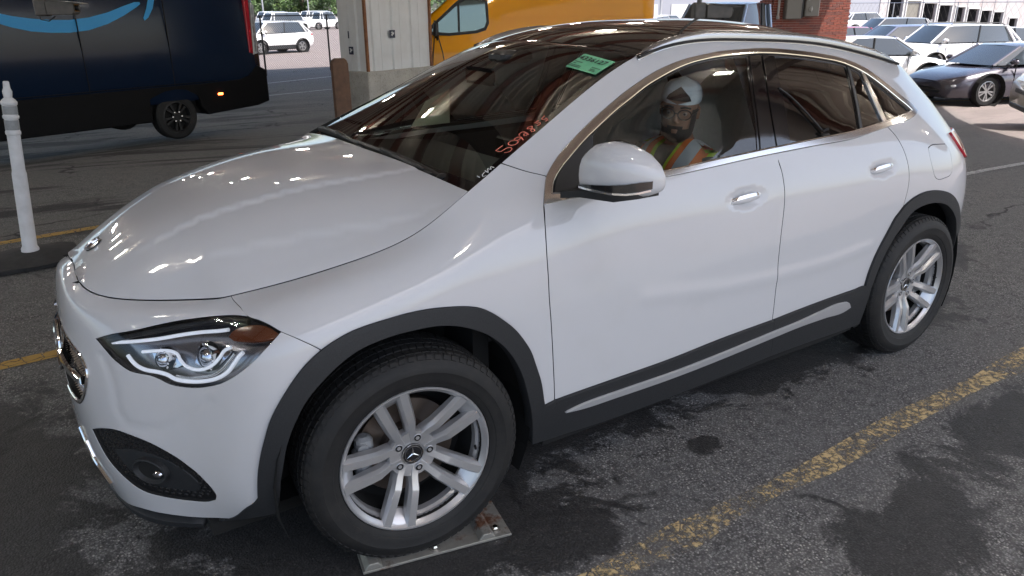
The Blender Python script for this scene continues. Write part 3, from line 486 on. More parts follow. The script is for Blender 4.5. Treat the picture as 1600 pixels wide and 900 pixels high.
CREASES = []      # (polyline in u, v; height; width): pressed-in lines
def seg_dist(u, v, L):
    d = np.full(len(u), 1e9); P = np.stack([u, v], 1)
    for a, b in zip(L[:-1], L[1:]):
        e = b-a; t = np.clip(((P-a)@e)/(e@e), 0, 1); d = np.minimum(d, np.linalg.norm(P-a-t[:, None]*e, axis=1))
    return d
def body_pos(u, v):
    u = np.asarray(u, float); v = np.asarray(v, float)
    P, n = BODY.ev(u, np.clip(v, -.02, BODY.V))
    d = np.zeros(len(u))
    for (a, b, ra, rb, dep) in DENTS:
        q = ((u-a)/ra)**2+((v-b)/rb)**2; d -= dep*np.clip(1-q, 0, 1)**1.3
    for L, h, w_ in CREASES:
        m_ = (u > L[:, 0].min()-3*w_) & (u < L[:, 0].max()+3*w_)
        if m_.any(): d[m_] += h*np.exp(-(seg_dist(u[m_], v[m_], L)/w_)**2)
    return P+n*d[:, None]
LIPS = set()
def panel_data(loops, pos=body_pos, step=.03, bstep=None, off=0, lip=.024, inset=.0030, free_u0=False, corner=38, flip=False):
    bstep = bstep or step; B = []; nb = []
    for k, L in enumerate(loops):
        S = smooth_loop(L, bstep, corner)
        fixed = (S[:, 0] < 1e-3) if free_u0 else np.zeros(len(S), bool)
        S = inset_loop(S, inset if k == 0 else -inset, fixed); B.append(S); nb.append(len(S))
    O = np.concatenate(B); lo, hi = O.min(0), O.max(0)
    gx, gy = np.meshgrid(np.arange(lo[0]+step*.5, hi[0], step), np.arange(lo[1]+step*.5, hi[1], step))
    gx[1::2] += step*.5
    G = np.stack([gx.ravel(), gy.ravel()], 1); m = inside(G, B[0])
    for h in B[1:]: m &= ~inside(G, h)
    G = G[m]
    if len(G): G = G[nearest_dist(G, O) > .55*step]
    A = np.concatenate([O, G]) if len(G) else O
    E = []; s = 0
    for k in nb: E += [(s+i, s+(i+1) % k) for i in range(k)]; s += k
    vs, es, fs, *_ = delaunay_2d_cdt([Vector(p) for p in A], E, [], 0, 1e-7)
    D = np.array([tuple(p) for p in vs]); T = np.array([f for f in fs if len(f) == 3])
    c = D[T].mean(1); m = inside(c, B[0])
    for h in B[1:]: m &= ~inside(c, h)
    T = T[m]
    P, n = surf_pn(pos, D)
    if flip: n = -n; T = T[:, ::-1]
    P = P+n*off
    # boundary edges of the kept triangles -> folded lip
    ec = {}
    for t in T:
        for a, b in ((t[0], t[1]), (t[1], t[2]), (t[2], t[0])):
            ec[(a, b)] = ec.get((a, b), 0)+1
    be = [(a, b) for (a, b) in ec if (b, a) not in ec]
    V = list(P); N = list(n); F = [tuple(t) for t in T]
    if lip > 0:
        tv = {}
        for a, b in be:
            if free_u0 and D[a, 0] < 2e-3 and D[b, 0] < 2e-3: continue
            t = np.cross(P[b]-P[a], n[a]+n[b]); l = np.linalg.norm(t)
            if l < 1e-12: continue
            for i in (a, b): tv[i] = tv.get(i, 0)+t/l
        r1, r2 = {}, {}
        for i, t in tv.items():
            t = t/(np.linalg.norm(t)+1e-9); r = min(.0014, lip*.4)
            r1[i] = len(V); V.append(P[i]+t*r-n[i]*r*.9); q = t*.9+n[i]*.45; N.append(q/np.linalg.norm(q))
            r2[i] = len(V); V.append(P[i]+t*r*1.2-n[i]*lip); N.append(t)
        for a, b in be:
            if a in r1 and b in r1 and not (free_u0 and D[a, 0] < 2e-3 and D[b, 0] < 2e-3):
                F += [(b, a, r1[a], r1[b]), (r1[b], r1[a], r2[a], r2[b])]; LIPS.add(tuple(F[-1]))
    return np.array(V), F, np.array(N)
MY = np.array([1, -1, 1.])
def panel(name, loops, mats, parent, both=True, join=False, **k):
    """left panel, and its mirror image on the right as a second object (or joined when the panel crosses the centre)"""
    LIPS.clear(); V, F, N = panel_data(loops, **k); fm = None
    if mats is M_PAINT: mats = [M_PAINT, M_DARK]; fm = [1 if tuple(f) in LIPS else 0 for f in F]  # inner lip faces coloured black: the shade of the panel gaps painted in
    if join:
        n = len(V); return mesh(name, np.concatenate([V, V*MY]), F+[tuple(i+n for i in f[::-1]) for f in F], mats, parent, N=np.concatenate([N, N*MY]), fmat=None if fm is None else fm+fm)
    o = mesh(name, V, F, mats, parent, N=N, fmat=fm)
    if both: mesh(name, V*MY, [f[::-1] for f in F], mats, parent, N=N*MY, fmat=fm)
    return o
def strip_along(uvs, pos, w0, w1, h):
    """raised rounded strip following a line on a surface: rings across it"""
    P, n = surf_pn(pos, uvs); k = len(P); rings = []
    for i in range(k):
        t = P[min(i+1, k-1)]-P[max(i-1, 0)]; t /= np.linalg.norm(t); s = np.cross(t, n[i]); a = w0+(w1-w0)*i/(k-1)
        rings.append([P[i]+s*a*x+n[i]*h*y for x, y in ((-.5, -.3), (-.5, .5), (-.3, 1), (.3, 1), (.5, .5), (.5, -.3))])
    return rings
# ------------------------------------------------------------------ the white crossover
M_PAINT = mat('white_paint', (.74, .74, .75), .4, 0, 1.0, .04)
q = NT(M_PAINT); co = q.coord(); f1 = q.noise(co, 2.3, 4); f2 = q.noise(co, 60, 3)
q.col(q.mix(q.math('MULTIPLY', q.ramp(f1, [(.52, 0), (.8, 1)]), .35), (.53, .53, .545), (.46, .45, .43)))
q.rough(q.math('ADD', q.math('MULTIPLY', f2, .12), .28))
M_TRIM = speckled('grey_plastic_cladding', (.0095, .0105, .0125), (.016, .0175, .020), 220, .62, .12)
M_BLACK = mat('black_plastic', (.008, .008, .009), .45)
M_GLOSS = mat('gloss_black', (.004, .004, .005), .06, 0, .6)
M_CHROME = mat('chrome', (.78, .77, .76), .07, 1)
M_SATIN = mat('satin_aluminium', (.62, .61, .60), .15, 1)
M_DARK = mat('underbody', (.004, .004, .004), .9)
M_GLASS = glass_mat('windscreen_glass', (.84, .92, .86), 1.0, 1.85)
M_SIDE = glass_mat('side_glass', (.93, .97, .95), 1.0, 1.62)
M_PRIV = glass_mat('privacy_glass', (.10, .105, .11), 1.0, 1.85)
M_LENS = glass_mat('lamp_lens', (.93, .94, .96), 1.0, 1.35)
M_RAIL = mat('rail_aluminium', (.40, .40, .41), .26, .9)
M_TRIMS = mat('silver_trim', (.42, .42, .43), .35, .35)
M_RED = mat('red_lens', (.42, .015, .03), .1, 0, 1)
M_AMBER = mat('amber_reflector', (.16, .04, .012), .18, 0, 1)
M_DRL = mat('light_guide', (.86, .88, .93), .22, 0, .5, emit=(.85, .9, 1), es=.16)
M_LENSBODY = mat('lamp_reflector', (.55, .57, .62), .12, 1)
V_ = BODY.V
def uvl(k): return [tuple(p) for p in UV[k]]
def top(u0, u1, n=14): return [(u, V_) for u in np.linspace(u0, u1, n)]
seam_u, ap_u = UV['seam'][0][0], UV['apgap'][0][0]
car = empty('crossover_car', (0, 0, 0), 0, 'white compact crossover in the middle with a driver in a safety vest at the wheel', 'car')
U_R = BODY.u[-4]                                   # last side station
HL = uvl('HL'); tip = 11; hl_seam = 8
for k, ru, rv in (('cup_f', 1, 1), ('cup_r', 1, 1)):
    p = np.array(UV[k]); c = (p[0]+p[1])/2; DENTS.append((c[0], (p[2, 1]+p[3, 1])/2, abs(p[1, 0]-p[0, 0])/2+.008, abs(p[2, 1]-p[3, 1])/2+.004, .016))
GR = [(0, .640), (.12, .640), (.24, .632), (.318, .610), (.352, .575), (.362, .53), (.352, .470), (.325, .420), (.28, .385), (.2, .370), (.1, .366), (0, .366)]
bump = [(0, 0.0), (0, .366)]+[p for p in GR[::-1][1:-1]]+[(0, .640), (0, V_)]+top(0, seam_u, 16)[1:]
bump += uvl('seam')[1:]+HL[:hl_seam][::-1]+HL[tip:][::-1]+uvl('seam2')[1:]
A = uvl('archF'); B = A[::-1]; iF = int(np.argmin([abs(a[0]-UV['seam2'][-1][0])+abs(a[1]-UV['seam2'][-1][1]) for a in A]))
bump += A[:iF][::-1]+uvl('bumperlow')[::-1][1:]
CREASES.append((smooth_loop(UV['scallop'], .02, closed=False), -.003, .020)); CREASES.append((smooth_loop(UV['door_crease'], .05, closed=False), .004, .03))
bl = panel('front_bumper', [bump, uvl('fog')], M_PAINT, car, join=True, step=.017, bstep=.012, free_u0=True)
# fender, doors, side frame
CO = uvl('chrome_o'); CI = uvl('chrome_i'); DF = uvl('door_front'); DM = uvl('door_mid'); DR = uvl('door_rear'); ST = uvl('sill_top'); AR = uvl('archR')
i_mid = 30; i_rear = 27
fend = top(seam_u, ap_u, 20)+uvl('apgap')[1:]+[CO[1]]+DF[:-1]+ST[:2][::-1]+A[iF:][::-1]+uvl('seam2')[::-1][1:]+HL[hl_seam:tip][::-1]+uvl('seam')[::-1][1:-1]
panel('fender', [fend], M_PAINT, car, step=.026, bstep=.013)
fd = [DF[0]]+CO[i_mid:][::-1]+DM[1:]+ST[1:5][::-1]+DF[::-1][1:-1]
panel('front_door', [fd], M_PAINT, car, step=.0105, bstep=.010)
j = int(np.argmin([abs(a[0]-DR[-1][0])+abs(a[1]-DR[-1][1]) for a in AR]))
rd = [DM[0]]+CO[i_rear:i_mid][::-1]+DR[1:]+AR[:j][::-1]+ST[5:-1][::-1]+DM[::-1][:-1]
panel('rear_door', [rd], M_PAINT, car, step=.0105, bstep=.010)
U_T = BODY.u[16]; U_C = BODY.u[18]
sf = [(ap_u, V_)]+uvl("apgap")[1:]+CO[2:i_rear+1]+DR[1:]+AR[j+1:]+[(AR[-1][0]+.02, .05), (AR[-1][0]+.10, .02), (U_T, .02)]+[(U_T, v) for v in np.linspace(.12, V_, 9)]+top(U_T, ap_u, 40)[1:-1]
FU = uvl('fuel')
panel('body_side', [sf, FU], M_PAINT, car, step=.026, bstep=.013)
panel('fuel_flap', [FU], M_PAINT, car, step=.02, bstep=.01, both=False, inset=.0015)
tg = [(U_T, .02), (U_C, .02), (U_C, .55), (U_C, V_)]+top(U_C, U_T, 10)[1:]+[(U_T, .5)]
rw = [(U_T+.16, .80), (U_C-.12, .80), (U_C-.12, 1.10), (U_T+.14, 1.10)]
V, F, N = panel_data([tg], step=.05); mesh('tailgate', np.concatenate([V, V*MY]), F+[tuple(i+len(V) for i in f[::-1]) for f in F], M_PAINT, car, N=np.concatenate([N, N*MY]))
panel('rear_window', [rw], M_GLOSS, car, join=True, step=.05, off=.004, lip=.01)
TL = [(UV['tail'][0][0]-.03, .80), (U_T+.30, .80), (U_T+.32, .70), (UV['tail'][0][0]+.06, .68), (UV['tail'][0][0]+.0, .73)]
panel('tail_lamp', [TL], M_RED, car, step=.03, off=.012, lip=.03, inset=0)
# hood
zc_t = np.array([-.78, -.705, -.6, -.4, -.2, 0, .25]); zc_z = np.array([.893, .942, 1.003, 1.08, 1.128, 1.155, 1.165]); zc_m = spl_coef(zc_t, zc_z)
U7 = BODY.u[9]; HE = BODY.ev(np.linspace(0, U7, 300), [V_]*300, False)
def sstep(a, b, x): t = np.clip((x-a)/(b-a), 0, 1); return t*t*(3-2*t)
def hood_pos(a, b):
    x = np.asarray(b, float); y = np.abs(np.asarray(a, float)); W, _ = spl_basis(zc_t, 0, x); zc = W@zc_z
    xx = np.minimum(x, .2999); ye = np.maximum(np.interp(xx, HE[:, 0], -HE[:, 1]), 1e-3); ze = np.interp(xx, HE[:, 0], HE[:, 2])
    z = ze+(zc-ze)*(1-np.clip(y/ye, 0, 1.05)**3.2)
    yA, yB = .384+.19*x, .625+.34*x
    fa = sstep(-.72, -.45, x)*(1-.5*sstep(-.1, .25, x))
    z = z+fa*(.008*(1-sstep(yA-.008, yA+.016, y))-.004+.0065*(1-sstep(yB-.008, yB+.016, y))-.00325)*(1-sstep(.9, 1., y/ye))
    return np.stack([x, -np.asarray(a, float), z], 1)
hx = lambda y: .30-.05*(1-(y/.728)**2)
hood_loop = [(-p[1], p[0]) for p in HE[::6]]+[(y, hx(y)) for y in np.linspace(.728, 0, 12)]
panel('hood', [hood_loop], M_PAINT, car, join=True, pos=hood_pos, step=.02, bstep=.014, free_u0=True, lip=.02)
# windscreen and roof: both hang between the two roof edges
U_TOP = UV['ws_top'][0][0]; U_END = BODY.u[15]
wsE = BODY.ev(np.linspace(UV['ws_base'][0][0], U_TOP, 60), [V_-.004]*60, False); rfE = BODY.ev(np.linspace(U_TOP, U_END, 80), [V_-.004]*80, False)
def edge(E, s):
    k = np.clip(s, -.01, 1.01)*(len(E)-1); return np.stack([np.interp(k, range(len(E)), E[:, i]) for i in range(3)], 1)
def ws_pos(a, s):
    a = np.asarray(a, float); s = np.asarray(s, float); e = edge(wsE, s); qq = 1-a**2
    return np.stack([e[:, 0]+qq*(-.045-.045*s), a*e[:, 1], e[:, 2]+qq*(.020+.016*s+.10*s*(1-s))-.012*(1-s)**3], 1)
def rf_pos(a, s):
    a = np.asarray(a, float); s = np.asarray(s, float); e = edge(rfE, s); qq = 1-np.abs(a)**2.2; x1 = -.09*(1-s)**1.5*(1-a**2)+.10*s**2*(1-a**2)
    return np.stack([e[:, 0]+x1, a*e[:, 1], e[:, 2]+qq*(.036+.05*np.sin(np.pi*np.clip(s*1.1, 0, 1)*.9))], 1)
def sheet(name, pos, a0, a1, s0, s1, na, ns, mats, parent, off=0, fm=None):
    a, s = np.meshgrid(np.linspace(a0, a1, na), np.linspace(s0, s1, ns)); uv = np.stack([a.ravel(), s.ravel()], 1)
    P, n = surf_pn(pos, uv, 2e-3); sg = 1 if n[len(n)//2, 2] > 0 else -1; n = n*sg; P = P+n*off; F = []; M = []
    for j_ in range(ns-1):
        for i_ in range(na-1):
            k = j_*na+i_; f = (k, k+1, k+na+1, k+na); F.append(f if sg > 0 else f[::-1])
            M.append(fm(a.ravel()[k]+.5*(a1-a0)/(na-1), s.ravel()[k]+.5*(s1-s0)/(ns-1)) if fm else 0)
    return mesh(name, P, F, mats, parent, N=n, fmat=M)
ws = sheet('windscreen', ws_pos, -1, 1, 0, 1, 41, 33, [M_GLASS, M_GLOSS], car, fm=lambda a, s: 1 if abs(a) > .95 or s < .05 or s > .955 else 0)
M_ROOF = mat('roof_glass', (.010, .008, .007), .04, 0, .5, .8)
sheet('roof', rf_pos, -1, 1, 0, 1, 41, 41, [M_ROOF, M_PAINT], car, fm=lambda a, s: 1 if s > .93 else 0)
for sg in (1, -1):
    mb = MB()
    E_ = BODY.ev(np.linspace(U_TOP-.02, BODY.u[15]-.10, 34), [V_]*34, False); k = len(E_); rings = []
    for i in range(k):
        s = i/(k-1); h = .030*min(1, math.sin(math.pi*min(max(s, .0), 1))**.5*1.35) if 0 < s < 1 else 0; p = E_[i]
        w_ = .0115
        rings.append([(p[0], sg*(p[1]+a_), p[2]+b_) for a_, b_ in ((w_+.004, -.02), (w_+.004, h-.030), (w_, h-.006), (w_-.008, h), (-w_+.008, h), (-w_, h-.006), (-w_-.004, h-.016), (-w_-.002, h-.034), (-w_-.004, -.02))])
    mb.loft(rings); rl_ = mb.obj('roof_rail', M_RAIL, car, smooth=True, auto=50)
    MB().tube([(p[0], sg*(p[1]-.019), p[2]-.004) for p in E_], .006, 6).obj('rail_gap', M_BLACK, rl_, smooth=True); MB().tube([(p[0], sg*(p[1]-.0105), p[2]+.013*min(1, 3*min(i, k-1-i)/(k-1)*2)) for i, p in enumerate(E_)], .0028, 6).obj('rail_groove', M_BLACK, rl_, smooth=True)
# window chrome, black trims, panes
panel('window_chrome', [CO, CI], M_SATIN, car, step=.05, bstep=.012, off=.004, lip=.012, inset=.0005)
for sg in (1, -1):
    P, n = surf_pn(body_pos, smooth_loop(CI, .015)); P = (P+n*.004)*np.array([1, sg, 1]); MB().tube(list(P)+[P[0]], .0032, 6).obj('window_bead', M_CHROME, car, smooth=True)
panel('window_trim', [uvl('chrome_i_raw') if 'chrome_i_raw' in UV else CI, uvl('glass_f'), uvl('glass_r'), uvl('glass_q'), uvl('glass_qq')], M_GLOSS, car, step=.05, bstep=.014, off=-.003, lip=.006, inset=-.003)
panel('mirror_sail', [uvl('sail')], M_BLACK, car, step=.05, off=.008, lip=.012)
panel('pillar_trim', [uvl('bp_f')], M_GLOSS, car, step=.04, off=.002, lip=.006); panel('pillar_trim', [uvl('bp_r')], M_GLOSS, car, step=.04, off=.002, lip=.006)
panel('window_divider', [uvl('div1')], M_BLACK, car, step=.04, off=.003, lip=.006); panel('window_divider', [uvl('div2')], M_SATIN, car, step=.04, off=.003, lip=.006)
for nm, k, m_ in (('front_window', 'glass_f', M_SIDE), ('rear_side_window', 'glass_r', M_PRIV), ('rear_side_window', 'glass_q', M_PRIV), ('quarter_window', 'glass_qq', M_PRIV)):
    panel(nm, [uvl(k)], m_, car, step=.04, bstep=.03, off=-.006, lip=0, inset=-.004)
# cladding: arches, sills
def arch(outer, inner, name):
    panel(name, [outer+inner[::-1]], M_TRIM, car, step=.02, bstep=.014, off=.011, lip=.05, inset=.0005)
arch(uvl('archF'), uvl('archFi'), 'wheel_arch_cladding')
arch(uvl('archR'), uvl('archRi'), 'wheel_arch_cladding')
SL = uvl('sill_low'); DFs = uvl('door_front_sill'); DMs = uvl('door_mid_sill'); AFi = uvl('archFi'); ARi = uvl('archRi')
def sill(n, L): panel(n, [L], M_TRIM, car, step=.03, bstep=.02, off=.010, lip=.05, inset=.001)
sill('sill_cladding', [ST[0], ST[1], DFs[1], SL[0], AFi[-1]])
sill('sill_cladding', ST[1:6]+[DMs[1]]+SL[1:5][::-1])
sill('sill_cladding', ST[5:]+[ARi[0]]+SL[5:][::-1]+[DMs[1]])
panel('sill_trim', [uvl('sill_strip')], M_TRIMS, car, step=.04, bstep=.015, off=.019, lip=.012, inset=0)
u_b = SL[1][0]; uz = SL[-1][0]
V, F, N = panel_data([[(u_b-.05, .03), (uz+.02, .03), (uz+.02, -.019), (u_b-.05, -.019)]], step=.05, off=-.004, lip=.1); mesh('sill_underside', np.concatenate([V, V*MY]), F+[tuple(i+len(V) for i in f[::-1]) for f in F], M_DARK, car, N=np.concatenate([N, N*MY]))
panel('bumper_corner', [uvl('bcorner')], M_TRIM, car, step=.03, off=.006, lip=.05, corner=25)
bq = [(0, .03)]+[(p[0], max(p[1]-.004, .0)) for p in uvl('chromestrip')[::-1][:1]]
lowL = [(0, 0.002), (UV['bumperlow'][0][0], .002), (UV['bumperlow'][3][0], .0)]+[(UV['bumperlow'][3][0], -.019), (0, -.019)]
V, F, N = panel_data([lowL], step=.04, off=.004, lip=.12, inset=0, free_u0=True); mesh('front_lip', np.concatenate([V, V*MY]), F+[tuple(i+len(V) for i in f[::-1]) for f in F], M_TRIM, car, N=np.concatenate([N, N*MY]))
CS = smooth_loop(uvl('chromestrip'), .03, closed=False)
for sg in (1, -1): MB().loft([[(a[0], sg*a[1], a[2]) for a in r] for r in strip_along(CS, body_pos, .022, .012, .008)]).obj('bumper_chrome', M_CHROME, car, smooth=True)
# grille
V, F, N = panel_data([GR], step=.05, off=-.035, lip=0, inset=-.01, free_u0=True); gr = mesh('grille', np.concatenate([V, V*MY]), F+[tuple(i+len(V) for i in f[::-1]) for f in F], M_BLACK, car, N=np.concatenate([N, N*MY]))
GRn = np.array(GR); st = MB()
for iy in range(12):
    for ix in range(20):
        p = np.array([[.012+ix*.02+(iy % 2)*.01, .378+iy*.022]])
        if not inside(p, GRn)[0]: continue
        P, n = surf_pn(body_pos, p); c = P[0]-n[0]*.026; t = np.array([0, 1, 0]); t = t-n[0]*(t@n[0]); t /= np.linalg.norm(t); s_ = np.cross(n[0], t)
        for sg in (1, -1):
            m_ = np.array([1, sg, 1]); st.add([(c+t*.008)*m_, (c+s_*.007)*m_, (c-t*.008)*m_, (c-s_*.007)*m_, (c+n[0]*.012)*m_], [(0, 1, 4), (1, 2, 4), (2, 3, 4), (3, 0, 4)])
st.obj('grille_stud', M_SATIN, gr)['kind'] = 'stuff'
for sg in (1, -1):
    L = np.array([(u_, .50) for u_ in np.linspace(.085, .335, 10)])
    MB().loft([[(p[0], sg*p[1], p[2]) for p in q_] for q_ in strip_along(L, body_pos, .034, .026, .016)]).obj('grille_bar', M_CHROME, gr, smooth=True)
L = np.array([p for p in smooth_loop(GR[1:-1], .03, closed=False)])
for sg in (1, -1):
    r_ = strip_along(L, body_pos, .014, .014, .006); MB().loft([[(p[0], sg*p[1], p[2]) for p in q_] for q_ in r_]).obj('grille_rim', M_CHROME, gr, smooth=True)
def star(mb, r, w, h, m=0):
    """three-pointed star in the x-y plane, ridge up z"""
    for k in range(3):
        a = R(90+120*k); d = Vector((math.cos(a), math.sin(a), 0)); s = Vector((-d.y, d.x, 0))
        mb.add([d*r, s*w-d*w*.58, -s*w-d*w*.58, Vector((0, 0, h))], [(0, 1, 3), (2, 0, 3), (0, 2, 1)], m)
    return mb
def roundel(name, parent, c, n, r, mats, up=Vector((0, 0, 1)), disc=True):
    mb = MB()
    if disc: mb.lathe([(0, .0), (r*.98, .0), (r*.98, -.004)], 32, m=1)
    mb.lathe([(r*.86, .001), (r*.90, .006), (r*.98, .006), (r, .001)], 32)
    s2 = star(MB(), r*.88, r*.11, .007); mb.add([(v[0], v[1], v[2]+.002) for v in s2.V], s2.F, 0)
    o = mb.obj(name, mats, parent, smooth=True, auto=30)
    z = Vector(n).normalized(); y = (up-z*up.dot(z)).normalized(); x = y.cross(z)
    o.matrix_local = Matrix(((x.x, y.x, z.x, c[0]), (x.y, y.y, z.y, c[1]), (x.z, y.z, z.z, c[2]), (0, 0, 0, 1))); return o
P, n = surf_pn(body_pos, [(0.001, .50)]); roundel('grille_star', gr, P[0]+n[0]*.006, (n[0][0], 0, n[0][2]), .088, [M_CHROME, M_GLOSS])
P, n = surf_pn(hood_pos, [(0.0, -.703)]); roundel('hood_badge', car, P[0]+n[0]*.004, (n[0][0], 0, n[0][2]), .030, [M_CHROME, M_BLACK])
# fog-lamp bezel: textured black recess with an eye-shaped hollow and a lamp
FG = uvl('fog'); fo = panel('fog_bezel', [FG], M_BLACK, car, step=.02, bstep=.012, off=-.012, lip=.03, inset=-.002)
fc = np.mean(FG, axis=0); fog_r = [o for o in car.children if o.name.startswith('fog_bezel')]
eye = [(p[0]*.66+fc[0]*.34+.02, p[1]*.60+fc[1]*.40-.006) for p in FG]
fgn = np.array(FG); hx_ = MB(); hx2 = MB()
for iy in range(-9, 12):
    for ix in range(-16, 18):
        p = np.array([[fc[0]+ix*.021+(iy % 2)*.0105, fc[1]+iy*.0155]])
        if not inside(p, inset_loop(smooth_loop(FG, .02), .010, np.zeros(len(smooth_loop(FG, .02)), bool)))[0] or inside(p, np.array(eye)*1.0)[0]: continue
        P, n = surf_pn(body_pos, p); c = P[0]-n[0]*.014; t = np.cross(n[0], [0, 0, 1.]); t /= np.linalg.norm(t); s_ = np.cross(n[0], t)
        V = [c+t*.0095*math.cos(R(60*k+30))+s_*.0085*math.sin(R(60*k+30)) for k in range(6)]+[c+t*.006*math.cos(R(60*k+30))+s_*.0055*math.sin(R(60*k+30))+n[0]*.006 for k in range(6)]
        F = [(k, (k+1) % 6, 6+(k+1) % 6, 6+k) for k in range(6)]+[tuple(range(6, 12))]
        hx_.add(V, F); hx2.add([v*MY for v in V], F)
a_ = hx_.obj('fog_mesh', M_BLACK, fog_r[0]); a_['kind'] = 'stuff'; a_ = hx2.obj('fog_mesh', M_BLACK, fog_r[1]); a_['kind'] = 'stuff'
for sg, pr in ((1, fog_r[0]), (-1, fog_r[1])):
    V, F, N = panel_data([eye], step=.02, bstep=.012, off=-.008, lip=.02); m_ = np.array([1, sg, 1])
    mesh('fog_surround', V*m_, F if sg > 0 else [f[::-1] for f in F], M_TRIM, pr, N=N*m_)
    P, n = surf_pn(body_pos, [(fc[0]+.005, fc[1]+.006)]); c = P[0]*m_; nn = n[0]*m_
    mb = MB().lathe([(.056, -.010), (.054, .006), (.050, .008), (.046, .002), (.040, -.004)], 28); mb.lathe([(.040, -.003), (.0, -.003)], 28, m=1); mb.lathe([(.016, -.002), (.012, .004), (0, .006)], 14, m=2, c=(.02, -.012, 0))
    o = mb.obj('fog_lamp', [M_TRIM, M_DARK, M_LENSBODY], pr, smooth=True, auto=40)
    z = Vector(nn).normalized(); x = Vector((0, 0, 1)).cross(z).normalized(); y = z.cross(x)
    o.matrix_local = Matrix(((x.x*1.1, y.x*.8, z.x, c[0]), (x.y*1.1, y.y*.8, z.y, c[1]), (x.z*1.1, y.z*.8, z.z, c[2]), (0, 0, 0, 1)))
# headlamps
M_LAMPBED = mat('lamp_bed', (.26, .26, .28), .2, .85)
for sg in (1, -1):
    m_ = np.array([1, sg, 1]); fl = (lambda F: F) if sg > 0 else (lambda F: [f[::-1] for f in F])
    V, F, N = panel_data([HL], step=.03, bstep=.015, off=-.004, lip=.0, inset=.0015); hl = mesh('headlamp', V*m_, fl(F), M_LENS, car, N=N*m_)
    V, F, N = panel_data([HL], step=.03, bstep=.015, off=-.055, lip=-0.0, inset=-.002); mesh('lamp_housing', V*m_, fl(F), M_LAMPBED, hl, N=N*m_)
    S = inset_loop(smooth_loop(HL, .015), -.001, np.zeros(len(smooth_loop(HL, .015)), bool)); P, n = surf_pn(body_pos, S); k = len(P)
    mesh('lamp_wall', np.concatenate([P-n*.003, P-n*.06])*m_, [(i, (i+1) % k, k+(i+1) % k, k+i) for i in range(k)], M_BLACK, hl)
    def guide(nm, key, r, dep, m, w=None):
        L = smooth_loop(uvl(key), .012, 80, closed=False); P, n = surf_pn(body_pos, L); P = (P-n*dep)*m_
        return MB().tube(P, r if w is None else w, 8).obj(nm, m, hl, smooth=True, auto=60)
    guide('light_guide', 'drl_top', .0056, .016, M_DRL); guide('light_guide', 'drl_low', .0060, .018, M_DRL); guide('light_guide', 'drl_low2', .004, .016, M_CHROME); guide('light_guide', 'drl_in', .005, .024, M_DRL)
    guide('lamp_trim', 'hl_bez', .010, .014, M_BLACK)
    V, F, N = panel_data([uvl('amber')], step=.02, off=-.016, lip=.02, inset=0); mesh('side_marker', V*m_, fl(F), M_AMBER, hl, N=N*m_)
    V, F, N = panel_data([uvl('chamber')], step=.02, off=-.04, lip=.012, inset=0); mesh('reflector', V*m_, fl(F), M_LENSBODY, hl, N=N*m_)
    V, F, N = panel_data([uvl('chamber2')], step=.02, off=-.045, lip=.012, inset=0); mesh('reflector', V*m_, fl(F), M_LENSBODY, hl, N=N*m_)
    for key, r in (('projector', .034), ('projector2', .028)):
        P, n = surf_pn(body_pos, uvl(key)[:1]); c = (P[0]-n[0]*.045)*m_; z = Vector((-.93, -.30*sg, .12)).normalized(); x = Vector((0, 0, 1)).cross(z).normalized(); y = z.cross(x)
        mb = MB().lathe([(r*1.25, -.01), (r*1.22, .012), (r*1.05, .014)], 24); mb.lathe([(r, .010), (r*.9, .018), (r*.6, .026), (0, .030)], 24, m=1)
        o = mb.obj('projector', [M_CHROME, M_LENSBODY], hl, smooth=True, auto=40)
        o.matrix_local = Matrix(((x.x, y.x, z.x, c[0]), (x.y, y.y, z.y, c[1]), (x.z, y.z, z.z, c[2]), (0, 0, 0, 1)))
# door handles
for key in ('handle_f', 'handle_r'):
    P0, n0 = surf_pn(body_pos, uvl(key)); 
    for sg in (1, -1):
        mb = MB(); a, b = np.array(UV[key][0]), None; rings = []
        for i in range(11):
            s = i/10; L = np.array([[a[0]+(s-.5)*.172, a[1]+.006*(s-.5)]]); P, n = surf_pn(body_pos, L); bow = math.sin(math.pi*s)**.55; hw = .0155*(.55+.45*bow); q0 = P[0]+n[0]*(-.006+.022*bow); t = np.array([0, 0, 1.]); t = t-n[0]*(t@n[0]); t /= np.linalg.norm(t)
            rings.append([tuple((q0+t*hw*x+n[0]*y)*np.array([1, sg, 1])) for x, y in ((-1, -.006), (-1, .002), (-.6, .007), (.6, .007), (1, .002), (1, -.006))])
        h = mb.loft(rings).obj('door_handle', M_PAINT, car, smooth=True, auto=50)
        mb = MB(); rings = []
        for i in range(11):
            s = i/10; L = np.array([[a[0]+(s-.5)*.166, a[1]+.006*(s-.5)]]); P, n = surf_pn(body_pos, L); bow = math.sin(math.pi*s)**.55; hw = .0155*(.55+.45*bow); q0 = P[0]+n[0]*(-.006+.022*bow); t = np.array([0, 0, 1.]); t = t-n[0]*(t@n[0]); t /= np.linalg.norm(t)
            rings.append([tuple((q0+t*(hw*x)+n[0]*y)*np.array([1, sg, 1])) for x, y in ((.15, .0075), (.15, .0095), (.95, .0068), (1.06, .003), (1.06, .0))])
        mb.loft(rings).obj('handle_chrome', M_CHROME, h, smooth=True, auto=50)
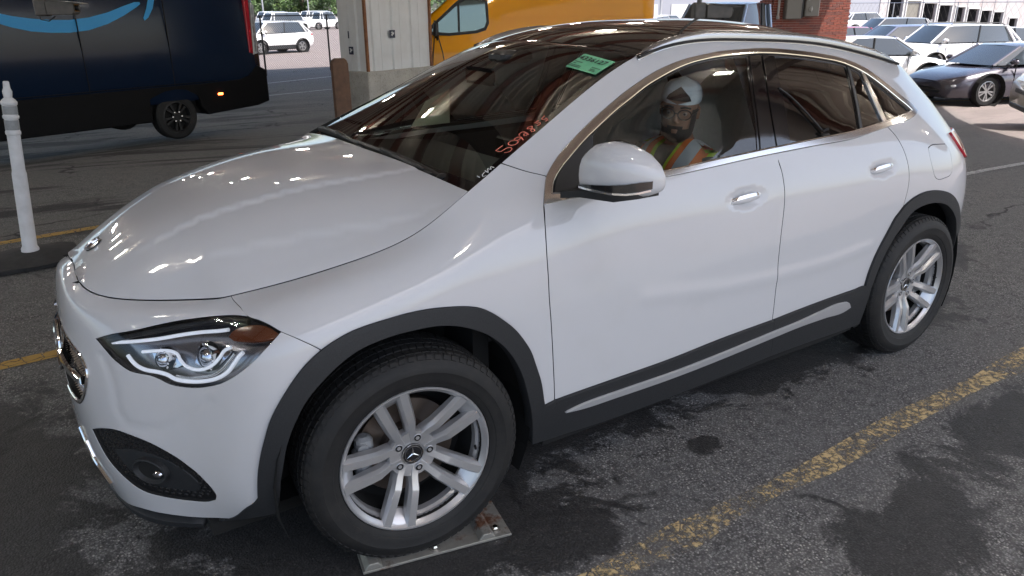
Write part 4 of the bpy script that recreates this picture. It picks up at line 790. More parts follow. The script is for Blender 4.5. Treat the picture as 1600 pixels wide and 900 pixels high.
# ------------------------------------------------------------------ wheels
M_TYRE = mat('tyre_rubber', (.012, .012, .013), .7); q = NT(M_TYRE); co = q.coord(); f = q.noise(co, 14, 6, .7)
q.col(q.mix(q.ramp(f, [(.45, 0), (.75, 1)]), (.0055, .0055, .006), (.017, .0155, .014))); q.bump(q.noise(co, 160, 3), .15, .003)
M_RIM = mat('alloy_silver', (.50, .50, .51), .28, .65, .3); q = NT(M_RIM); q.rough(q.math('ADD', q.math('MULTIPLY', q.noise(q.coord(), 30, 4), .15), .24))
M_ROTOR = mat('brake_rotor', (.16, .13, .11), .4, .9); M_CALIPER = speckled('caliper', (.28, .29, .30), (.18, .18, .18), 40, .5)
def tyre_mesh(mb, r=.356):
    sw = [(.243, -.094), (.249, -.106), (.258, -.1115), (.266, -.114), (.268, -.1165), (.280, -.1205), (.298, -.1222), (.300, -.1232), (.306, -.1225), (.318, -.119), (.330, -.112), (.340, -.104), (.347, -.096), (.351, -.088)]
    prof = list(sw); d = .0045
    prof += [(r-.006, -.086), (r-.006, .086)]
    prof += [(a, -b) for a, b in sw[::-1]]+[(.225, .09), (.225, -.09)]
    n = 96; mb.lathe(prof, n, axis='y', closed=True)
    return mb
def shoulder_blocks(mb, r=.356, n=76):
    for k in range(n):
        a = 2*math.pi*k/n
        for sg in (-1, 1):
            P = []
            for da in (-.026, .026):
                for (rr, y) in ((r-.004, .0875), (r-.0075, .0985), (r-.018, .1085), (r-.022, .106)):
                    aa = a+da+(.012 if y > .1 else 0); P.append((rr*math.cos(aa), sg*y, rr*math.sin(aa)))
            mb.add(P, [(0, 1, 5, 4), (1, 2, 6, 5), (2, 3, 7, 6), (0, 3, 2, 1), (4, 5, 6, 7)])
    for x0, x1, sk, n_ in ((-.0865, -.058, .02, 84), (-.051, -.021, -.016, 92), (-.0145, .0145, .012, 100), (.021, .051, .016, 92), (.058, .0865, -.02, 84)):
        for k in range(n_):
            a0 = 2*math.pi*k/n_; w2 = 2*math.pi/n_*.43; P = []
            for rr in (r-.007, r-(.0015 if abs(x0+x1) > .1 else 0)):
                for a_, y in ((a0-w2, x0), (a0+w2, x0), (a0+w2+sk, x1), (a0-w2+sk, x1)): P.append((rr*math.cos(a_), y, rr*math.sin(a_)))
            mb.add(P, [(4, 5, 6, 7), (0, 1, 5, 4), (1, 2, 6, 5), (2, 3, 7, 6), (3, 0, 4, 7)])
    return mb
def rim_mesh(off):
    mb = MB()
    mb.lathe([(.2435, -.098), (.246, -.104), (.244, -.108), (.240, -.108), (.2375, -.103), (.232, -.098), (.226, -.090), (.2245, -.070), (.2175, -.060), (.2150, -.040), (.2250, -.040), (.236, -.06), (.236, -.09)], 72, axis='y', closed=True)
    def yf(r): return np.interp(r, [.03, .070, .115, .17, .236], [-.062, -.066, -.0900, -.098, -.1045])
    for k in range(5):
        a = off+2*math.pi*k/5
        for sg in (-1, 1):
            rings = []
            for r, o, hw, th in ((.040, .0205, .0160, .038), (.075, .0250, .0150, .038), (.112, .0300, .0166, .038), (.118, .0306, .0168, .038), (.165, .0350, .0174, .036), (.205, .0385, .0180, .032), (.2365, .0415, .0186, .026)):
                y = yf(r); ring = []
                for x, d in ((-1.22, th), (-1.14, .015), (-.66, .0), (.66, .0), (1.14, .015), (1.22, th)):
                    px, pz = r, sg*o+x*hw
                    if r > .22: px = math.sqrt(max(r*r-pz*pz, 0))
                    ring.append((px*math.cos(a)-pz*math.sin(a), y+d, px*math.sin(a)+pz*math.cos(a)))
                rings.append(ring)
            mb.loft(rings)
        # web at the outer end and floor of the slot
        rings = []
        for r, hw, y in ((.196, .031, .040), (.206, .034, .030), (.220, .035, .016), (.236, .036, .006)):
            yy = yf(r)+y; px = math.sqrt(r*r-hw*hw)
            rings.append([(px*math.cos(a)-z*math.sin(a), yy+t, px*math.sin(a)+z*math.cos(a)) for z, t in ((-hw, 0), (hw, 0), (hw, .01), (-hw, .01))])
        mb.loft(rings)
    # hub with lug wells
    mb.lathe([(.0, -.030), (.080, -.030), (.082, -.055), (.078, -.0655), (.066, -.0645), (.040, -.0605), (.037, -.058), (0, -.058)], 40, axis='y')
    return mb
def lug_mesh(off):
    mb = MB()
    for k in range(5):
        a = off+math.pi/5+2*math.pi*k/5; c = (.056*math.cos(a), 0, .056*math.sin(a))
        mb.lathe([(.0135, -.0668), (.0125, -.0675), (.0115, -.066)], 14, c=c, axis='y', m=0); mb.lathe([(.0118, -.0662), (0, -.0662)], 14, c=c, axis='y', m=1)
        mb.lathe([(.0065, -.0664), (.0065, -.0672), (.004, -.0672), (0, -.0668)], 6, c=c, axis='y', m=0)
    return mb
mb = tyre_mesh(MB()); tyre0 = mb.obj('tyre', M_TYRE, None, smooth=True, auto=32); sh0 = shoulder_blocks(MB()).obj('tread', M_TYRE); sh0['kind'] = 'stuff'
rim0 = rim_mesh(math.pi).obj('rim', M_RIM, None, smooth=True, auto=24)
lug0 = lug_mesh(math.pi).obj('wheel_bolt', [M_RIM, M_BLACK], None, smooth=True, auto=30)
rot0 = MB().lathe([(.09, -.012), (.162, -.012), (.164, -.008), (.164, .012), (.162, .016), (.07, .016)], 48, axis='y').lathe([(.09, -.012), (.085, -.035), (.02, -.035)], 32, axis='y').obj('brake_disc', M_ROTOR, None, smooth=True, auto=40)
mbc = MB()
for aa in (-24, -8, 8, 24):
    t = R(180+aa); mbc.box((.152*math.cos(t), -.028, .152*math.sin(t)), (.052, .05, .05), 0, 0, .010)
for zz in (-.055, .055): mbc.lathe([(.0, -.060), (.016, -.060), (.018, -.052), (.018, -.02)], 14, c=(-.150, 0, zz), axis='y')
mbc.box((-.150, -.05, 0), (.030, .02, .13), 0, 0, .006)
cal0 = mbc.obj('brake_caliper', M_CALIPER, None, smooth=True, auto=35)
M_CAPB = mat('hub_cap_black', (.012, .012, .014), .2, 0, .5)
cap0 = MB().lathe([(.0, -.064), (.026, -.064), (.0265, -.0655), (.033, -.0655), (.0345, -.063), (.035, -.056)], 36, axis='y').obj('hub_cap', [M_CAPB], None, smooth=True, auto=30)
rg = MB(); rg.lathe([(.0262, -.0650), (.0266, -.0672), (.0278, -.0672), (.0282, -.0652)], 36, axis='y'); rg.lathe([(.0322, -.0652), (.0328, -.0668), (.034, -.0666), (.0346, -.064)], 36, axis='y')
s2 = star(MB(), .0245, .0036, .002); rg.add([(v[0], -.0645-v[2], v[1]) for v in s2.V], [f[::-1] for f in s2.F]); ring0 = rg.obj('hub_star', M_CHROME, None, smooth=False)
valve0 = MB().tube([(.205, -.086, -.02), (.198, -.105, -.019)], .004, 8).obj('valve', M_BLACK)
bar0 = MB().lathe([(.2148, -.041), (.214, .10), (.236, .11)], 48, axis='y').lathe([(.06, .045), (.214, .05)], 40, axis='y').obj('rim_barrel', M_DARK, None, smooth=True, auto=40)
protos = [bar0, tyre0, sh0, lug0, cap0, ring0, valve0]
WHEELS = [((0, -.80, .355), -.096, 0, 0), ((2.729, -.80, .352), 0, R(-8), 0), ((0, .80, .355), math.pi-.096, 0, 1), ((2.729, .80, .352), math.pi, 0, 1)]
for k, (loc, rz, spin, right) in enumerate(WHEELS):
    wh = rim0 if k == 0 else rim0.copy()
    if k: COL.objects.link(wh)
    wh.name = 'wheel'; wh.parent = car; wh.location = loc; wh.rotation_euler = Euler((0, spin, rz), 'XYZ')
    for p in protos+[rot0, cal0]:
        o = p if k == 0 else p.copy()
        if k: COL.objects.link(o)
        o.parent = wh; o.location = (0, 0, 0); o.rotation_euler = (0, 0, 0)
        if p is rot0 or p is cal0: o.location = (0, .012, 0); o.rotation_euler = (0, -spin+(R(180) if (p is cal0 and k in (1, 2)) else 0), 0)
        if p is cal0 and k == 0: o.rotation_euler = (0, R(-2), 0)
# wheel wells, underside, cabin floor
mb = MB()
for x0 in (0, 2.729):
    for sg in (1, -1):
        rings = []
        for y in (-.872, -.60, -.52):
            rr = .44 if y < -.55 else .02
            rings.append([(x0+rr*math.cos(R(a)), sg*y, .36+rr*math.sin(R(a))*1.02) for a in range(-28, 209, 12)])
        mb.loft(rings, caps=False, closed=False)
mb.box((1.36, 0, .20), (3.9, 1.36, .04)); mb.box((1.36, 0, .30), (1.75, 1.66, .16)); mb.box((-.56, 0, .38), (.28, .80, .24)); mb.box((3.3, 0, .42), (.2, 1.2, .3))
mb.box((-.40, 0, .62), (.06, 1.30, .45)); mb.box((.30, 0, .70), (.06, 1.56, .66)); mb.box((.0, -.52, .84), (.9, .02, .16)); mb.box((.0, .52, .84), (.9, .02, .16))
mb.obj('underbody', M_DARK, car)
# inner body shell behind the gaps
u, v = np.meshgrid(np.linspace(.02, BODY.u[17], 150), np.linspace(.10, BODY.v[6]-.02, 30)); uv = np.stack([u.ravel(), v.ravel()], 1); P, n = surf_pn(body_pos, uv); P = P-n*.03
F = []; cz = P
def blocked(c):
    for x0 in (0, 2.729):
        if (c[0]-x0)**2+(c[2]-.36)**2 < .47**2: return True
    return (c[0] < -.30 and c[2] < .92) or (c[0] < .2 and c[2] > .93) or c[2] > 1.07
for j_ in range(29):
    for i_ in range(149):
        k = j_*150+i_
        if not blocked((P[k]+P[k+151])/2): F.append((k, k+1, k+151, k+150))
mesh('inner_shell', np.concatenate([P, P*MY]), F+[tuple(i+len(P) for i in f[::-1]) for f in F], M_DARK, car)
# ------------------------------------------------------------------ door mirrors
def fold(mb, sg):
    if sg < 0: mb.V = [(x+.22+(abs(y)-.895)*.8, .86+(abs(y)-.895)*.25, z) for x, y, z in mb.V]
    return mb
for sg in (1, -1):
    rings = []
    #        y      x-centre  z-centre  half x  half z
    for y, xc, zc, hx_, hz in ((-.895, .640, 1.168, .012, .022), (-.905, .640, 1.172, .045, .048), (-.925, .644, 1.180, .062, .070), (-.955, .652, 1.190, .074, .085), (-.99, .664, 1.193, .080, .089), (-1.03, .682, 1.190, .079, .084), (-1.065, .702, 1.182, .072, .073), (-1.09, .722, 1.172, .058, .056), (-1.108, .738, 1.164, .036, .034), (-1.115, .746, 1.160, .012, .012)):
        rg_ = []
        for k in range(20):
            a = 2*math.pi*k/20; c, s = math.cos(a), math.sin(a); x = xc+hx_*(abs(c)**.8)*(1 if c > 0 else -1); z = zc+hz*(abs(s)**.75)*(1 if s > 0 else -1)
            if s < 0: z = zc+(z-zc)*.86
            rg_.append((x, sg*y, z))
        rings.append(rg_)
    mo = MB(); mo.loft(rings)
    cutz = lambda y: 1.128
    fold(mo, sg); o = mo.obj('door_mirror', [M_PAINT, M_BLACK], car, smooth=True, auto=60)
    for p in o.data.polygons:
        c = p.center
        if c.z < 1.128+.02*abs(c.y+0) - .02 or (sg > 0 and c.x > .735 and c.x-(.66+(abs(c.y)-.9)*.35) > .055): p.material_index = 1
    if sg < 0: pass
    mb = MB(); mb.loft([[(x0+a*.02, sg*y, z0+b*.011) for a, b in ((-1, -1), (1, -1), (1, 1), (-1, 1))] for x0, y, z0 in ((.70, -.80, 1.10), (.66, -.88, 1.118), (.655, -.94, 1.130))])
    mb.loft([[(x, sg*y, z+dz) for x, dz in ((xa, -.010), (xb, -.010), (xb, .012), (xa, .012))] for y, xa, xb, z in ((-.86, .56, .76, 1.105), (-.93, .585, .72, 1.117), (-1.04, .625, .755, 1.118), (-1.09, .675, .765, 1.130))])
    fold(mb, sg).obj('mirror_foot', M_BLACK, o, smooth=True, auto=50)
    L = [(.575, -.935, 1.150), (.580, -.965, 1.151), (.588, -1.0, 1.152), (.605, -1.045, 1.153), (.636, -1.083, 1.156), (.672, -1.102, 1.160), (.712, -1.113, 1.163)]
    mb = MB(); mb.loft([[(p[0]-.004, sg*(p[1]-.003), p[2]+z) for z in (-.012*t, .012*t)]+[(p[0]+.02, sg*(p[1]+.01), p[2]+z) for z in (.012*t, -.012*t)] for p, t in zip(L, (.15, .4, .6, .9, 1.1, 1.2, 1.0))])
    fold(mb, sg).obj('mirror_indicator', M_GLOSS, o, smooth=True, auto=50)
    mb = MB(); mb.loft([[(p[0]-.007, sg*(p[1]-.005), p[2]+z-.012*t-.002) for z in (-.004, .002)]+[(p[0]+.01, sg*(p[1]+.01), p[2]+z-.012*t) for z in (.002, -.004)] for p, t in zip(L, (.15, .4, .6, .9, 1.1, 1.2, 1.0))])
    fold(mb, sg).obj('mirror_chrome', M_CHROME, o, smooth=True, auto=50)
# ------------------------------------------------------------------ cabin
M_SEAT = speckled('seat_leather', (.60, .62, .60), (.54, .56, .54), 60, .5, .05); M_DASH = mat('dashboard', (.02, .02, .022), .55); M_LINER = mat('headliner', (.62, .63, .60), .9)
def cushion(name, parent, c, d, rot=(0, 0, 0), m=None, bev=.05):
    mb = MB().box((0, 0, 0), d, 0, 0, bev); return mb.obj(name, m or M_SEAT, parent, smooth=True, auto=70, loc=c, rot=rot, sub=2)
for y in (-.37, .37):
    s = cushion('seat', car, (1.62, y, .66), (.52, .52, .20))
    b = cushion('seat_back', s, (.28, 0, .38), (.17, .52, .70), (0, R(14), 0)); cushion('headrest', s, (.385, 0, .80), (.10, .26, .20), (0, R(10), 0))
s = cushion('seat', car, (2.40, 0, .68), (.50, 1.24, .18)); cushion('seat_back', s, (.27, 0, .32), (.15, 1.24, .60), (0, R(18), 0))
for y in (-.36, .36): cushion('headrest', s, (.40, y, .68), (.09, .26, .15), (0, R(10), 0))
mb = MB(); mb.loft([[(x, y, z) for x, z in ((.32, 1.06), (.50, 1.075), (.80, 1.05), (.95, 1.03), (1.00, .98), (.96, .84), (.90, .60), (.34, .60))] for y in (-.74, -.5, -.2, .2, .5, .74)])
mb.box((1.06, -.05, 1.035), (.03, .70, .13), 0, 0, .01); dash = mb.obj('dashboard', M_DASH, car, smooth=True, auto=40)
mb = MB(); c = Vector((1.17, -.37, .97)); ax = Vector((-.90, 0, .42)).normalized(); s_ = Vector((0, 1, 0)); t_ = ax.cross(s_)
mb.tube([c+s_*.185*math.cos(R(a))+t_*.18*math.sin(R(a)) for a in range(0, 361, 12)], .015, 10); mb.tube([c-ax*.02, c+ax*.16], .03, 10)
for a in (180, 0, 270): mb.tube([c, c+s_*.17*math.cos(R(a))+t_*.17*math.sin(R(a))], .014, 8, squash=1.6)
mb.lathe([(.0, .0), (.055, .0), (.06, -.02)], 20, c=c, axis='x'); mb.obj('steering_wheel', M_DASH, car, smooth=True, auto=50)
# headliner, pillars inside, floor
hl_ = sheet('headliner', rf_pos, -.97, .97, .02, .96, 13, 13, [M_LINER], car, off=-.035)
for sg in (1, -1):
    for a0, a1, vm in ((UV['door_mid'][0][0]-.05, UV['door_mid'][0][0]+.06, None),):
        P = []
        for v_ in np.linspace(BODY.v[6]-.02, BODY.v[8]+.02, 6):
            for u_ in (a0, a1): P.append(BODY.ev([u_], [v_])[0][0]-BODY.ev([u_], [v_])[1][0]*.03)
        P = np.array(P)*np.array([1, sg, 1]); mesh('pillar_lining', P, [(2*i, 2*i+1, 2*i+3, 2*i+2) for i in range(5)], M_DASH, car)
    P, n = surf_pn(body_pos, [(u_, v_) for v_ in (BODY.v[3], BODY.v[6]-.03) for u_ in np.linspace(UV['door_front'][0][0], UV['door_rear'][0][0], 12)]); P = (P-n*.05)*np.array([1, sg, 1])
    mesh('door_lining', P, [(i, i+1, i+13, i+12) for i in range(11)], M_DASH, car)
mb = MB(); mb.box((.78, -.02, 1.405), (.03, .21, .065), 0, 0, .02); mb.tube([(.80, -.02, 1.42), (.90, -.02, 1.49)], .012, 8); mb.box((.93, -.02, 1.475), (.16, .12, .05), 0, 0, .015); mb.obj('rear_view_mirror', M_BLACK, car, smooth=True, auto=40)
# cowl, wipers
def wsp(a, s, off=0):
    P, n = surf_pn(ws_pos, [(a, s)], 2e-3); nn = n[0] if n[0][2] > 0 else -n[0]; return Vector(P[0]+nn*off)
mb = MB()
V = []
for t in np.linspace(-1, 1, 25):
    y = t*.72; x = hx(abs(y)); z = float(hood_pos([abs(y)], [x])[0, 2]); V += [(x-.01, y, z-.022), (x+.10, y*.99, z-.03)]
mesh('cowl', V, [(2*i, 2*i+2, 2*i+3, 2*i+1) for i in range(24)], M_BLACK, car)
def wiper(name, a0, s0, a1, s1, arm0):
    mb = MB(); L = [wsp(a0+(a1-a0)*t, s0+(s1-s0)*t, .012) for t in np.linspace(0, 1, 12)]; mb.tube(L, .008, 6, squash=.7)
    L2 = [wsp(a0+(a1-a0)*t, s0+(s1-s0)*t, .026) for t in np.linspace(.1, .92, 9)]; mb.tube(L2, .006, 6, squash=1.6)
    p0 = wsp(*arm0, .02); pm = L2[4]+Vector((0, 0, .008)); q1 = p0.lerp(pm, .45)+Vector((-.01, 0, .012)); mb.tube([p0, q1, pm], [.016, .012, .007], 8); mb.lathe([(.022, -.01), (.022, .015), (.012, .022), (0, .022)], 12, c=p0)
    return mb.obj(name, M_BLACK, car, smooth=True, auto=50)
wiper('wiper', .60, .115, -.80*.42, .075, (.56, .015)) if False else None
# ------------------------------------------------------------------ wipers, lot sticker, paint-pen numbers on the glass
def wiper(name, pts, arm):
    mb = MB(); L = [wsp(a, s, .012) for a, s in smooth_loop(pts, .06, closed=False)]; mb.tube(L, .009, 6, squash=.8)
    k = len(L); L2 = [p+Vector((-.004, 0, .012)) for p in L[1:-1]]; mb.tube(L2, [.004]+[.008]*(len(L2)-2)+[.004], 6)
    pv = Vector(arm); pm = L[k//2]+Vector((-.01, 0, .022)); mb.tube([pv, pv.lerp(pm, .5)+Vector((0, 0, .006)), pm], [.015, .012, .008], 8); mb.lathe([(.022, -.03), (.022, .012), (.012, .02), (0, .02)], 12, c=pv)
    return mb.obj(name, M_BLACK, car, smooth=True, auto=50)
wiper('wiper', [(-.235, .035), (.28, .028), (.70, .012)], (.315, -.535, 1.128))
wiper('wiper', [(-.90, .05), (-.55, .045), (-.02, .022)], (.285, .12, 1.142))
M_PEN = mat('red_paint_pen', (.75, .20, .14), .6); M_WPEN = mat('white_paint_pen', (.80, .80, .80), .6)
STROKES = {'five': [(0.896, 0.275), (0.893, 0.258), (0.89, 0.241), (0.923, 0.246), (0.931, 0.27), (0.949, 0.279), (0.964, 0.275), (0.966, 0.26), (0.944, 0.246)], 'zero': [(0.954, 0.317), (0.958, 0.308), (0.953, 0.298), (0.941, 0.29), (0.926, 0.288), (0.914, 0.292), (0.909, 0.301), (0.914, 0.311), (0.927, 0.319), (0.942, 0.321), (0.954, 0.317)], 'nine': [(0.942, 0.342), (0.924, 0.337), (0.917, 0.326), (0.924, 0.318), (0.941, 0.321), (0.946, 0.334), (0.943, 0.342), (0.97, 0.333)], 'two': [(0.924, 0.347), (0.913, 0.353), (0.915, 0.366), (0.937, 0.371), (0.955, 0.366), (0.959, 0.358), (0.948, 0.354), (0.938, 0.361), (0.943, 0.371), (0.965, 0.366)], 'eight': [(0.934, 0.41), (0.919, 0.399), (0.924, 0.39), (0.941, 0.396), (0.964, 0.399), (0.974, 0.393), (0.965, 0.385), (0.951, 0.388), (0.945, 0.401), (0.934, 0.41)], 'five2': [(0.934, 0.447), (0.927, 0.43), (0.942, 0.432), (0.951, 0.441), (0.962, 0.434), (0.957, 0.421)], 'five3': [(0.936, 0.479), (0.938, 0.46), (0.956, 0.458), (0.96, 0.471), (0.978, 0.463), (0.971, 0.454)], 'one': [(0.939, 0.095), (0.962, 0.092)], 'cee': [(0.956, 0.125), (0.958, 0.11), (0.974, 0.101), (0.981, 0.114)], 'em': [(0.947, 0.133), (0.978, 0.128), (0.949, 0.147), (0.975, 0.147), (0.953, 0.161), (0.979, 0.162)]}
ST = [(0.692, 0.904), (0.95, 0.888), (0.944, 0.77), (0.703, 0.777)]
def strokes(name, keys, m, w):
    mb = MB()
    for k in keys:
        L = smooth_loop(STROKES[k], .012, 75, closed=False); P, n = surf_pn(ws_pos, L, 2e-3); n = np.where(n[:, 2:3] > 0, n, -n); P = P+n*.003
        for i in range(len(P)):
            t = P[min(i+1, len(P)-1)]-P[max(i-1, 0)]; t /= np.linalg.norm(t)+1e-9; s = np.cross(t, n[i])*w
            P[i] = P[i]; mb.V += [tuple(P[i]-s), tuple(P[i]+s)]
            if i: q_ = len(mb.V); mb.F.append((q_-4, q_-3, q_-1, q_-2)); mb.M.append(0)
    o = mb.obj(name, m, car); return o
strokes('painted_number', ['five', 'zero', 'nine', 'two', 'eight', 'five2', 'five3'], M_PEN, .0022)
strokes('painted_mark', ['one', 'cee', 'em'], M_WPEN, .0018)
M_GREEN = speckled('green_paper', (.16, .52, .28), (.19, .58, .32), 30, .6); M_INK = mat('black_ink', (.01, .01, .012), .6)
C = [np.array(ws_pos([a], [s])[0]) for a, s in ST]        # top-left, top-right, bottom-right, bottom-left
nrm = np.cross(C[1]-C[0], C[3]-C[0]); nrm /= -np.linalg.norm(nrm); nrm = nrm if nrm[2] > 0 else -nrm
def stk(u, v, off): return (C[0]*(1-u)*(1-v)+C[1]*u*(1-v)+C[2]*u*v+C[3]*(1-u)*v)+nrm*off
g = MB(); 
for i in range(6):
    for j_ in range(4): g.add([stk(i/6, j_/4, .006), stk((i+1)/6, j_/4, .006), stk((i+1)/6, (j_+1)/4, .006), stk(i/6, (j_+1)/4, .006)], [(0, 1, 2, 3)])
stick = g.obj('lot_sticker', M_GREEN, car)
def text_mesh(name, body, m, parent, fmap, size=1.0, bold=0.0):
    cu = bpy.data.curves.new(name, 'FONT'); cu.body = body; cu.size = size; cu.offset = bold; cu.resolution_u = 2
    tmp = bpy.data.objects.new(name, cu); COL.objects.link(tmp); dg = bpy.context.evaluated_depsgraph_get(); me = bpy.data.meshes.new_from_object(tmp.evaluated_get(dg)); bpy.data.objects.remove(tmp)
    xs = [v.co.x for v in me.vertices]; ys = [v.co.y for v in me.vertices]; x0, x1, y0, y1 = min(xs), max(xs), min(ys), max(ys)
    for v in me.vertices: v.co = Vector(fmap((v.co.x-x0)/(x1-x0), (v.co.y-y0)/(y1-y0)))
    me.materials.clear(); me.materials.append(m); me.update(); return link(name, me, parent)
text_mesh('sticker_number', '4336127', M_INK, stick, lambda x, y: stk(.03+.88*x, .42-.27*y, .0085), bold=.02)
g = MB(); rnd_ = random.Random(5)
for row, (v0, us) in enumerate(((.55, [(.05, .30)]), (.66, [(.05, .16), (.68, .93)]), (.78, [(.05, .38), (.70, .82)]), (.86, [(.03, .40), (.70, .9)]))):
    for a, b in us:
        u_ = a
        while u_ < b:
            d_ = rnd_.uniform(.012, .035); g.add([stk(u_, v0, .0085), stk(u_+d_, v0, .0085), stk(u_+d_, v0+.05, .0085), stk(u_, v0+.05, .0085)], [(0, 1, 2, 3)]); u_ += d_+.01
g.obj('sticker_print', M_INK, stick)
# cord hanging inside the rear door glass with a clip on the sill of the window
CL = [(p, q_) for p, q_ in UV['cord']]; P, n = surf_pn(body_pos, smooth_loop(CL, .02, closed=False)); P = P+n*.003
mb = MB().tube(P, .0040, 6); e = P[-1]; mb.box(tuple(e+np.array([0, -.004, -.006])), (.05, .016, .012), 0, 0, .004); mb.tube([e+np.array([-.012, -.004, .01]), e+np.array([.0, -.014, .018]), e+np.array([.014, -.004, .01])], .006, 8)
mb.box(tuple(e+np.array([0, -.002, -.018])), (.10, .012, .012), 0, 0, .004)
tag(mb.obj('clip_cord', M_BLACK, None, smooth=True, auto=40), 'thin black cord clipped to the rear door window of the white crossover', 'cord')
# ------------------------------------------------------------------ clad column on its concrete plinth
M_CONC = mat('concrete', (.30, .285, .255), .85); q = NT(M_CONC); co = q.coord(); f = q.noise(co, 3, 7, .7); f2 = q.noise(co, 45, 4)
c_ = q.mix(q.ramp(f, [(.35, 0), (.7, 1)]), (.44, .42, .38), (.30, .285, .255)); q.col(q.mix(q.math('MULTIPLY', q.ramp(f2, [(.55, 0), (.68, 1)]), .5), c_, (.14, .13, .115))); q.bump(q.math('ADD', f, f2), .35, .02)
M_CLADD = speckled('cream_cladding', (.66, .67, .68), (.58, .58, .58), 3, .45); M_RUST = speckled('rust_angle', (.26, .11, .045), (.15, .06, .03), 14, .8); M_DECAL = mat('decal_navy', (.012, .018, .045), .5); M_DECALW = mat('decal_white', (.6, .6, .6), .5)
CH = R(20)                                  # the column, the vans and the walls stand about 20 degrees off the car's line
cx, cy = place(572, 13.6); ccol = empty('canopy_column', (cx, cy, 0), CH, 'cream ribbed metal clad column on a grey concrete plinth beside the yellow van', 'column')
W, D = 1.60, .70; g0 = gz(cx, cy)-.15; zt = .62
mb = MB(); mb.prism([(-.10, -.10), (W+.12, -.10), (W+.12, D+.1), (-.10, D+.1)], 'z', g0, zt); mb.obj('plinth', M_CONC, ccol, bev=.025)
def ribsheet(name, L, H, z0, loc, rz):
    prof = [(0, .0)]; x = 0
    pts = [.0, .05, .11, .13, .33, .345, .36, .56, .58, .64]
    V = []; P = []
    x = 0
    while x < L-.05:
        for a, d in ((0, .028), (.10, .028), (.125, 0), (.30, 0), (.302, .006), (.306, 0), (.455, 0), (.48, .028)):
            if x+a <= L: P.append((x+a, d))
        x += .48
    P.append((L, .028 if P[-1][1] > .01 else 0))
    n = len(P); V = [(a, d, z0) for a, d in P]+[(a, d, z0+H) for a, d in P]+[(a, .05, z0) for a, d in P]
    mesh(name, V, [(i, i+1, n+i+1, n+i) for i in range(n-1)]+[(2*n+i, 2*n+i+1, i+1, i) for i in range(n-1)], M_CLADD, ccol, smooth=False, loc=loc, rot=(0, 0, rz))
ribsheet('cladding_sheet', W-.04, 4.9-zt, zt, (.02, -.02, 0), 0); ribsheet('cladding_sheet', D-.04, 4.9-zt, zt, (-.02, D-.02, 0), -math.pi/2)
ribsheet('cladding_sheet', D-.04, 4.9-zt, zt, (W+.02, .02, 0), math.pi/2)
MB().box((W/2, D/2, (zt+4.9)/2), (W-.08, D-.08, 4.9-zt)).obj('column_core', M_STEEL, ccol)
for x in (-.005, W+.005): MB().box((x, -.005, (zt+4.9)/2), (.05, .05, 4.9-zt), 0, 0, .006).obj('corner_angle', M_RUST, ccol)
def decal(x, z, w, h, left=False):
    mb = MB(); mb.box((0, 0, 0), (w, .004, h)); o = mb.obj('decal', M_DECAL, ccol, loc=(x, -.030, z) if not left else (-.030, D-x, z), rot=(0, 0, -math.pi/2 if left else 0))
    mb = MB(); r_ = [(-.32, -.2), (-.1, .1), (-.32, .25), (.05, .32), (.12, .12), (.33, .3), (.3, -.02), (.05, -.08), (-.05, -.3), (-.2, -.15)]; mb.add([(a*w, -.0045, b*h) for a, b in r_], [tuple(range(len(r_)))]); mb.obj('decal_mark', M_DECALW, o)
decal(.60, .62+.60, .13, .13); decal(.34, .62+.34, .11, .13, True)
MB().box((-.031, .40, 1.22), (.004, .025, .12)).obj('decal', M_DECAL, ccol)
px_, py_ = place(527, 13.0); M_PLANK = speckled('weathered_board', (.14, .075, .045), (.085, .045, .03), 9, .75, .1)
pw = .34; mb = MB(); r_ = []
for a in np.linspace(0, math.pi, 9): r_.append((-math.cos(a)*pw/2*(1 if True else 1), 1.32+.0+.07*math.sin(a)))
mb.prism([(-pw/2, 0)]+[(x, z) for x, z in [(-pw/2, 1.24), (-pw/2+.03, 1.30), (-pw/2+.08, 1.33), (pw/2-.08, 1.33), (pw/2-.03, 1.30), (pw/2, 1.24)]]+[(pw/2, 0)], 'y', -.03, .03)
tag(mb.obj('board', M_PLANK, None, loc=(px_, py_, gz(px_, py_)), rot=(R(-4), R(3), CH), bev=.006), 'brown weathered board leaning against the concrete plinth of the column', 'board')
# ------------------------------------------------------------------ white delineator post on its rubber base
M_POST = speckled('white_post', (.70, .70, .72), (.55, .55, .56), 9, .5); M_BAND = speckled('grey_band', (.30, .31, .32), (.24, .25, .26), 50, .4); M_RUB = speckled('rubber_base', (.018, .018, .02), (.035, .035, .036), 15, .8, .2)
pb = empty('delineator_post', (-.885, 3.40, 0), R(5), 'white plastic post with two grey bands on a black rubber base', 'post')
mb = MB(); mb.prism([(-.30, -.20), (-.22, -.27), (.24, -.27), (.31, -.19), (.31, .2), (.24, .27), (-.22, .27), (-.30, .2)], 'z', 0, .035); mb.lathe([(.30, .035), (.16, .06), (.075, .075), (0, .075)], 24); mb.obj('rubber_base', M_RUB, pb, smooth=True, auto=30, bev=.008)
mb = MB(); mb.lathe([(0.0000, .05), (0.0544, .05), (0.0560, .09), (0.0464, .11), (0.0448, .62), (0.0400, .64), (0.0396, .88), (0.0448, .885), (0.0464, .90), (0.0416, .91), (0.0408, .985), (0.0472, .99), (0.0488, 1.005), (0.0432, 1.012), (0.0424, 1.075), (0.0480, 1.08), (0.0496, 1.095), (0.0400, 1.11), (0.0240, 1.125), (0.0264, 1.14), (0.0288, 1.165), (0.0208, 1.185), (0.0176, 1.225), (0.0136, 1.23), (0.0000, 1.23)], 28)
sh = mb.obj('post_shaft', M_POST, pb, smooth=True, auto=35, rot=(0, R(4.2), 0)); 
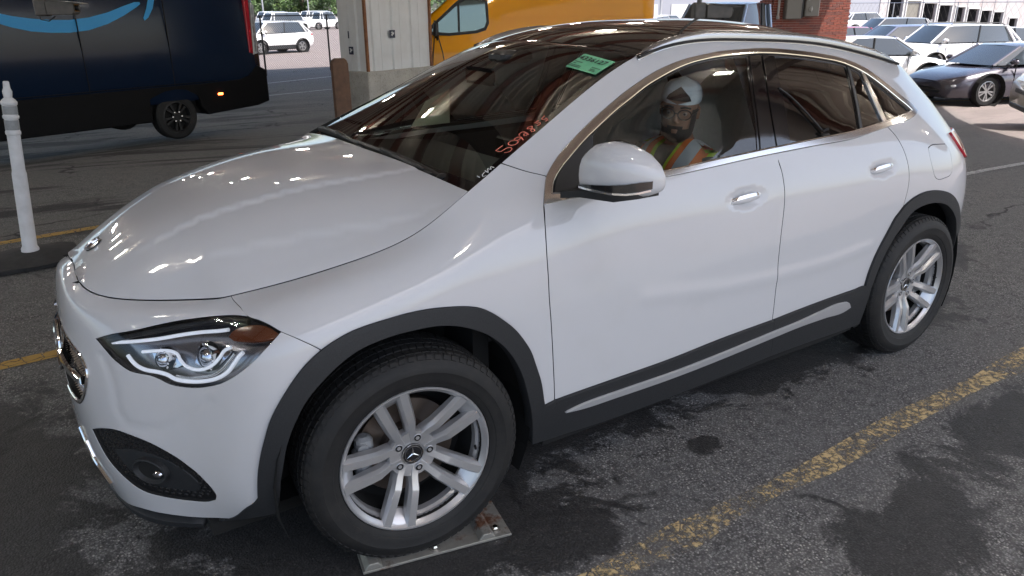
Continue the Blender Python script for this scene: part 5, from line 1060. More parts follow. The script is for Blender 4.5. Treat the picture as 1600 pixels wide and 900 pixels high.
for z0, z1 in ((.915, .98), (1.017, 1.072)): MB().lathe([(.043 if z0 < 1 else .0445, z0), (.043 if z0 < 1 else .0445, z1)], 28).obj('grey_band', M_BAND, sh, smooth=True)
# ------------------------------------------------------------------ steel plate with rusty bolts under the front wheel
M_PLATE = mat('worn_steel_plate', (.34, .33, .30), .5, .5); q = NT(M_PLATE); co = q.coord(); f = q.noise(co, 7, 6, .7); f2 = q.noise(co, 30, 4)
q.col(q.mix(q.ramp(f, [(.53, 0), (.63, 1)]), q.mix(f2, (.40, .39, .35), (.24, .23, .21)), q.mix(f2, (.18, .065, .025), (.06, .03, .02))))
q.rough(q.ramp(f, [(.5, .38), (.62, .9)]))
tp = empty('wheel_plate', (.079, -.717, 0), R(-11.7), 'rusty bolted steel plate under the front wheel of the white crossover', 'steel plate')
mb = MB(); mb.box((0, 0, .008), (.50, .46, .010)); mb.obj('plate', M_PLATE, tp, bev=.002)
for x in (-.215, .165): mb = MB(); mb.prism([(x-.03, .013), (x-.014, .034), (x+.014, .034), (x+.03, .013)], 'y', -.228, .22); mb.obj('ridge', M_PLATE, tp, bev=.003)
for x, y in ((-.01, -.205), (.205, -.19), (.225, .15), (-.225, .15)):
    MB().lathe([(.0, .026), (.009, .026), (.012, .020), (.012, .012)], 6, c=(x, y, 0)).lathe([(.018, .016), (.018, .012)], 14, c=(x, y, 0)).obj('bolt', M_SATIN, tp)
# ------------------------------------------------------------------ other vehicles
M_WPAINT = mat('car_white', (.78, .78, .79), .3, 0, 1); M_DPAINT = mat('car_charcoal', (.06, .055, .075), .25, .3, 1); M_GPAINT = mat('car_grey_blue', (.12, .13, .20), .3, .2, 1)
M_BPAINT = mat('truck_blue', (.20, .27, .40), .3, .2, 1); M_RPAINT = mat('car_red', (.30, .03, .05), .3, 0, 1); M_SPAINT = mat('car_silver', (.42, .40, .38), .3, .5, 1); M_BEIGE = mat('car_beige', (.46, .42, .36), .35, .2, 1)
M_CARGLASS = mat('car_glass', (.025, .032, .038), .04, 0, .5, .8); M_CARLAMP = mat('car_lamp', (.6, .62, .65), .15, .2, 1); M_WELL = mat('wheel_well', (.006, .006, .006), .9); M_GREYRIM = mat('grey_rim', (.36, .36, .37), .3, .7)
_wheel_cache = {}
def bg_wheel(r, dark=False):
    k = (round(r, 2), dark)
    if k not in _wheel_cache:
        t = MB().lathe([(r*.66, -.10), (r*.70, -.115), (r*.92, -.112), (r, -.085), (r, .085), (r*.92, .11), (r*.6, .11)], 28, axis='y'); tt = t.obj('tyre', M_TYRE, None, smooth=True, auto=35)
        mb = MB().lathe([(r*.69, -.108), (r*.64, -.112), (r*.60, -.09), (r*.58, .05)], 28, axis='y'); mb.lathe([(0, -.09), (r*.17, -.09), (r*.19, -.07), (r*.19, .0)], 16, axis='y')
        for i in range(10):
            a = 2*math.pi*i/10+(.12 if i % 2 else -.12); c, s = math.cos(a), math.sin(a)
            P = [(r*.14, -r*.035), (r*.14, r*.035), (r*.62, r*.055), (r*.62, -r*.055)]
            mb.add([(c*x-s*z, y, s*x+c*z) for y in (-.098, -.06) for x, z in P], [(3, 2, 1, 0), (0, 1, 5, 4), (1, 2, 6, 5), (2, 3, 7, 6), (3, 0, 4, 7)])
        rr = mb.obj('rim', M_BLACK if dark else M_GREYRIM, None, smooth=True, auto=35); MB().lathe([(0, -.02), (r*.6, -.02)], 20, axis='y').obj('brake_disc', M_WELL, None)
        dd = bpy.data.objects[-1] if False else None
        _wheel_cache[k] = (tt, rr); COL.objects.unlink(tt); COL.objects.unlink(rr)
        d_ = [o for o in COL.objects if o.name.startswith('brake_disc') and o.parent is None][-1]; _wheel_cache[k] += (d_,); COL.objects.unlink(d_)
    return _wheel_cache[k]
def put_wheel(parent, x, y, r, dark=False):
    t, rr, d = bg_wheel(r, dark); o = t.copy(); COL.objects.link(o); o.name = 'wheel'; o.parent = parent; o.location = (x, y, r); o.rotation_euler = (0, 0, math.pi if y > 0 else 0)
    for p in (rr, d): c = p.copy(); COL.objects.link(c); c.parent = o; c.location = (0, 0, 0)
    return o
def crossec(x, w, zb, zt, tuck=.06, tum=.10):
    """closed ring of a car body at station x: sill, flank, shoulder, deck"""
    h = zt-zb
    L = [(-w*.80, zb), (-w+tuck, zb+.03), (-w+tuck*.3, zb+h*.22), (-w, zb+h*.45), (-w+.01, zb+h*.68), (-w+tum*.6, zb+h*.90), (-w+tum*1.7, zt-.012), (-w*.45, zt+.012)]
    return [(x, a, b) for a, b in L]+[(x, -a, b) for a, b in L[::-1]]
def vehicle(name, label, cat, px, t, head, L, W, H, stations, cabin, paint, wb, r=.34, group=None, glass=None, lower=None, at_=None, rails=False, detail=True, zoff=0, mirrors=True):
    """stations: (x/L from the nose, half-width share, z bottom, z top); cabin: A-base, A-top, C-top, C-base as x/L, and belt height at front and rear"""
    x, y = at_ if at_ else place(px, t); g = gz(x, y)+zoff
    root = empty(name, (x, y, g), head, label, cat, group); w = W/2; X = lambda s: (s-.5)*L
    b = MB().loft([crossec(X(s), w*k, zb, zt) for s, k, zb, zt in stations]); body = b.obj('body', paint, root, smooth=True, auto=45)
    a0, a1, c1, c0, bf, br = cabin; tw = w*.74; bw = w*.90
    def gh(s, top):   # half width / height of the cabin at station s
        return (tw, H-.03) if top else (bw, bf+(br-bf)*s)
    P = {}
    lower_pts = [(a0, bw*.86), (a0+.05, bw), (.5*(a0+c0), bw+.01), (c0-.06, bw*.98), (c0, bw*.84)]; top_pts = [(a1, tw*.90), (a1+.03, tw), (.5*(a1+c1), tw+.02), (c1-.03, tw), (c1, tw*.88)]
    zl = [bf+(br-bf)*i/4 for i in range(5)]; zt_ = [H-.07, H-.045, H-.03, H-.05, H-.10]; zr = [H-.045, H-.012, H, H-.02, H-.07]
    gm = MB(); rm = MB()
    for sg in (-1, 1):
        V = [(X(s), sg*ww, z) for (s, ww), z in zip(lower_pts, zl)]+[(X(s), sg*ww, z) for (s, ww), z in zip(top_pts, zt_)]
        gm.add(V, [(i, i+1, i+6, i+5) for i in range(4)])
        V = [(X(s), sg*(ww+.004), z) for (s, ww), z in zip(top_pts, zt_)]+[(X(s), sg*ww*.86, z) for (s, ww), z in zip(top_pts, zr)]+[(X(s), 0, z+.015) for (s, ww), z in zip(top_pts, zr)]
        rm.add(V, [(i, i+1, i+6, i+5) for i in range(4)]+[(i+5, i+6, i+11, i+10) for i in range(4)])
    gw = MB()
    for i_, (lp, tp_, z0, z1, dx) in enumerate(((lower_pts[0], top_pts[0], zl[0], zr[0], -.10), (lower_pts[4], top_pts[4], zl[4], zr[4], .07))):
        V = []
        for q_ in (-1, -.5, 0, .5, 1): V.append((X(lp[0])+dx*(1-q_*q_), q_*lp[1], z0+.01))
        for q_ in (-1, -.5, 0, .5, 1): V.append((X(tp_[0])+dx*.6*(1-q_*q_), q_*tp_[1], z1))
        MB().add(V, [(k, k+1, k+6, k+5) for k in range(4)]).obj('windscreen' if i_ == 0 else 'rear_window', glass or M_CARGLASS, root, smooth=True, auto=60)
    for sg in (-1, 1):
        V = [(X(s), sg*ww, z) for (s, ww), z in zip(lower_pts, zl)]+[(X(s), sg*ww, z) for (s, ww), z in zip(top_pts, zt_)]
        MB().add(V, [(i, i+1, i+6, i+5) for i in range(4)]).obj('side_window', glass or M_CARGLASS, root, smooth=True)
    roof = rm.obj('roof', paint, root, smooth=True, auto=60)
    for sg in (-1, 1):
        for k_, rad in ((0, .035), (4, .05)):
            lp, tp_ = lower_pts[k_], top_pts[k_]; MB().tube([(X(lp[0]), sg*lp[1], zl[k_]), (X(tp_[0]), sg*tp_[1], zt_[k_]+.02)], rad, 6).obj('pillar', paint, roof, smooth=True)
        lp, tp_ = lower_pts[2], top_pts[2]; MB().tube([(X(lp[0])-.04, sg*(lp[1]+.002), zl[2]), (X(tp_[0]), sg*(tp_[1]+.002), zt_[2])], .03, 6).obj('pillar', M_BLACK, roof, smooth=True)
        lp, tp_ = lower_pts[3], top_pts[3]; MB().tube([(X(lp[0])-.04, sg*(lp[1]+.004), zl[3]), (X(tp_[0]), sg*(tp_[1]+.004), zt_[3])], .045, 6).obj('pillar', paint, roof, smooth=True)
        if rails: MB().tube([(X(a1)+.1, sg*tw*.86, H-.02), (X(a1)+.2, sg*tw*.86, H+.05), (X(c1)-.3, sg*tw*.86, H+.05), (X(c1)-.1, sg*tw*.86, H-.03)], .018, 6).obj('roof_rail', M_BLACK, roof, smooth=True)
    xf = X(0)+ (L*.5-wb*.5)*.98; xs_ = (xf, xf+wb)
    for sg in (-1, 1):
        for xw in xs_:
            n_ = 20; V = [(xw+(r+.055)*math.cos(2*math.pi*i/n_), sg*(w+.004), r+.01+(r+.055)*math.sin(2*math.pi*i/n_)) for i in range(n_)]
            mb = MB().lathe([(0, 0), (r+.055, 0), (r+.065, -.02 if True else 0), (r+.065, -.15)], 24, c=(0, 0, 0), axis='y'); o = mb.obj('wheel_arch', M_WELL if lower is None else lower, root, loc=(xw, sg*(w-.010), r+.01), rot=(0, 0, 0 if sg < 0 else math.pi)); o.rotation_euler = (0, 0, math.pi if sg < 0 else 0)
            o.rotation_euler = (0, 0, 0 if sg < 0 else math.pi)
            put_wheel(root, xw, sg*(w-.085), r)
        if lower: MB().box((0, sg*(w-.03), stations[2][2]+.10), (wb-2*r-.1, .06, .22), 0, 0, .02).obj('sill', lower, root)
        if mirrors: m_ = MB(); m_.box((X(a0)+.35, sg*(w+.06), bf+.10), (.16, .22, .14), 0, 0, .05); m_.box((X(a0)+.35, sg*(w-.06), bf+.02), (.08, .12, .04)); m_.obj('door_mirror', paint, root, smooth=True, auto=60)
        if detail:
            MB().box((X(.035)+.02, sg*w*.66, stations[1][3]-.17), (.26, w*.42, .11), sg*-.28, 0, .04).obj('headlamp', M_CARLAMP, root, smooth=True, auto=50)
            MB().box((X(.965), sg*w*.72, br-.16), (.20, w*.40, .13), sg*.3, 0, .04).obj('tail_lamp', M_RED, root, smooth=True, auto=50)
            for xx in (.46, .64): MB().box((X(xx), sg*(w+.004), bf-.13), (.17, .02, .025), 0, 0, .008).obj('door_handle', paint, root)
            for xx in (a0+.10, .515, .70): 
                MB().box((X(xx), sg*(w-.012), (bf+.40)/2+.05), (.008, .03, bf-.42)).obj('door_seam', M_WELL, root)
    MB().box((X(.5), 0, .24), (L*.86, W*.8, .08)).obj('underbody', M_WELL, root)
    if detail:
        MB().box((X(.0)+.05, 0, stations[0][3]-.18), (.10, W*.42, .12), 0, 0, .02).obj('grille', M_BLACK, root); MB().box((X(.0)+.06, 0, .34), (.14, W*.62, .12), 0, 0, .03).obj('lower_intake', M_BLACK, root)
    return root
SEDAN = [(0, .70, .30, .62), (.03, .86, .22, .72), (.12, .97, .20, .80), (.30, 1.0, .20, .93), (.50, 1.0, .20, .95), (.70, 1.0, .20, .97), (.88, .97, .22, .98), (.97, .88, .28, .95), (1, .74, .36, .84)]
SUV = [(0, .72, .34, .80), (.03, .88, .26, .92), (.10, .97, .24, 1.0), (.28, 1.0, .24, 1.07), (.50, 1.0, .24, 1.08), (.75, 1.0, .24, 1.10), (.90, .98, .28, 1.12), (.98, .90, .34, 1.10), (1, .80, .40, 1.02)]
DIR = lambda px: R(0)
vehicle('sedan', 'dark charcoal sedan with multi spoke wheels parked in the open lot', 'car', 0, 0, R(-20)+math.pi*0, 4.98, 1.94, 1.41, [(0, .66, .26, .58), (.025, .86, .18, .66), (.10, .98, .17, .76), (.26, 1.0, .17, .90), (.5, 1.0, .17, .93), (.7, 1.0, .17, .96), (.88, .98, .2, 1.0), (.97, .88, .26, 1.0), (1, .74, .34, .9)], (.25, .41, .72, .90, .93, 1.0), M_DPAINT, 2.96, .355, at_=(21.05, 7.15))
SUVW = (.20, .34, .84, .95, 1.06, 1.10)
vehicle('sedan', 'white sedan parked behind the rear of the white crossover, left of the dark wagon', 'car', 1372, 24.5, R(150)+0, 4.85, 1.84, 1.45, SEDAN, (.24, .40, .70, .90, .93, .97), M_WPAINT, 2.8, .33)
vehicle('station_wagon', 'dark grey blue wagon parked between the white sedan and the dock building', 'car', 1425, 31, R(-25), 4.8, 1.86, 1.60, SUV, SUVW, M_GPAINT, 2.8, .34)
vehicle('suv', 'white estate with black roof rails parked behind the dark charcoal sedan', 'car', 1502, 29.0, R(-22), 4.85, 1.87, 1.66, SUV, SUVW, M_WPAINT, 2.75, .35, rails=True)
vehicle('hatchback', 'small red car half hidden by the brick pillar', 'car', 1336, 33, R(165), 4.3, 1.8, 1.50, SEDAN, (.22, .38, .80, .94, .93, .99), M_RPAINT, 2.6, .32)
vehicle('suv', 'small white suv parked against the grey end wall of the dock building', 'car', 1357, 68, R(155), 4.5, 1.84, 1.66, SUV, SUVW, M_WPAINT, 2.7, .35, lower=M_BLACK)
x_, y_ = place(1616, 14.2)
vehicle('suv', 'beige suv cut off at the right edge of the picture', 'car', 0, 0, R(-52), 4.7, 1.9, 1.75, SUV, SUVW, M_BEIGE, 2.8, .36, at_=(x_+2.1, y_-1.7), lower=M_BLACK)
vehicle('suv', 'white suv with grey wheel arches parked just behind the chain link fence', 'car', 422, 44.5, R(18), 4.60, 1.88, 1.66, SUV, SUVW, M_WPAINT, 2.71, .35, lower=M_TRIM)
for px, t, L_, lab, kind, hd in ((505, 92, 5.6, 'white pickup in the far row left of the column', 'pickup', 200), (448, 84, 5.2, 'long white van in the far row above the white suv roof', 'van', 200), (500, 112, 5.8, 'white box van at the back of the far row', 'van', 200), (432, 104, 5.0, 'white van furthest left in the far row', 'van', 200), (468, 118, 4.8, 'white car under the trees at the back of the lot', 'car', 195), (1030, 62, 4.8, 'white car far beyond the yellow van', 'car', 200), (1044, 70, 4.8, 'pale car far beyond the blue pickup', 'car', 190)):
    vehicle('far_car' if kind == 'car' else kind, lab, kind, px, t, R(hd), L_, 1.9, 1.9 if kind != 'car' else 1.55, SUV, (.16, .26, .90, .97, 1.1, 1.15) if kind == 'van' else (.22, .33, .62, .66, 1.08, 1.1) if kind == 'pickup' else SUVW, M_WPAINT, 2.9, .37, detail=False)
vehicle('suv', 'silver suv between the red car and the dock building', 'car', 1400, 42, R(-25), 4.7, 1.85, 1.68, SUV, SUVW, M_SPAINT, 2.75, .35, detail=False)
vehicle('sedan', 'dark sedan parked beyond the white estate with roof rails', 'car', 1478, 40, R(-25), 4.8, 1.85, 1.45, SEDAN, (.24, .40, .70, .90, .93, .97), M_GPAINT, 2.8, .33, detail=False)
vehicle('sedan', 'pale sedan parked beyond the charcoal sedan near the fence', 'car', 1568, 33, R(-25), 4.8, 1.85, 1.45, SEDAN, (.24, .40, .70, .90, .93, .97), M_BEIGE, 2.8, .33, detail=False)
# blue pickup beyond the yellow van
pk = vehicle('pickup', 'pale blue crew cab pickup parked beyond the canopy left of the brick pillar', 'pickup', 1146, 23.0, R(20), 5.9, 2.03, 2.0, [(0, .72, .45, 1.02), (.03, .92, .36, 1.16), (.12, 1.0, .34, 1.22), (.28, 1.0, .34, 1.26), (.5, 1.0, .34, 1.27), (.62, 1.0, .34, 1.28), (.63, 1.0, .34, 1.36), (.97, 1.0, .4, 1.36), (1, .95, .45, 1.30)], (.26, .36, .60, .625, 1.27, 1.29), M_BPAINT, 3.7, .40); pk.scale = (1.2, 1.2, 1.22)
# ------------------------------------------------------------------ vans under the canopy
def van(name, label, at_, head, L, W, H, paint, nose=True, r=.37, wb=3.9, rear_x=None):
    x, y = at_; root = empty(name, (x, y, gz(x, y)), head, label, 'van'); w = W/2
    def ring(xx, w0, zb, zt, k=.12):
        h = zt-zb; Lp = [(-w0*.85, zb), (-w0+.04, zb+.02), (-w0, zb+h*.12), (-w0, zb+h*.42), (-w0+.03, zb+h*.60), (-w0+k*.9, zb+h*.93), (-w0+k*1.6, zt-.03), (-w0*.45, zt)]
        return [(xx, a, b) for a, b in Lp]+[(xx, -a, b) for a, b in Lp[::-1]]
    return root, ring
M_NAVY = mat('navy_paint', (.005, .013, .034), .2, 0, .10, .3); M_NAVYLOW = mat('black_sill', (.003, .003, .004), .6, 0, 0, .15); M_SWOOSH = mat('blue_vinyl', (.0, .27, .62), .4)
VH = R(20)
# navy delivery van: local x runs along its side towards the rear, the side we see is local y = 0
vx, vy = 3.48, 12.35
nv = empty('delivery_van', (vx, vy, gz(1.74, 11.72)), VH, 'dark navy delivery van with a light blue curved stripe on its side', 'van')
g_ = gz(vx-2, vy)-gz(vx, vy)
Lv, Wv, Hv = 7.2, 2.1, 2.95
def vring(x, y0, y1, zb, zt, r_=.12):
    return [(x, y0+.05, zb), (x, y0, zb+.06), (x, y0, zb+.9), (x, y0+.035, zb+1.5), (x, y0+.10, zt-r_), (x, y0+.10+r_, zt), (x, y1-.10-r_, zt), (x, y1-.10, zt-r_), (x, y1-.035, zb+1.5), (x, y1, zb+.9), (x, y1, zb+.06), (x, y1-.05, zb)]
def vr(x, zb=.62, zt=Hv, i=0): return vring(x, i, Wv-i, zb, zt)
mb = MB(); mb.loft([vr(-Lv, .62, 1.5, .10), vr(-Lv+.25, .62, 1.62, .03), vr(-Lv+.9, .62, 1.75), vr(-Lv+1.7, .62, Hv-.15), vr(-Lv+2.1), vr(-.25), vr(-.05, .62, Hv-.02, .03), vr(0, .62, Hv-.05, .08)]); nb = mb.obj('body', M_NAVY, nv, smooth=True, auto=40)
mb = MB(); mb.loft([vring(x, i, Wv-i, zb, .68) for x, i, zb in ((-Lv+.05, .06, .36), (-Lv+.4, 0, .30))]+[vring(-4.6, 0, Wv, .30, .68)]); 
M0 = MB(); 
def low(x0, x1, zb): return MB().prism([(x0, .905), (x0, zb), (x1, zb), (x1, .905)], 'y', -.012, Wv+.012)
low(-Lv+.15, -Lv+.75, .34).obj('bumper', M_NAVYLOW, nv, bev=.02); low(-5.55, -2.32, .34).obj('sill', M_NAVYLOW, nv, bev=.02)
MB().prism([(-1.42, .905), (-1.40, .52), (-1.28, .36), (-.2, .42), (.06, .48), (.06, 1.05), (-.12, 1.15), (-.22, 1.08), (-.33, .98), (-.55, .92)], 'y', -.016, Wv+.016).obj('rear_bumper', M_NAVYLOW, nv, bev=.02)
MB().prism([(-2.45, .60), (-2.3, .74), (-2.05, .83), (-1.85, .85), (-1.65, .83), (-1.45, .72), (-1.38, .60), (-1.36, .903), (-2.46, .903)], 'y', -.014, Wv+.014).obj('wheel_arch', M_NAVYLOW, nv)
MB().box((-Lv/2, Wv/2, .55), (Lv-.6, Wv-.3, .3)).obj('underbody', M_WELL, nv)
for sg, yy_ in ((-1, .13), (1, Wv-.13)):
    for xw in (-1.86, -5.9): put_wheel(nv, xw, yy_ if sg < 0 else yy_, .385, True).rotation_euler = (0, 0, 0 if sg < 0 else math.pi)
for o in [c for c in nv.children if c.name.startswith('wheel') and not c.name.startswith('wheel_arch')]:
    mb = MB()
    for k in range(6): a = 2*math.pi*k/6; mb.lathe([(.020, -.10), (.018, -.12), (0, -.125)], 8, c=(.085*math.cos(a), 0, .085*math.sin(a)), axis='y')
    mb.obj('wheel_nut', M_SATIN, o)
def sy(z): return -.004+ (0 if z < 1.52 else .035*(z-1.52)/.6 if z < 2.12 else .035+.065*(z-2.12)/.7)
for x in (-1.83, -3.28, -4.9): MB().box((x, .002, 1.66), (.010, .02, 1.5)).obj('door_seam', M_WELL, nv)
MB().box((-Lv/2+.2, -.006, .93), (Lv-2.4, .02, .012)).obj('side_moulding', M_NAVYLOW, nv)
# upright rear lamp and side marker
mb = MB(); mb.prism([(-.27, 1.38), (-.19, 1.36), (-.16, 2.7), (-.26, 2.7)], 'y', -.02, .05); mb.obj('tail_lamp', M_RED, nv, bev=.01)
mb = MB(); mb.prism([(-.185, 1.34), (-.09, 1.36), (-.06, 2.2), (-.13, 2.26)], 'y', -.015, .06); tl_ = mb.obj('lamp_panel', M_CARLAMP, nv, bev=.01)
for k in range(5): MB().box((-.135+.004*k, -.018, 1.46+.16*k), (.05, .012, .12), 0, 0, .01).obj('lamp_segment', M_GREYRIM, tl_)
M_MARK = mat('lit_marker', (.6, .1, .02), .3, emit=(1, .16, .03), es=7)
MB().box((-.99, -.022, .70), (.10, .02, .035), 0, 0, .008).obj('side_marker', M_MARK, nv)
SWO = ([(-4.541, 2.194), (-4.316, 2.108), (-4.156, 2.071), (-3.905, 2.032), (-3.641, 2.01), (-3.364, 2.005), (-3.068, 2.037), (-2.755, 2.108), (-2.479, 2.202), (-2.288, 2.259), (-2.202, 2.259)], [(-4.567, 2.077), (-4.346, 1.97), (-4.19, 1.915), (-3.943, 1.855), (-3.679, 1.829), (-3.401, 1.821), (-3.105, 1.85), (-2.788, 1.937), (-2.506, 2.057), (-2.27, 2.181), (-2.196, 2.23)], [(-2.052, 2.298), (-1.942, 2.298), (-2.0, 2.16), (-2.102, 2.022), (-2.177, 1.974), (-2.192, 2.014), (-2.11, 2.161)])
TOPS, BOTS, TIP = SWO
n_ = len(TOPS); V = [(x, -.008+sy(z)+.004, z) for x, z in TOPS]+[(x, -.008+sy(z)+.004, z) for x, z in BOTS]
mesh('side_stripe', V, [(i, n_+i, n_+i+1, i+1) for i in range(n_-1)], M_SWOOSH, nv, smooth=False)
V = [(x, -.010+sy(z)+.004, z) for x, z in TIP]; mesh('side_stripe', V, [tuple(range(len(V)))], M_SWOOSH, nv, smooth=False)
# yellow van
M_YVAN = mat('van_yellow', (.80, .33, .002), .38, 0, .35, .2); yv0 = (5.28, 13.73)
yv = empty('cargo_van', (*yv0, gz(7.5, 12.5)), R(-28), 'bright yellow cargo van parked behind the clad column', 'van')
yv.scale = (1.2, 1.2, 1.2)
Ly, Wy, Hy = 6.0, 1.75, 2.6
def yr(x, zb, zt, i=0): return [(x, i+.05, zb), (x, i, zb+.06), (x, i-.01, zb+.42), (x, i, zb+.75), (x, i+.03, 1.25), (x, i+.05, 1.42) if zt > 1.5 else (x, i+.05, zt-.1), (x, i+.13, zt-.16), (x, i+.28, zt), (x, Wy-i-.28, zt), (x, Wy-i-.13, zt-.16), (x, Wy-i-.05, 1.42 if zt > 1.5 else zt-.1), (x, Wy-i-.03, 1.25), (x, Wy-i, zb+.75), (x, Wy-i+.01, zb+.42), (x, Wy-i, zb+.06), (x, Wy-i-.05, zb)]
mb = MB(); mb.loft([yr(.85, .42, 1.02, .16), yr(.90, .34, 1.14, .06), yr(1.12, .32, 1.36, .0), yr(1.45, .32, 1.50), yr(2.1, .32, 2.02), yr(2.6, .32, Hy-.18), yr(2.95, .32, Hy-.05), yr(3.5, .32, Hy), yr(Ly-.25, .32, Hy), yr(Ly-.05, .34, Hy-.03, .02), yr(Ly, .38, Hy-.08, .06)]); mb.obj('body', M_YVAN, yv, smooth=True, auto=38)
def yside(z): return .03 if z < 1.25 else .03+.02*(z-1.25)/.17 if z < 1.42 else .05+.08*(z-1.42)/(Hy-1.58)
def onside(P, off): return [(x, yside(z)-off, z) for x, z in P]
WIN = [(1.86, 1.56), (1.95, 1.66), (2.38, 2.02), (2.50, 2.08), (2.78, 2.10), (2.86, 2.04), (2.88, 1.72), (2.84, 1.62), (2.68, 1.57), (2.2, 1.53)]
def slab(nm, P, off, m, par): return mesh(nm, onside(P, off)+onside(P, -.03), [tuple(range(len(P)))]+[(i, len(P)+i, len(P)+(i+1) % len(P), (i+1) % len(P)) for i in range(len(P))], m, par, smooth=False)
slab('window_surround', [(1.74, 1.51), (1.90, 1.68), (2.34, 2.06), (2.47, 2.14), (2.80, 2.16), (2.91, 2.07), (2.93, 1.69), (2.87, 1.57), (2.70, 1.52), (2.2, 1.48)], .006, M_BLACK, yv)
M_VANGLASS = mat('van_glass', (.16, .20, .19), .03, .75, 0)
sw_ = slab('side_window', WIN, .012, M_VANGLASS, yv); slab('window_bar', [(2.36, 1.55), (2.40, 1.55), (2.40, 2.05), (2.36, 2.02)], .02, M_BLACK, sw_)
for x, z0, z1 in ((1.66, .5, 1.5), (3.08, .45, 2.5), (4.45, .45, 2.5)): slab('door_seam', [(x, z0), (x+.012, z0), (x+.012, z1), (x, z1)], .004, M_WELL, yv)
slab('side_moulding', [(3.25, 1.78), (5.8, 1.78), (5.8, 1.82), (3.25, 1.82)], .012, M_YVAN, yv); slab('slide_rail', [(4.5, 1.42), (5.9, 1.42), (5.9, 1.455), (4.5, 1.455)], .01, M_BLACK, yv)
m_ = MB(); m_.box((1.96, -.15, 1.60), (.10, .18, .30), 0, 0, .045); m_.box((1.98, -.04, 1.49), (.07, .16, .05), 0, 0, .015); m_.tube([(1.98, .0, 1.42), (1.98, -.10, 1.42), (1.98, -.15, 1.48)], .018, 6); vm = m_.obj('door_mirror', M_BLACK, yv, smooth=True, auto=50)
for xw in (1.62, 4.7):
    for yy_ in (.13, Wy-.13): put_wheel(yv, xw, yy_, .36).rotation_euler = (0, 0, 0 if yy_ < 1 else math.pi); 
    for y_ in (-.014, Wy+.014): MB().lathe([(0, 0), (.43, 0)], 24, axis='y').obj('wheel_arch', M_WELL, yv, loc=(xw, y_, .37))
for yy_ in (.30, Wy-.30): MB().box((.93, yy_, 1.02), (.22, .34, .22), 0, 0, .05).obj('headlamp', M_CARLAMP, yv); MB().box((Ly-.01, yy_-.12 if yy_ < 1 else yy_+.12, 1.3), (.06, .16, .5), 0, 0, .03).obj('tail_lamp', M_RED, yv)
mesh('windscreen', [(1.46, .16, 1.52), (1.46, Wy-.16, 1.52), (2.58, Wy-.28, 2.42), (2.58, .28, 2.42)], [(0, 3, 2, 1)], M_CARGLASS, yv)
tube_pts = [(1.45, -.12, .0), (1.46, -.14, .7), (1.52, -.13, 1.28), (1.60, -.16, 1.42), (1.68, -.13, 1.28), (1.74, -.14, .7), (1.80, -.12, 0)]
gq = gz(*yv0)
cb_ = MB().tube([(p[0], p[1], p[2]) for p in [(1.84, -.14, .5), (1.90, -.15, 1.2), (1.93, -.17, 1.46), (2.00, -.17, 1.47), (2.07, -.15, 1.2), (2.16, -.14, .6)]], .012, 6).obj('cable', M_BLACK, None, smooth=True); cb_.location = yv.location; cb_.rotation_euler = yv.rotation_euler; cb_.scale = yv.scale
tag(cb_, 'black cable looped over the mirror of the yellow van', 'cable')
# ------------------------------------------------------------------ camera housings hung from the canopy
def housing(px, py, t, label):
    d = CF+CR*((px-800)/1190)+CU*((450-py)/1190); k = t/(d.x*.551+d.y*.834); c = CAM+d*k
    r_ = empty('camera_housing', c, R(-28), label, 'camera', 'camera housings hung under the canopy'); r_.scale = (.62, .62, .62)
    mb = MB(); mb.prism([(-.02, -.085), (-.02, .07), (.02, .09), (.30, .055), (.30, -.06), (.27, -.085)], 'y', -.10, .10); mb.obj('casing', M_HOUS, r_, bev=.008)
    mb = MB(); mb.prism([(.05, .09), (.40, .052), (.40, .040), (.05, .075)], 'y', -.125, .125); mb.obj('sunshield', M_HOUS, r_, bev=.004)
    MB().box((.303, 0, -.005), (.012, .16, .09), 0, 0, .004).obj('front_glass', M_GLOSS, r_); MB().lathe([(.035, 0), (.035, .03), (.028, .035), (0, .035)], 16, axis='x', c=(.305, 0, -.005)).obj('lens', M_BLACK, r_, smooth=True)
    mb = MB(); mb.box((-.10, 0, 0), (.16, .16, .20), 0, 0, .02); mb.box((-.03, 0, .02), (.06, .06, .06)); mb.obj('bracket', M_HOUS, r_, bev=.004); 
    mb = MB().tube([(-.10, 0, .09), (-.10, 0, (Zc-c.z-.2)/.62)], .03, 10); mb.obj('drop_pole', M_HOUS, r_, smooth=True)
    mb = MB().tube([(-.16, .04, -.06), (-.18, .06, -.14), (-.08, .05, -.16), (0.02, .03, -.10)], .007, 6); mb.obj('cable', M_BLACK, r_, smooth=True)
M_HOUS = speckled('housing_grey', (.10, .09, .08), (.06, .055, .05), 12, .5)
housing(80, 12, 6.3, 'grey camera housing hung in front of the navy van'); housing(1104, 17, 6.3, 'dark camera housing hung in front of the blue pickup')
# ------------------------------------------------------------------ brick pillar with its electrical boxes
M_MORTAR = speckled('mortar', (.50, .42, .38), (.42, .34, .30), 20, .9); M_BRICK = speckled('brick_red', (.27, .075, .05), (.20, .055, .04), 4, .8, .1); M_BRICK2 = speckled('brick_dark', (.20, .07, .055), (.14, .05, .045), 5, .8, .1)
bx, by = place(1213, 23.6); BH = R(-30); bp = empty('brick_pillar', (bx, by, 0), BH, 'red brick pillar with grey electrical boxes at the canopy edge', 'pillar')
gB = gz(bx, by); PWd, PD, PZ = 2.28, 1.0, 4.6
MB().box((PWd/2, PD/2, (gB+PZ)/2), (PWd-.02, PD-.02, PZ-gB)).obj('pillar_core', M_MORTAR, bp)
bm_ = MB().box((0, 0, 0), (.196, .10, .058), 0, 0, .006); b0 = bm_.obj('brick', M_BRICK, bp); b0d = MB().box((0, 0, 0), (.196, .10, .058), 0, 0, .006).obj('brick', M_BRICK2, bp)
cnt = 0; rest = [MB(), MB()]
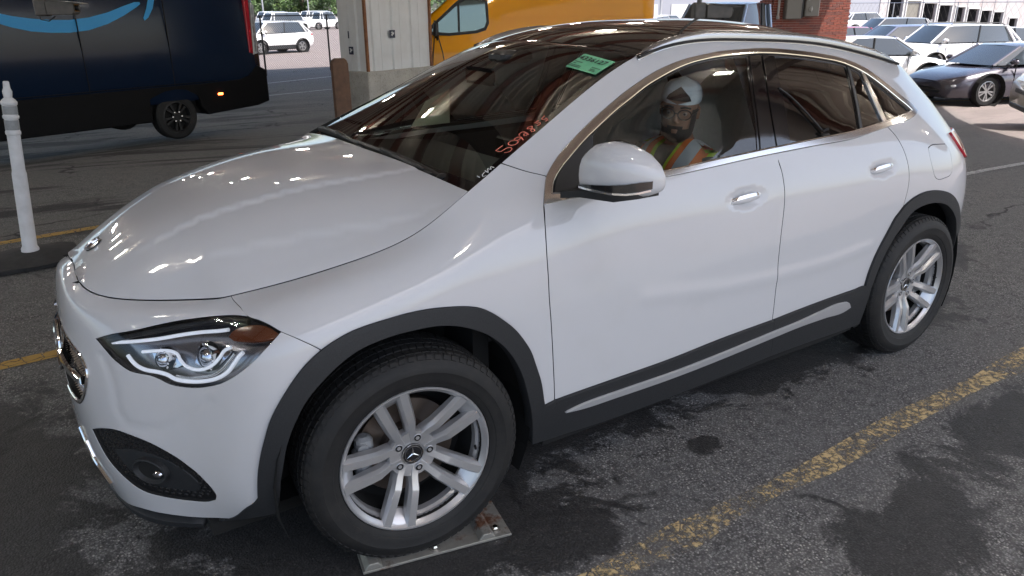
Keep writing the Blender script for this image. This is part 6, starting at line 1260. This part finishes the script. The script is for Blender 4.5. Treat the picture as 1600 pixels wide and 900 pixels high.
for j_ in range(60):
    z = gB+.06+j_*.0685
    if z > PZ: break
    xs_b = [0]+[x for x in np.arange(.205-(.1025 if j_ % 2 else 0), PWd-.03, .205)]+[PWd]
    for x0_, x1_ in zip(xs_b[:-1], xs_b[1:]):
        if x1_-x0_ < .03: continue
        x = (x0_+x1_)/2; wd_ = x1_-x0_-.010; d_ = rnd.random() < .22; dy = rnd.uniform(-.005, .004)
        if 1.42 < z < 3.15 and x > 1.1 and cnt < 285:
            o = (b0d if d_ else b0).copy(); COL.objects.link(o); o.parent = bp; o.location = (x, .045+dy, z); o.scale.x = wd_/.196; cnt += 1
        else: rest[d_].box((x, .045+dy, z), (wd_, .10, .058))
COL.objects.unlink(b0); COL.objects.unlink(b0d)
for k, m_ in ((0, M_BRICK), (1, M_BRICK2)):
    o = rest[k].obj('brickwork', m_, bp); o['kind'] = 'stuff'
sd_ = MB()
for sx in (-.03, PWd+.03):
    for j_ in range(60):
        z = gB+.06+j_*.0685
        if z > PZ: break
        for i_ in range(4): sd_.box((sx-(.0 if sx < 0 else 0)+(.04 if sx < 0 else -.04), .16+i_*.24+(.06 if j_ % 2 else 0), z), (.10, .21, .058))
o = sd_.obj('brickwork', M_BRICK, bp); o['kind'] = 'stuff'
M_EBOX = mat('box_grey', (.17, .16, .14), .45); M_EBOX2 = mat('box_edge', (.50, .50, .48), .4); M_PIPE = mat('pipe_grey', (.42, .40, .38), .45)
def box_on(name, label, x, z, w, h, d, m):
    r_ = empty(name, bp.matrix_basis @ Vector((x, 0, z)) if False else (bx+math.cos(BH)*x, by+math.sin(BH)*x, z), BH, label, 'electrical box')
    MB().box((w/2, -d/2-.01, h/2), (w, d, h), 0, 0, .008).obj('cabinet', m, r_); MB().box((w/2, -d-.02, h/2), (w-.03, .02, h-.03), 0, 0, .006).obj('door', m, r_); return r_
e1 = box_on('electrical_cabinet', 'tall dark grey electrical cabinet on the brick pillar', .28, 1.25, .46, 2.3, .22, M_EBOX); MB().box((.23, -.255, .64), (.20, .012, .025)).obj('nameplate', M_EBOX2, e1); MB().box((.485, -.12, 1.15), (.05, .21, 2.26)).obj('hinge_side', M_BLACK, e1)
e2 = box_on('electrical_box', 'square grey switch box with a pipe above on the brick pillar', .84, 1.32, .42, .52, .20, M_EBOX)
mb = MB().lathe([(.055, .0), (.05, -.03), (.0, -.03)], 20, c=(.16, -.24, .20), axis='y'); mb.box((.16, -.29, .20), (.03, .05, .14), 0, 0, .008); mb.obj('switch_handle', M_EBOX2, e2, smooth=True, auto=40)
MB().box((.08, -.235, .46), (.06, .01, .025)).obj('label_plate', M_EBOX2, e2); MB().box((.427, -.10, .26), (.012, .2, .5)).obj('side_panel', M_EBOX2, e2)
for x, z0, lab in ((1.10, 1.84, 'grey conduit pipe rising from the switch box'), (.12, 1.25, 'grey conduit pipe left of the tall electrical cabinet')):
    r_ = MB().tube([(0, 0, 0), (0, 0, 4.6-z0)], .035, 12); r_.lathe([(.05, 0), (.05, .08), (.035, .09)], 12); o = r_.obj('conduit', M_PIPE, None, smooth=True, auto=40, loc=(bx+x*math.cos(BH)+.07*math.sin(BH), by+x*math.sin(BH)-.07*math.cos(BH), z0)); tag(o, lab, 'pipe')
# ------------------------------------------------------------------ chain-link fences
M_FPOST = mat('black_fence', (.012, .012, .012), .5); M_GPOST = mat('galvanised', (.40, .40, .42), .4, .6); M_LINK = mat('chain_link', (.11, .10, .10), .5, .4)
def chain_fence(name, label, P0, P1, h, mpost, spacing, cell, wire, posts_w=.035):
    P0, P1 = Vector(P0), Vector(P1); d = P1-P0; L = d.length; d /= L; rz = math.atan2(d.y, d.x); r_ = empty(name, (P0.x, P0.y, 0), rz, label, 'fence')
    gg = lambda s: gz(P0.x+d.x*s, P0.y+d.y*s)
    n = max(1, int(L/spacing)); 
    for i in range(n+1): s = L*i/n; MB().tube([(0, 0, gg(s)-.1), (0, 0, gg(s)+h+.03)], posts_w, 8).obj('post', mpost, r_, smooth=True, loc=(s, 0, 0))
    MB().tube([(L*i/n, 0, gg(L*i/n)+h) for i in range(n+1)], posts_w*.7, 6).obj('top_rail', mpost, r_, smooth=True)
    mb = MB(); k = int(L/cell); g = gg(L/2); hh = h-.05
    for i in range(-int(hh/cell), k):
        for sg in (1, -1):
            s0 = i*cell; a0, a1 = s0, s0+hh; z0, z1 = 0, hh
            if a0 < 0: z0 = -a0; a0 = 0
            if a1 > L: z1 -= a1-L; a1 = L
            if a1 <= a0: continue
            if sg < 0: a0, a1 = L-a0, L-a1
            g0, g1 = gg(a0)+.03, gg(a1)+.03; mb.add([(a0, .0, g0+z0-wire), (a1, 0, g1+z1-wire), (a1, 0, g1+z1+wire), (a0, 0, g0+z0+wire)], [(0, 1, 2, 3)]); mb.add([(a0, -.004, g0+z0), (a1, -.004, g1+z1), (a1, .004, g1+z1), (a0, .004, g0+z0)], [(0, 1, 2, 3)])
    o = mb.obj('wire_mesh', M_LINK, r_); o['kind'] = 'stuff'
a = Vector(place(512, 31.8)); e_ = Vector((math.cos(R(20)), math.sin(R(20))))
chain_fence('chain_link_fence', 'black chain link fence between the canopy and the lot left of the column', a-e_*9.3, a+e_*3.1, 2.1, M_FPOST, 3.05, .09, .0065)
b_ = Vector(place(1325, 60)); c_2 = Vector(place(1640, 38))
chain_fence('chain_link_fence', 'galvanised chain link fence in front of the dock building', b_, c_2, 2.4, M_GPOST, 6, .6, .006, .03)
# ------------------------------------------------------------------ dock building
M_WALLM = mat('ribbed_metal_wall', (.36, .35, .36), .5); q = NT(M_WALLM); co = q.coord(); f = q.noise(q.coord(scale=(.2, .2, .05)), 2, 5); q.col(q.mix(q.ramp(f, [(.4, 0), (.7, 1)]), (.38, .37, .38), (.34, .28, .27)))
M_ENDW = mat('grey_end_wall', (.25, .26, .30), .6); M_DOCKIN = mat('dock_interior', (.02, .02, .022), .9); M_DOCKF = mat('dock_frame', (.50, .50, .50), .5)
p0 = Vector(place(1379, 100)); p1 = Vector(place(1612, 128)); d_ = (p1-p0); LB = d_.length; d_.normalize(); rz = math.atan2(d_.y, d_.x)
db = empty('dock_building', (p0.x, p0.y, -.8), rz, 'long white metal dock building with a row of open bays beyond the lot', 'building')
slope = lambda s: -2.75*(s/LB)
DOORS = [(1385.6, 1407.5), (1413.6, 1434.6), (1440, 1460), (1465, 1484.5), (1491, 1505.5), (1511, 1528), (1532, 1548), (1552, 1567), (1578, 1591)]
def s_of(px):
    lo, hi = 0, LB
    for _ in range(40):
        m_ = (lo+hi)/2; P = p0+d_*m_; v = Vector((P.x, P.y, 0))-CAM; X_ = 800+1190*v.dot(CR)/v.dot(CF)
        if X_ < px: lo = m_
        else: hi = m_
    return (lo+hi)/2
HB = 9.0; edges = [0]; spans = []
for a_, b2 in DOORS: spans.append((s_of(a_), s_of(b2)))
def wallpiece(s0, s1, z0, z1): 
    V = [(s0, 0, z0+slope(s0)), (s1, 0, z0+slope(s1)), (s1, 0, z1), (s0, 0, z1)]; V += [(x, .25, z) for x, y, z in V]
    return MB().add(V, [(0, 1, 2, 3), (7, 6, 5, 4), (0, 4, 5, 1), (3, 2, 6, 7), (0, 3, 7, 4), (1, 5, 6, 2)])
prev = 0
for i_, (s0, s1) in enumerate(spans):
    hD = 3.2 if i_ < 8 else 2.6
    wallpiece(prev, s0, -1, HB).obj('wall', M_WALLM, db); V = [(s0, 0, hD+slope(s0)), (s1, 0, hD+slope(s1)), (s1, 0, HB), (s0, 0, HB)]; MB().add(V+[(x, .25, z) for x, y, z in V], [(0, 1, 2, 3), (7, 6, 5, 4), (0, 4, 5, 1), (3, 2, 6, 7)]).obj('wall', M_WALLM, db)
    bay = MB(); z0 = slope((s0+s1)/2); bay.box(((s0+s1)/2, 3.5, z0+1.5), (s1-s0+.3, .1, 4.2)); bay.box((s0-.1, 1.8, z0+1.5), (.1, 3.4, 4.2)); bay.box((s1+.1, 1.8, z0+1.5), (.1, 3.4, 4.2)); by_ = bay.obj('bay', M_DOCKIN, db)
    for zz, dz in ((1.9, .10), (1.3, .10)): 
        if i_ % 2 == 0: MB().box(((s0+s1)/2, 2.0+zz*.3, z0+zz), (s1-s0-.3, .3, dz)).obj('rack_beam', M_DOCKF, by_)
    fr = MB(); fr.box((s0-.12, -.06, z0+hD/2), (.22, .12, hD+.3)); fr.box((s1+.12, -.06, z0+hD/2), (.22, .12, hD+.3)); fr.box(((s0+s1)/2, -.06, z0+hD+.1), (s1-s0+.46, .12, .22)); fr.obj('door_frame', M_DOCKF, db)
    if i_ in (1,): MB().box(((s0+s1)/2, .15, z0+hD/2), (s1-s0, .06, hD)).obj('shutter', M_EBOX, db)
    MB().tube([(s0-.5, -1.6, z0-.6), (s0-.5, -1.6, z0+1.2)], .12, 10).obj('bollard', M_DOCKF, db, smooth=True)
    if i_ < 8: MB().box((s1+.75, -.02, (z0+HB)/2), (.10, .06, HB-z0)).obj('downpipe', M_GPOST, db)
    prev = s1
wallpiece(prev, LB, -1, HB).obj('wall', M_WALLM, db)
E0 = place(1300, 92); ex = Vector((E0[0], E0[1]))-p0; cr_, sr_ = math.cos(-rz), math.sin(-rz); exl = Vector((cr_*ex.x-sr_*ex.y, sr_*ex.x+cr_*ex.y))
mb = MB(); mb.add([(0, .1, -1.5), (exl.x, exl.y, -1.5), (exl.x, exl.y, HB), (0, .1, HB), (0.1, .4, -1.5), (exl.x+.1, exl.y+.3, -1.5), (exl.x+.1, exl.y+.3, HB), (.1, .4, HB)], [(0, 1, 2, 3), (7, 6, 5, 4), (0, 3, 7, 4), (3, 2, 6, 7), (1, 5, 6, 2)]); mb.obj('end_wall', M_ENDW, db)
MB().add([(0, 0, HB), (LB, 0, HB), (LB, 30, HB), (exl.x, exl.y, HB), (0, 0, HB+.3), (LB, 0, HB+.3), (LB, 30, HB+.3), (exl.x, exl.y, HB+.3)], [(3, 2, 1, 0), (4, 5, 6, 7), (0, 1, 5, 4), (1, 2, 6, 5), (2, 3, 7, 6), (3, 0, 4, 7)]).obj('roof', M_WALLM, db)
# long pale warehouse wall behind the blue pickup
w0 = Vector(place(985, 78)); w1 = Vector(place(1302, 88)); wd = w1-w0; rzw = math.atan2(wd.y, wd.x); wh = empty('warehouse', (w0.x, w0.y, gz(w0.x, w0.y)), rzw, 'long pale grey warehouse beyond the blue pickup', 'building')
MB().box((wd.length/2, 3, 4.4), (wd.length, 6, 8.8)).obj('wall', M_ENDW, wh)
for x in np.arange(2, wd.length, 4.2): MB().box((x, -.03, 1.2), (2.6, .08, 2.4)).obj('loading_door', M_DOCKF, wh)
MB().box((wd.length/2, 3, 8.85), (wd.length+.4, 6.4, .16)).obj('roof', M_DOCKF, wh)
# ------------------------------------------------------------------ trees and lamp poles at the back of the lot
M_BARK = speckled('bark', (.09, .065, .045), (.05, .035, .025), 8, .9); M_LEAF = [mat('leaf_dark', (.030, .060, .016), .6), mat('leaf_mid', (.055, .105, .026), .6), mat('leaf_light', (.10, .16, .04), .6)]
def tree_mesh(seed, H=9, Wd=3.6, n=2600):
    rr = random.Random(seed); mb = MB(); cl = [(Vector((rr.gauss(0, Wd*.38), rr.gauss(0, Wd*.38), H*(.08+.82*rr.random()))), rr.uniform(.6, 1.25)*Wd*.34, rr.random()) for _ in range(22)]
    for _ in range(n):
        c, s, tone = rr.choice(cl); v = Vector((rr.gauss(0, 1), rr.gauss(0, 1), rr.gauss(0, 1))).normalized()*s*rr.random()**.4; p = c+v; a = Vector((rr.gauss(0, 1), rr.gauss(0, 1), rr.gauss(0, 1))).normalized(); b = a.orthogonal().normalized(); L = rr.uniform(.16, .34)
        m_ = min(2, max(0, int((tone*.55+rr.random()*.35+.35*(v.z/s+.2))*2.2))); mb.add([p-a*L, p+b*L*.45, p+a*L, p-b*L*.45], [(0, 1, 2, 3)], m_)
    return mb
TM = []
for sd_i in range(3):
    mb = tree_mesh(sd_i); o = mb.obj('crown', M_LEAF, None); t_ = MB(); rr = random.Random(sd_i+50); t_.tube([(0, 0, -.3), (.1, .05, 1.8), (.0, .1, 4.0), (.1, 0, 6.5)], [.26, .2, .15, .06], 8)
    for k in range(6): a = k*1.05; z = 2.4+.5*k; t_.tube([(0, 0, z), (math.cos(a)*1.0, math.sin(a)*1.0, z+1.0), (math.cos(a)*2.0, math.sin(a)*2.0, z+1.7)], [.09, .06, .02], 6)
    tk = t_.obj('trunk', M_BARK, None, smooth=True, auto=60); TM.append((o, tk)); COL.objects.unlink(o); COL.objects.unlink(tk)
def tree(px, t, s, label, k, dz=0):
    x, y = place(px, t); r_ = empty('tree', (x, y, gz(x, y)+dz), rnd.uniform(0, 6), label, 'tree', 'trees at the back of the lot'); r_.scale = (s, s, s)
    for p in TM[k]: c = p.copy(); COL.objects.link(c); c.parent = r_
i_ = 0
spots = ['above the far left vans', 'between the far vans', 'behind the white box van', 'left of the lamp pole', 'right of the lamp pole', 'above the white pickup', 'just left of the clad column', 'hidden mostly by the column', 'over the navy van roof', 'right of the column']
for px, t, s in ((398, 150, 1.0), (418, 158, 1.15), (438, 148, .95), (457, 160, 1.2), (476, 150, 1.0), (496, 156, 1.1), (514, 148, .95), (536, 158, 1.1), (376, 155, 1.2), (688, 150, 1.0)):
    tree(px, t, s, 'dense green tree at the back of the lot, '+spots[i_], i_ % 3); i_ += 1
for px, t, lab in ((414, 105, 'thin grey lamp pole in the lot beside the navy van'), (485, 118, 'thin grey lamp pole in the lot left of the column'), (1036, 70, 'thin dark pole beyond the rear of the yellow van')):
    x, y = place(px, t); r_ = empty('lamp_pole', (x, y, gz(x, y)), 0, lab, 'lamp pole'); MB().tube([(0, 0, 0), (0, 0, 9)], [.11, .07], 8).obj('pole', M_GPOST, r_, smooth=True); MB().box((.5, 0, 8.95), (1.1, .3, .12), 0, 0, .03).obj('lamp_head', M_GPOST, r_); MB().lathe([(.30, 0), (.28, .7), (0, .7)], 12).obj('pole_base', M_CONC, r_)
# ------------------------------------------------------------------ the driver
M_SKIN = speckled('skin', (.30, .165, .105), (.25, .135, .085), 30, .55); M_BEARD = speckled('beard_black', (.012, .010, .009), (.03, .024, .02), 120, .8, .2); M_CAP = speckled('cap_cloth', (.62, .64, .64), (.50, .53, .54), 25, .8, .1)
M_SHIRT = speckled('olive_grey_shirt', (.16, .17, .13), (.12, .13, .10), 12, .9, .1); M_VEST = mat('vest_yellow', (.50, .72, .05), .7); M_ORANGE = mat('vest_orange', (.80, .19, .03), .7); M_REFL = mat('vest_silver', (.66, .69, .70), .3, .3); M_SPEC = mat('spectacle_frame', (.02, .015, .012), .25); M_EYE = mat('eye_white', (.33, .28, .25), .3); M_JEAN = speckled('trousers', (.03, .035, .05), (.04, .045, .06), 30, .9)
HC = Vector((1.555, -.385, 1.252)); ff = Vector((-.80, -.58, -.14)).normalized(); fs = Vector((0, 0, 1)).cross(ff).normalized(); fu = ff.cross(fs).normalized()
tilt = Matrix.Rotation(R(-5), 3, ff); fs = tilt @ fs; fu = tilt @ fu
def hp(s, f, u): return HC+fs*s+ff*f+fu*u
person = empty('person', (1.62, -.37, .76), 0, 'person in an orange and yellow safety vest, backwards white cap and glasses at the wheel', 'person'); pof = person.location
def loc_p(p): return tuple(Vector(p)-pof)
mb = MB()
# head rings, chin to crown: (height, half width, front, back)
hr = [(-.128, .022, .062, .01), (-.122, .040, .078, .03), (-.100, .056, .088, .055), (-.070, .064, .091, .074), (-.035, .069, .090, .086), (0, .072, .089, .093), (.035, .074, .090, .097), (.065, .073, .086, .097), (.092, .066, .072, .088), (.112, .048, .045, .064), (.122, .02, .012, .03)]
rings = []
for u, w_, f_, b_ in hr:
    ring = []
    for k in range(20):
        a = 2*math.pi*k/20; c, s = math.cos(a), math.sin(a); ring.append(loc_p(hp(w_*abs(s)**.85*(1 if s > 0 else -1), (f_ if c > 0 else b_)*abs(c)**.85*(1 if c > 0 else -1), u)))
    rings.append(ring)
mb.loft(rings)
mb.loft([[loc_p(hp(x*k, f, u)) for x, f in ((-w_, .075), (-w_*.5, d), (w_*.5, d), (w_, .075))] for u, w_, d, k in ((.022, .010, .094, 1), (.0, .012, .101, 1), (-.020, .017, .113, 1), (-.032, .020, .108, 1), (-.038, .016, .090, 1))])       # nose
mb.loft([[loc_p(hp(x, f, u)) for x, f in ((-.048, .07), (-.04, .094), (0, .097), (.04, .094), (.048, .07))] for u in (.020, .034)])    # brow
for sg in (-1, 1): mb.loft([[loc_p(hp(sg*(.070+.016*q), -.005+r_*math.cos(a)*.6, -.008+r_*math.sin(a))) for a in np.linspace(0, 2*math.pi, 9)[:-1]] for q, r_ in ((0, .026), (.6, .032), (1, .026))])   # ears
mb.loft([[loc_p(hp(x, f, u)) for x, f in ((-.026, .075), (-.013, .096+d), (.013, .096+d), (.026, .075))] for u, d in ((-.056, -.002), (-.064, .004), (-.070, .001), (-.077, .004), (-.084, -.002))])  # lips
# neck, torso, arms, legs
N0 = HC-fu*.09-ff*.02; CH_ = Vector((1.60, -.37, 1.075))
def ell(c, ax, rx, ry, n=16): return [loc_p((c[0]+rx*math.cos(2*math.pi*k/n), c[1]+ry*math.sin(2*math.pi*k/n), c[2])) for k in range(n)]
mb.loft([ell(N0, 0, .058, .055), ell(N0.lerp(CH_, .5), 0, .062, .062), ell(CH_+Vector((0, 0, .03)), 0, .075, .085), ell(CH_, 0, .085, .13)])
tor = [(1.605, 1.092, .070, .11), (1.60, 1.072, .095, .175), (1.595, 1.04, .112, .205), (1.585, .98, .124, .205), (1.585, .90, .125, .185), (1.60, .82, .125, .17), (1.61, .76, .13, .18)]
mb.loft([ell((x, -.37, z), 0, rx, ry, 18) for x, z, rx, ry in tor])
def limb(pts, rad): mb.tube([loc_p(p) for p in pts], rad, 10)
limb([(1.60, -.565, 1.045), (1.55, -.60, .96), (1.46, -.615, .84), (1.36, -.60, .84), (1.20, -.545, .93)], [.062, .056, .046, .042, .030])
limb([(1.60, -.175, 1.045), (1.55, -.14, .95), (1.46, -.125, .84), (1.36, -.15, .85), (1.20, -.20, .93)], [.062, .056, .046, .042, .030])
for sy_ in (-.46, -.0): limb([(1.60, sy_, .80), (1.35, sy_, .84), (1.14, sy_+(.0), .82), (1.05, sy_, .58), (.98, sy_, .40)], [.09, .082, .06, .05, .04]); limb([(1.0, sy_, .39), (.86, sy_, .37)], [.042, .035])
for sg, y0 in ((-1, -.545), (1, -.20)):
    c = Vector((1.185, y0, .945)); mb.tube([loc_p(c), loc_p(c+Vector((-.03, 0, .03))), loc_p(c+Vector((-.05, 0, .055)))], [.028, .036, .030], 10, squash=1.1)
    for k in range(4):
        o = Vector((0, (k-1.5)*.019, 0)); L_ = (.9, 1.0, .95, .8)[k]; b = c+Vector((-.05, 0, .055))+o
        mb.tube([loc_p(b), loc_p(b+Vector((-.025*L_, 0, .010))), loc_p(b+Vector((-.028*L_, 0, -.02*L_))), loc_p(b+Vector((-.008, 0, -.034*L_)))], [.0095, .009, .0085, .007], 8)
    t0 = c+Vector((-.02, -sg*.022, .02)); mb.tube([loc_p(t0), loc_p(t0+Vector((.0, -sg*.022, .025))), loc_p(t0+Vector((-.01, -sg*.026, .05)))], [.011, .0105, .008], 8)
body = mb.obj('body', M_SKIN, person); md = body.modifiers.new('join', 'REMESH'); md.mode = 'VOXEL'; md.voxel_size = .0055; md.use_smooth_shade = True; sm = body.modifiers.new('soft', 'SMOOTH'); sm.factor = .5; sm.iterations = 4
# clothes: shirt over torso and upper arms
mb = MB(); mb.loft([ell((x, -.37, z), 0, rx+.012, ry+.012, 20) for x, z, rx, ry in [(1.60, 1.100, .078, .10)]+tor[1:]]); 
for sg, y0 in ((-1, -.565), (1, -.175)): mb.tube([loc_p((1.60, y0, 1.045)), loc_p((1.575, y0+sg*.02, .995)), loc_p((1.535, y0+sg*.038, .935)), loc_p((1.50, y0+sg*.045, .89))], [.076, .074, .070, .068], 14)
sh_ = mb.obj('shirt', M_SHIRT, person); md = sh_.modifiers.new('join', 'REMESH'); md.mode = 'VOXEL'; md.voxel_size = .009; md.use_smooth_shade = True; sm = sh_.modifiers.new('soft', 'SMOOTH'); sm.iterations = 5
mb = MB()
for sy_ in (-.46, -.0): mb.tube([loc_p(p) for p in [(1.64, sy_, .80), (1.35, sy_, .84), (1.13, sy_, .82), (1.05, sy_, .58), (.99, sy_, .44)]], [.105, .096, .074, .064, .06], 14)
mb.obj('trousers', M_JEAN, person, smooth=True, auto=60)
# vest: two shoulder bands, each yellow edge / orange / silver / orange / yellow edge, running down the chest
def band(sg):
    yc = -.37+sg*.118
    path = [(1.515, .80, 0), (1.462, .90, 0), (1.452, .98, 0), (1.468, 1.045, 0), (1.515, 1.098, .2), (1.585, 1.125, .5), (1.66, 1.095, .8), (1.705, 1.02, 1), (1.72, .90, 1)]
    L = smooth_loop([(a, b) for a, b, c in path], .012, 80, closed=False)
    for off, w_, m_, nm, lift in ((0, .165, M_VEST, 'vest_panel', .000), (0, .125, M_ORANGE, 'vest_stripe', .003), (0, .055, M_REFL, 'reflective_stripe', .006)):
        V = []
        for i, p in enumerate(L):
            t = L[min(i+1, len(L)-1)]-L[max(i-1, 0)]; t /= np.linalg.norm(t); n = np.array([-t[1], t[0]])
            for q_ in np.linspace(-1, 1, 5):
                y = yc+q_*w_/2; out = abs(y+.37); dz = -.55*max(0, out-.08)**1.3*(1 if p[1] > 1.02 else .35); dx = .9*max(0, out-.07)**1.5
                V.append(loc_p((p[0]+n[0]*lift+(dx if p[0] < 1.58 else -dx), y+sg*.012*math.sin(i*.3), p[1]+n[1]*lift+dz)))
        mesh(nm, V, [(5*i+j, 5*i+j+1, 5*i+j+6, 5*i+j+5) for i in range(len(L)-1) for j in range(4)], m_, person)
band(-1); band(1)
# beard, cap worn backwards, glasses, eyes
def headring(u0, grow, a0, a1, n=13):
    i = np.interp(u0, [h[0] for h in hr], range(len(hr))); g = lambda c: np.interp(i, range(len(hr)), [h[c] for h in hr]); w_, f_, b_ = g(1)+grow, g(2)+grow, g(3)+grow; o = []
    for a in np.linspace(a0, a1, n):
        c, s = math.cos(a), math.sin(a); o.append(loc_p(hp(w_*abs(s)**.85*(1 if s > 0 else -1), (f_ if c > 0 else b_)*abs(c)**.85*(1 if c > 0 else -1), u0)))
    return o
mb = MB(); mb.loft([headring(u, g_, -1.75, 1.75, 19) for u, g_ in ((-.135, -.012), (-.124, .006), (-.105, .011), (-.086, .009))], caps=False, closed=False)
for a0, a1 in ((-1.8, -.0), (.0, 1.8)): mb.loft([headring(u, g_, a0*k if a0 < 0 else a0/k if False else a0, a1, 9) for u, g_, k in ((-.090, .009, 1), (-.074, .007, 1), (-.060, .006, 1))], caps=False, closed=False)
for a0, a1 in ((-1.85, -.85), (.85, 1.85)): mb.loft([headring(u, .005, a0, a1, 5) for u in (-.075, -.045, -.02, .02)], caps=False, closed=False)
mb.loft([headring(u, .007, -.40, .40, 7) for u in (-.061, -.047)], caps=False, closed=False)
mb.obj('beard', M_BEARD, person, smooth=True, auto=80)
mb = MB()
for u0, u1, a0, a1 in ((.050, .075, .80, 2*math.pi-.80),): pass
rows = [(.044, .010), (.060, .011), (.078, .011), (.095, .012), (.110, .012), (.121, .013)]
for i in range(len(rows)-1):
    (u0, g0_), (u1, g1_) = rows[i], rows[i+1]; gap0 = .62*(1-((u0-.056)/.05)**2 if u0 > .056 else 1); gap1 = .62*(1-((u1-.056)/.05)**2) if u1 > .056 else .62
    gap0 = max(gap0, 0) if .05 < u0 < .106 else 0.0 if u0 >= .106 else 0; gap1 = max(gap1, 0) if .05 < u1 < .106 else 0
    mb.loft([headring(u0, g0_, max(gap0, .001), 2*math.pi-max(gap0, .001), 29), headring(u1, g1_, max(gap1, .001), 2*math.pi-max(gap1, .001), 29)], caps=False, closed=False)
mb.loft([headring(.121, .013, 0, 2*math.pi, 24), [loc_p(hp(0, -.015, .137))]*24], caps=False)
V0 = headring(.047, .012, math.pi-.75, math.pi+.75, 11); bill = [tuple(Vector(p)-ff*(.075*math.cos((k-5)/5*1.2))-fu*.045) for k, p in enumerate(V0)]; mb.loft([V0, bill], caps=False, closed=False)
cap = mb.obj('cap', M_CAP, person, smooth=True, auto=60)
MB().loft([headring(u, .007, -.62, .62, 11) for u in (.058, .075, .092, .106)], caps=False, closed=False).obj('hair', M_BEARD, person, smooth=True)
mb = MB()
for sg in (-1, 1):
    mb.tube([loc_p(hp(sg*.034+.027*math.cos(a), .104-.010*abs(math.cos(a)+sg*.4), .004+.021*math.sin(a))) for a in np.linspace(0, 2*math.pi, 21)], .0028, 6); mb.tube([loc_p(hp(sg*.061, .098, .010)), loc_p(hp(sg*.078, .05, .012)), loc_p(hp(sg*.080, -.01, .008))], .0025, 6)
mb.tube([loc_p(hp(-.008, .105, .008)), loc_p(hp(0, .109, .011)), loc_p(hp(.008, .105, .008))], .0028, 6); mb.obj('glasses', M_SPEC, person, smooth=True)
for sg in (-1, 1):
    e = hp(sg*.033, .0775, .004); mb = MB(); mb.lathe([(0, .011), (.005, .0106), (.008, .008), (.0105, 0)], 12, m=0); mb.lathe([(0, .0125), (.0048, .0118)], 10, m=1); o = mb.obj('eye', [M_EYE, M_BEARD], person, smooth=True)
    x = fs; z = ff; y = z.cross(x); lp = Vector(loc_p(e)); o.matrix_local = Matrix(((x.x, y.x, z.x, lp.x), (x.y, y.y, z.y, lp.y), (x.z, y.z, z.z, lp.z), (0, 0, 0, 1)))
    MB().tube([loc_p(hp(sg*.014, .096, .030)), loc_p(hp(sg*.034, .097, .036)), loc_p(hp(sg*.055, .085, .030))], .0045, 6).obj('eyebrow', M_BEARD, person, smooth=True)
M_SPLENS = glass_mat('spectacle_lens', (.96, .97, .97), 1.0, 1.3)
for sg in (-1, 1):
    V = [loc_p(hp(sg*.034+.026*math.cos(a), .104-.010*abs(math.cos(a)+sg*.4), .004+.020*math.sin(a))) for a in np.linspace(0, 2*math.pi, 21)[:-1]]; mesh('spectacle_lens', V, [tuple(range(20))], M_SPLENS, person)
# seat belt strap over the near shoulder
L = [(1.70, -.70, 1.22), (1.66, -.60, 1.12), (1.56, -.53, 1.115), (1.475, -.47, 1.03), (1.44, -.40, .93), (1.46, -.32, .84)]
PAPER = [(-.12, .406), (-.06, .513), (.355, .32), (.081, .24)]
M_PAPER = speckled('pale_paper', (.84, .90, .84), (.76, .83, .76), 8, .8)
V = []
for a, s_ in PAPER: V.append(tuple(wsp(a, s_, -.018)))
V += [tuple(Vector(v)+Vector((.0006, 0, -.0006))) for v in V]
tag(MB().add(V, [(0, 1, 2, 3), (7, 6, 5, 4), (0, 4, 5, 1), (1, 5, 6, 2), (2, 6, 7, 3), (3, 7, 4, 0)]).obj('paper_sheet', M_PAPER), 'pale green sheet of paper standing behind the windscreen on the passenger side', 'paper')
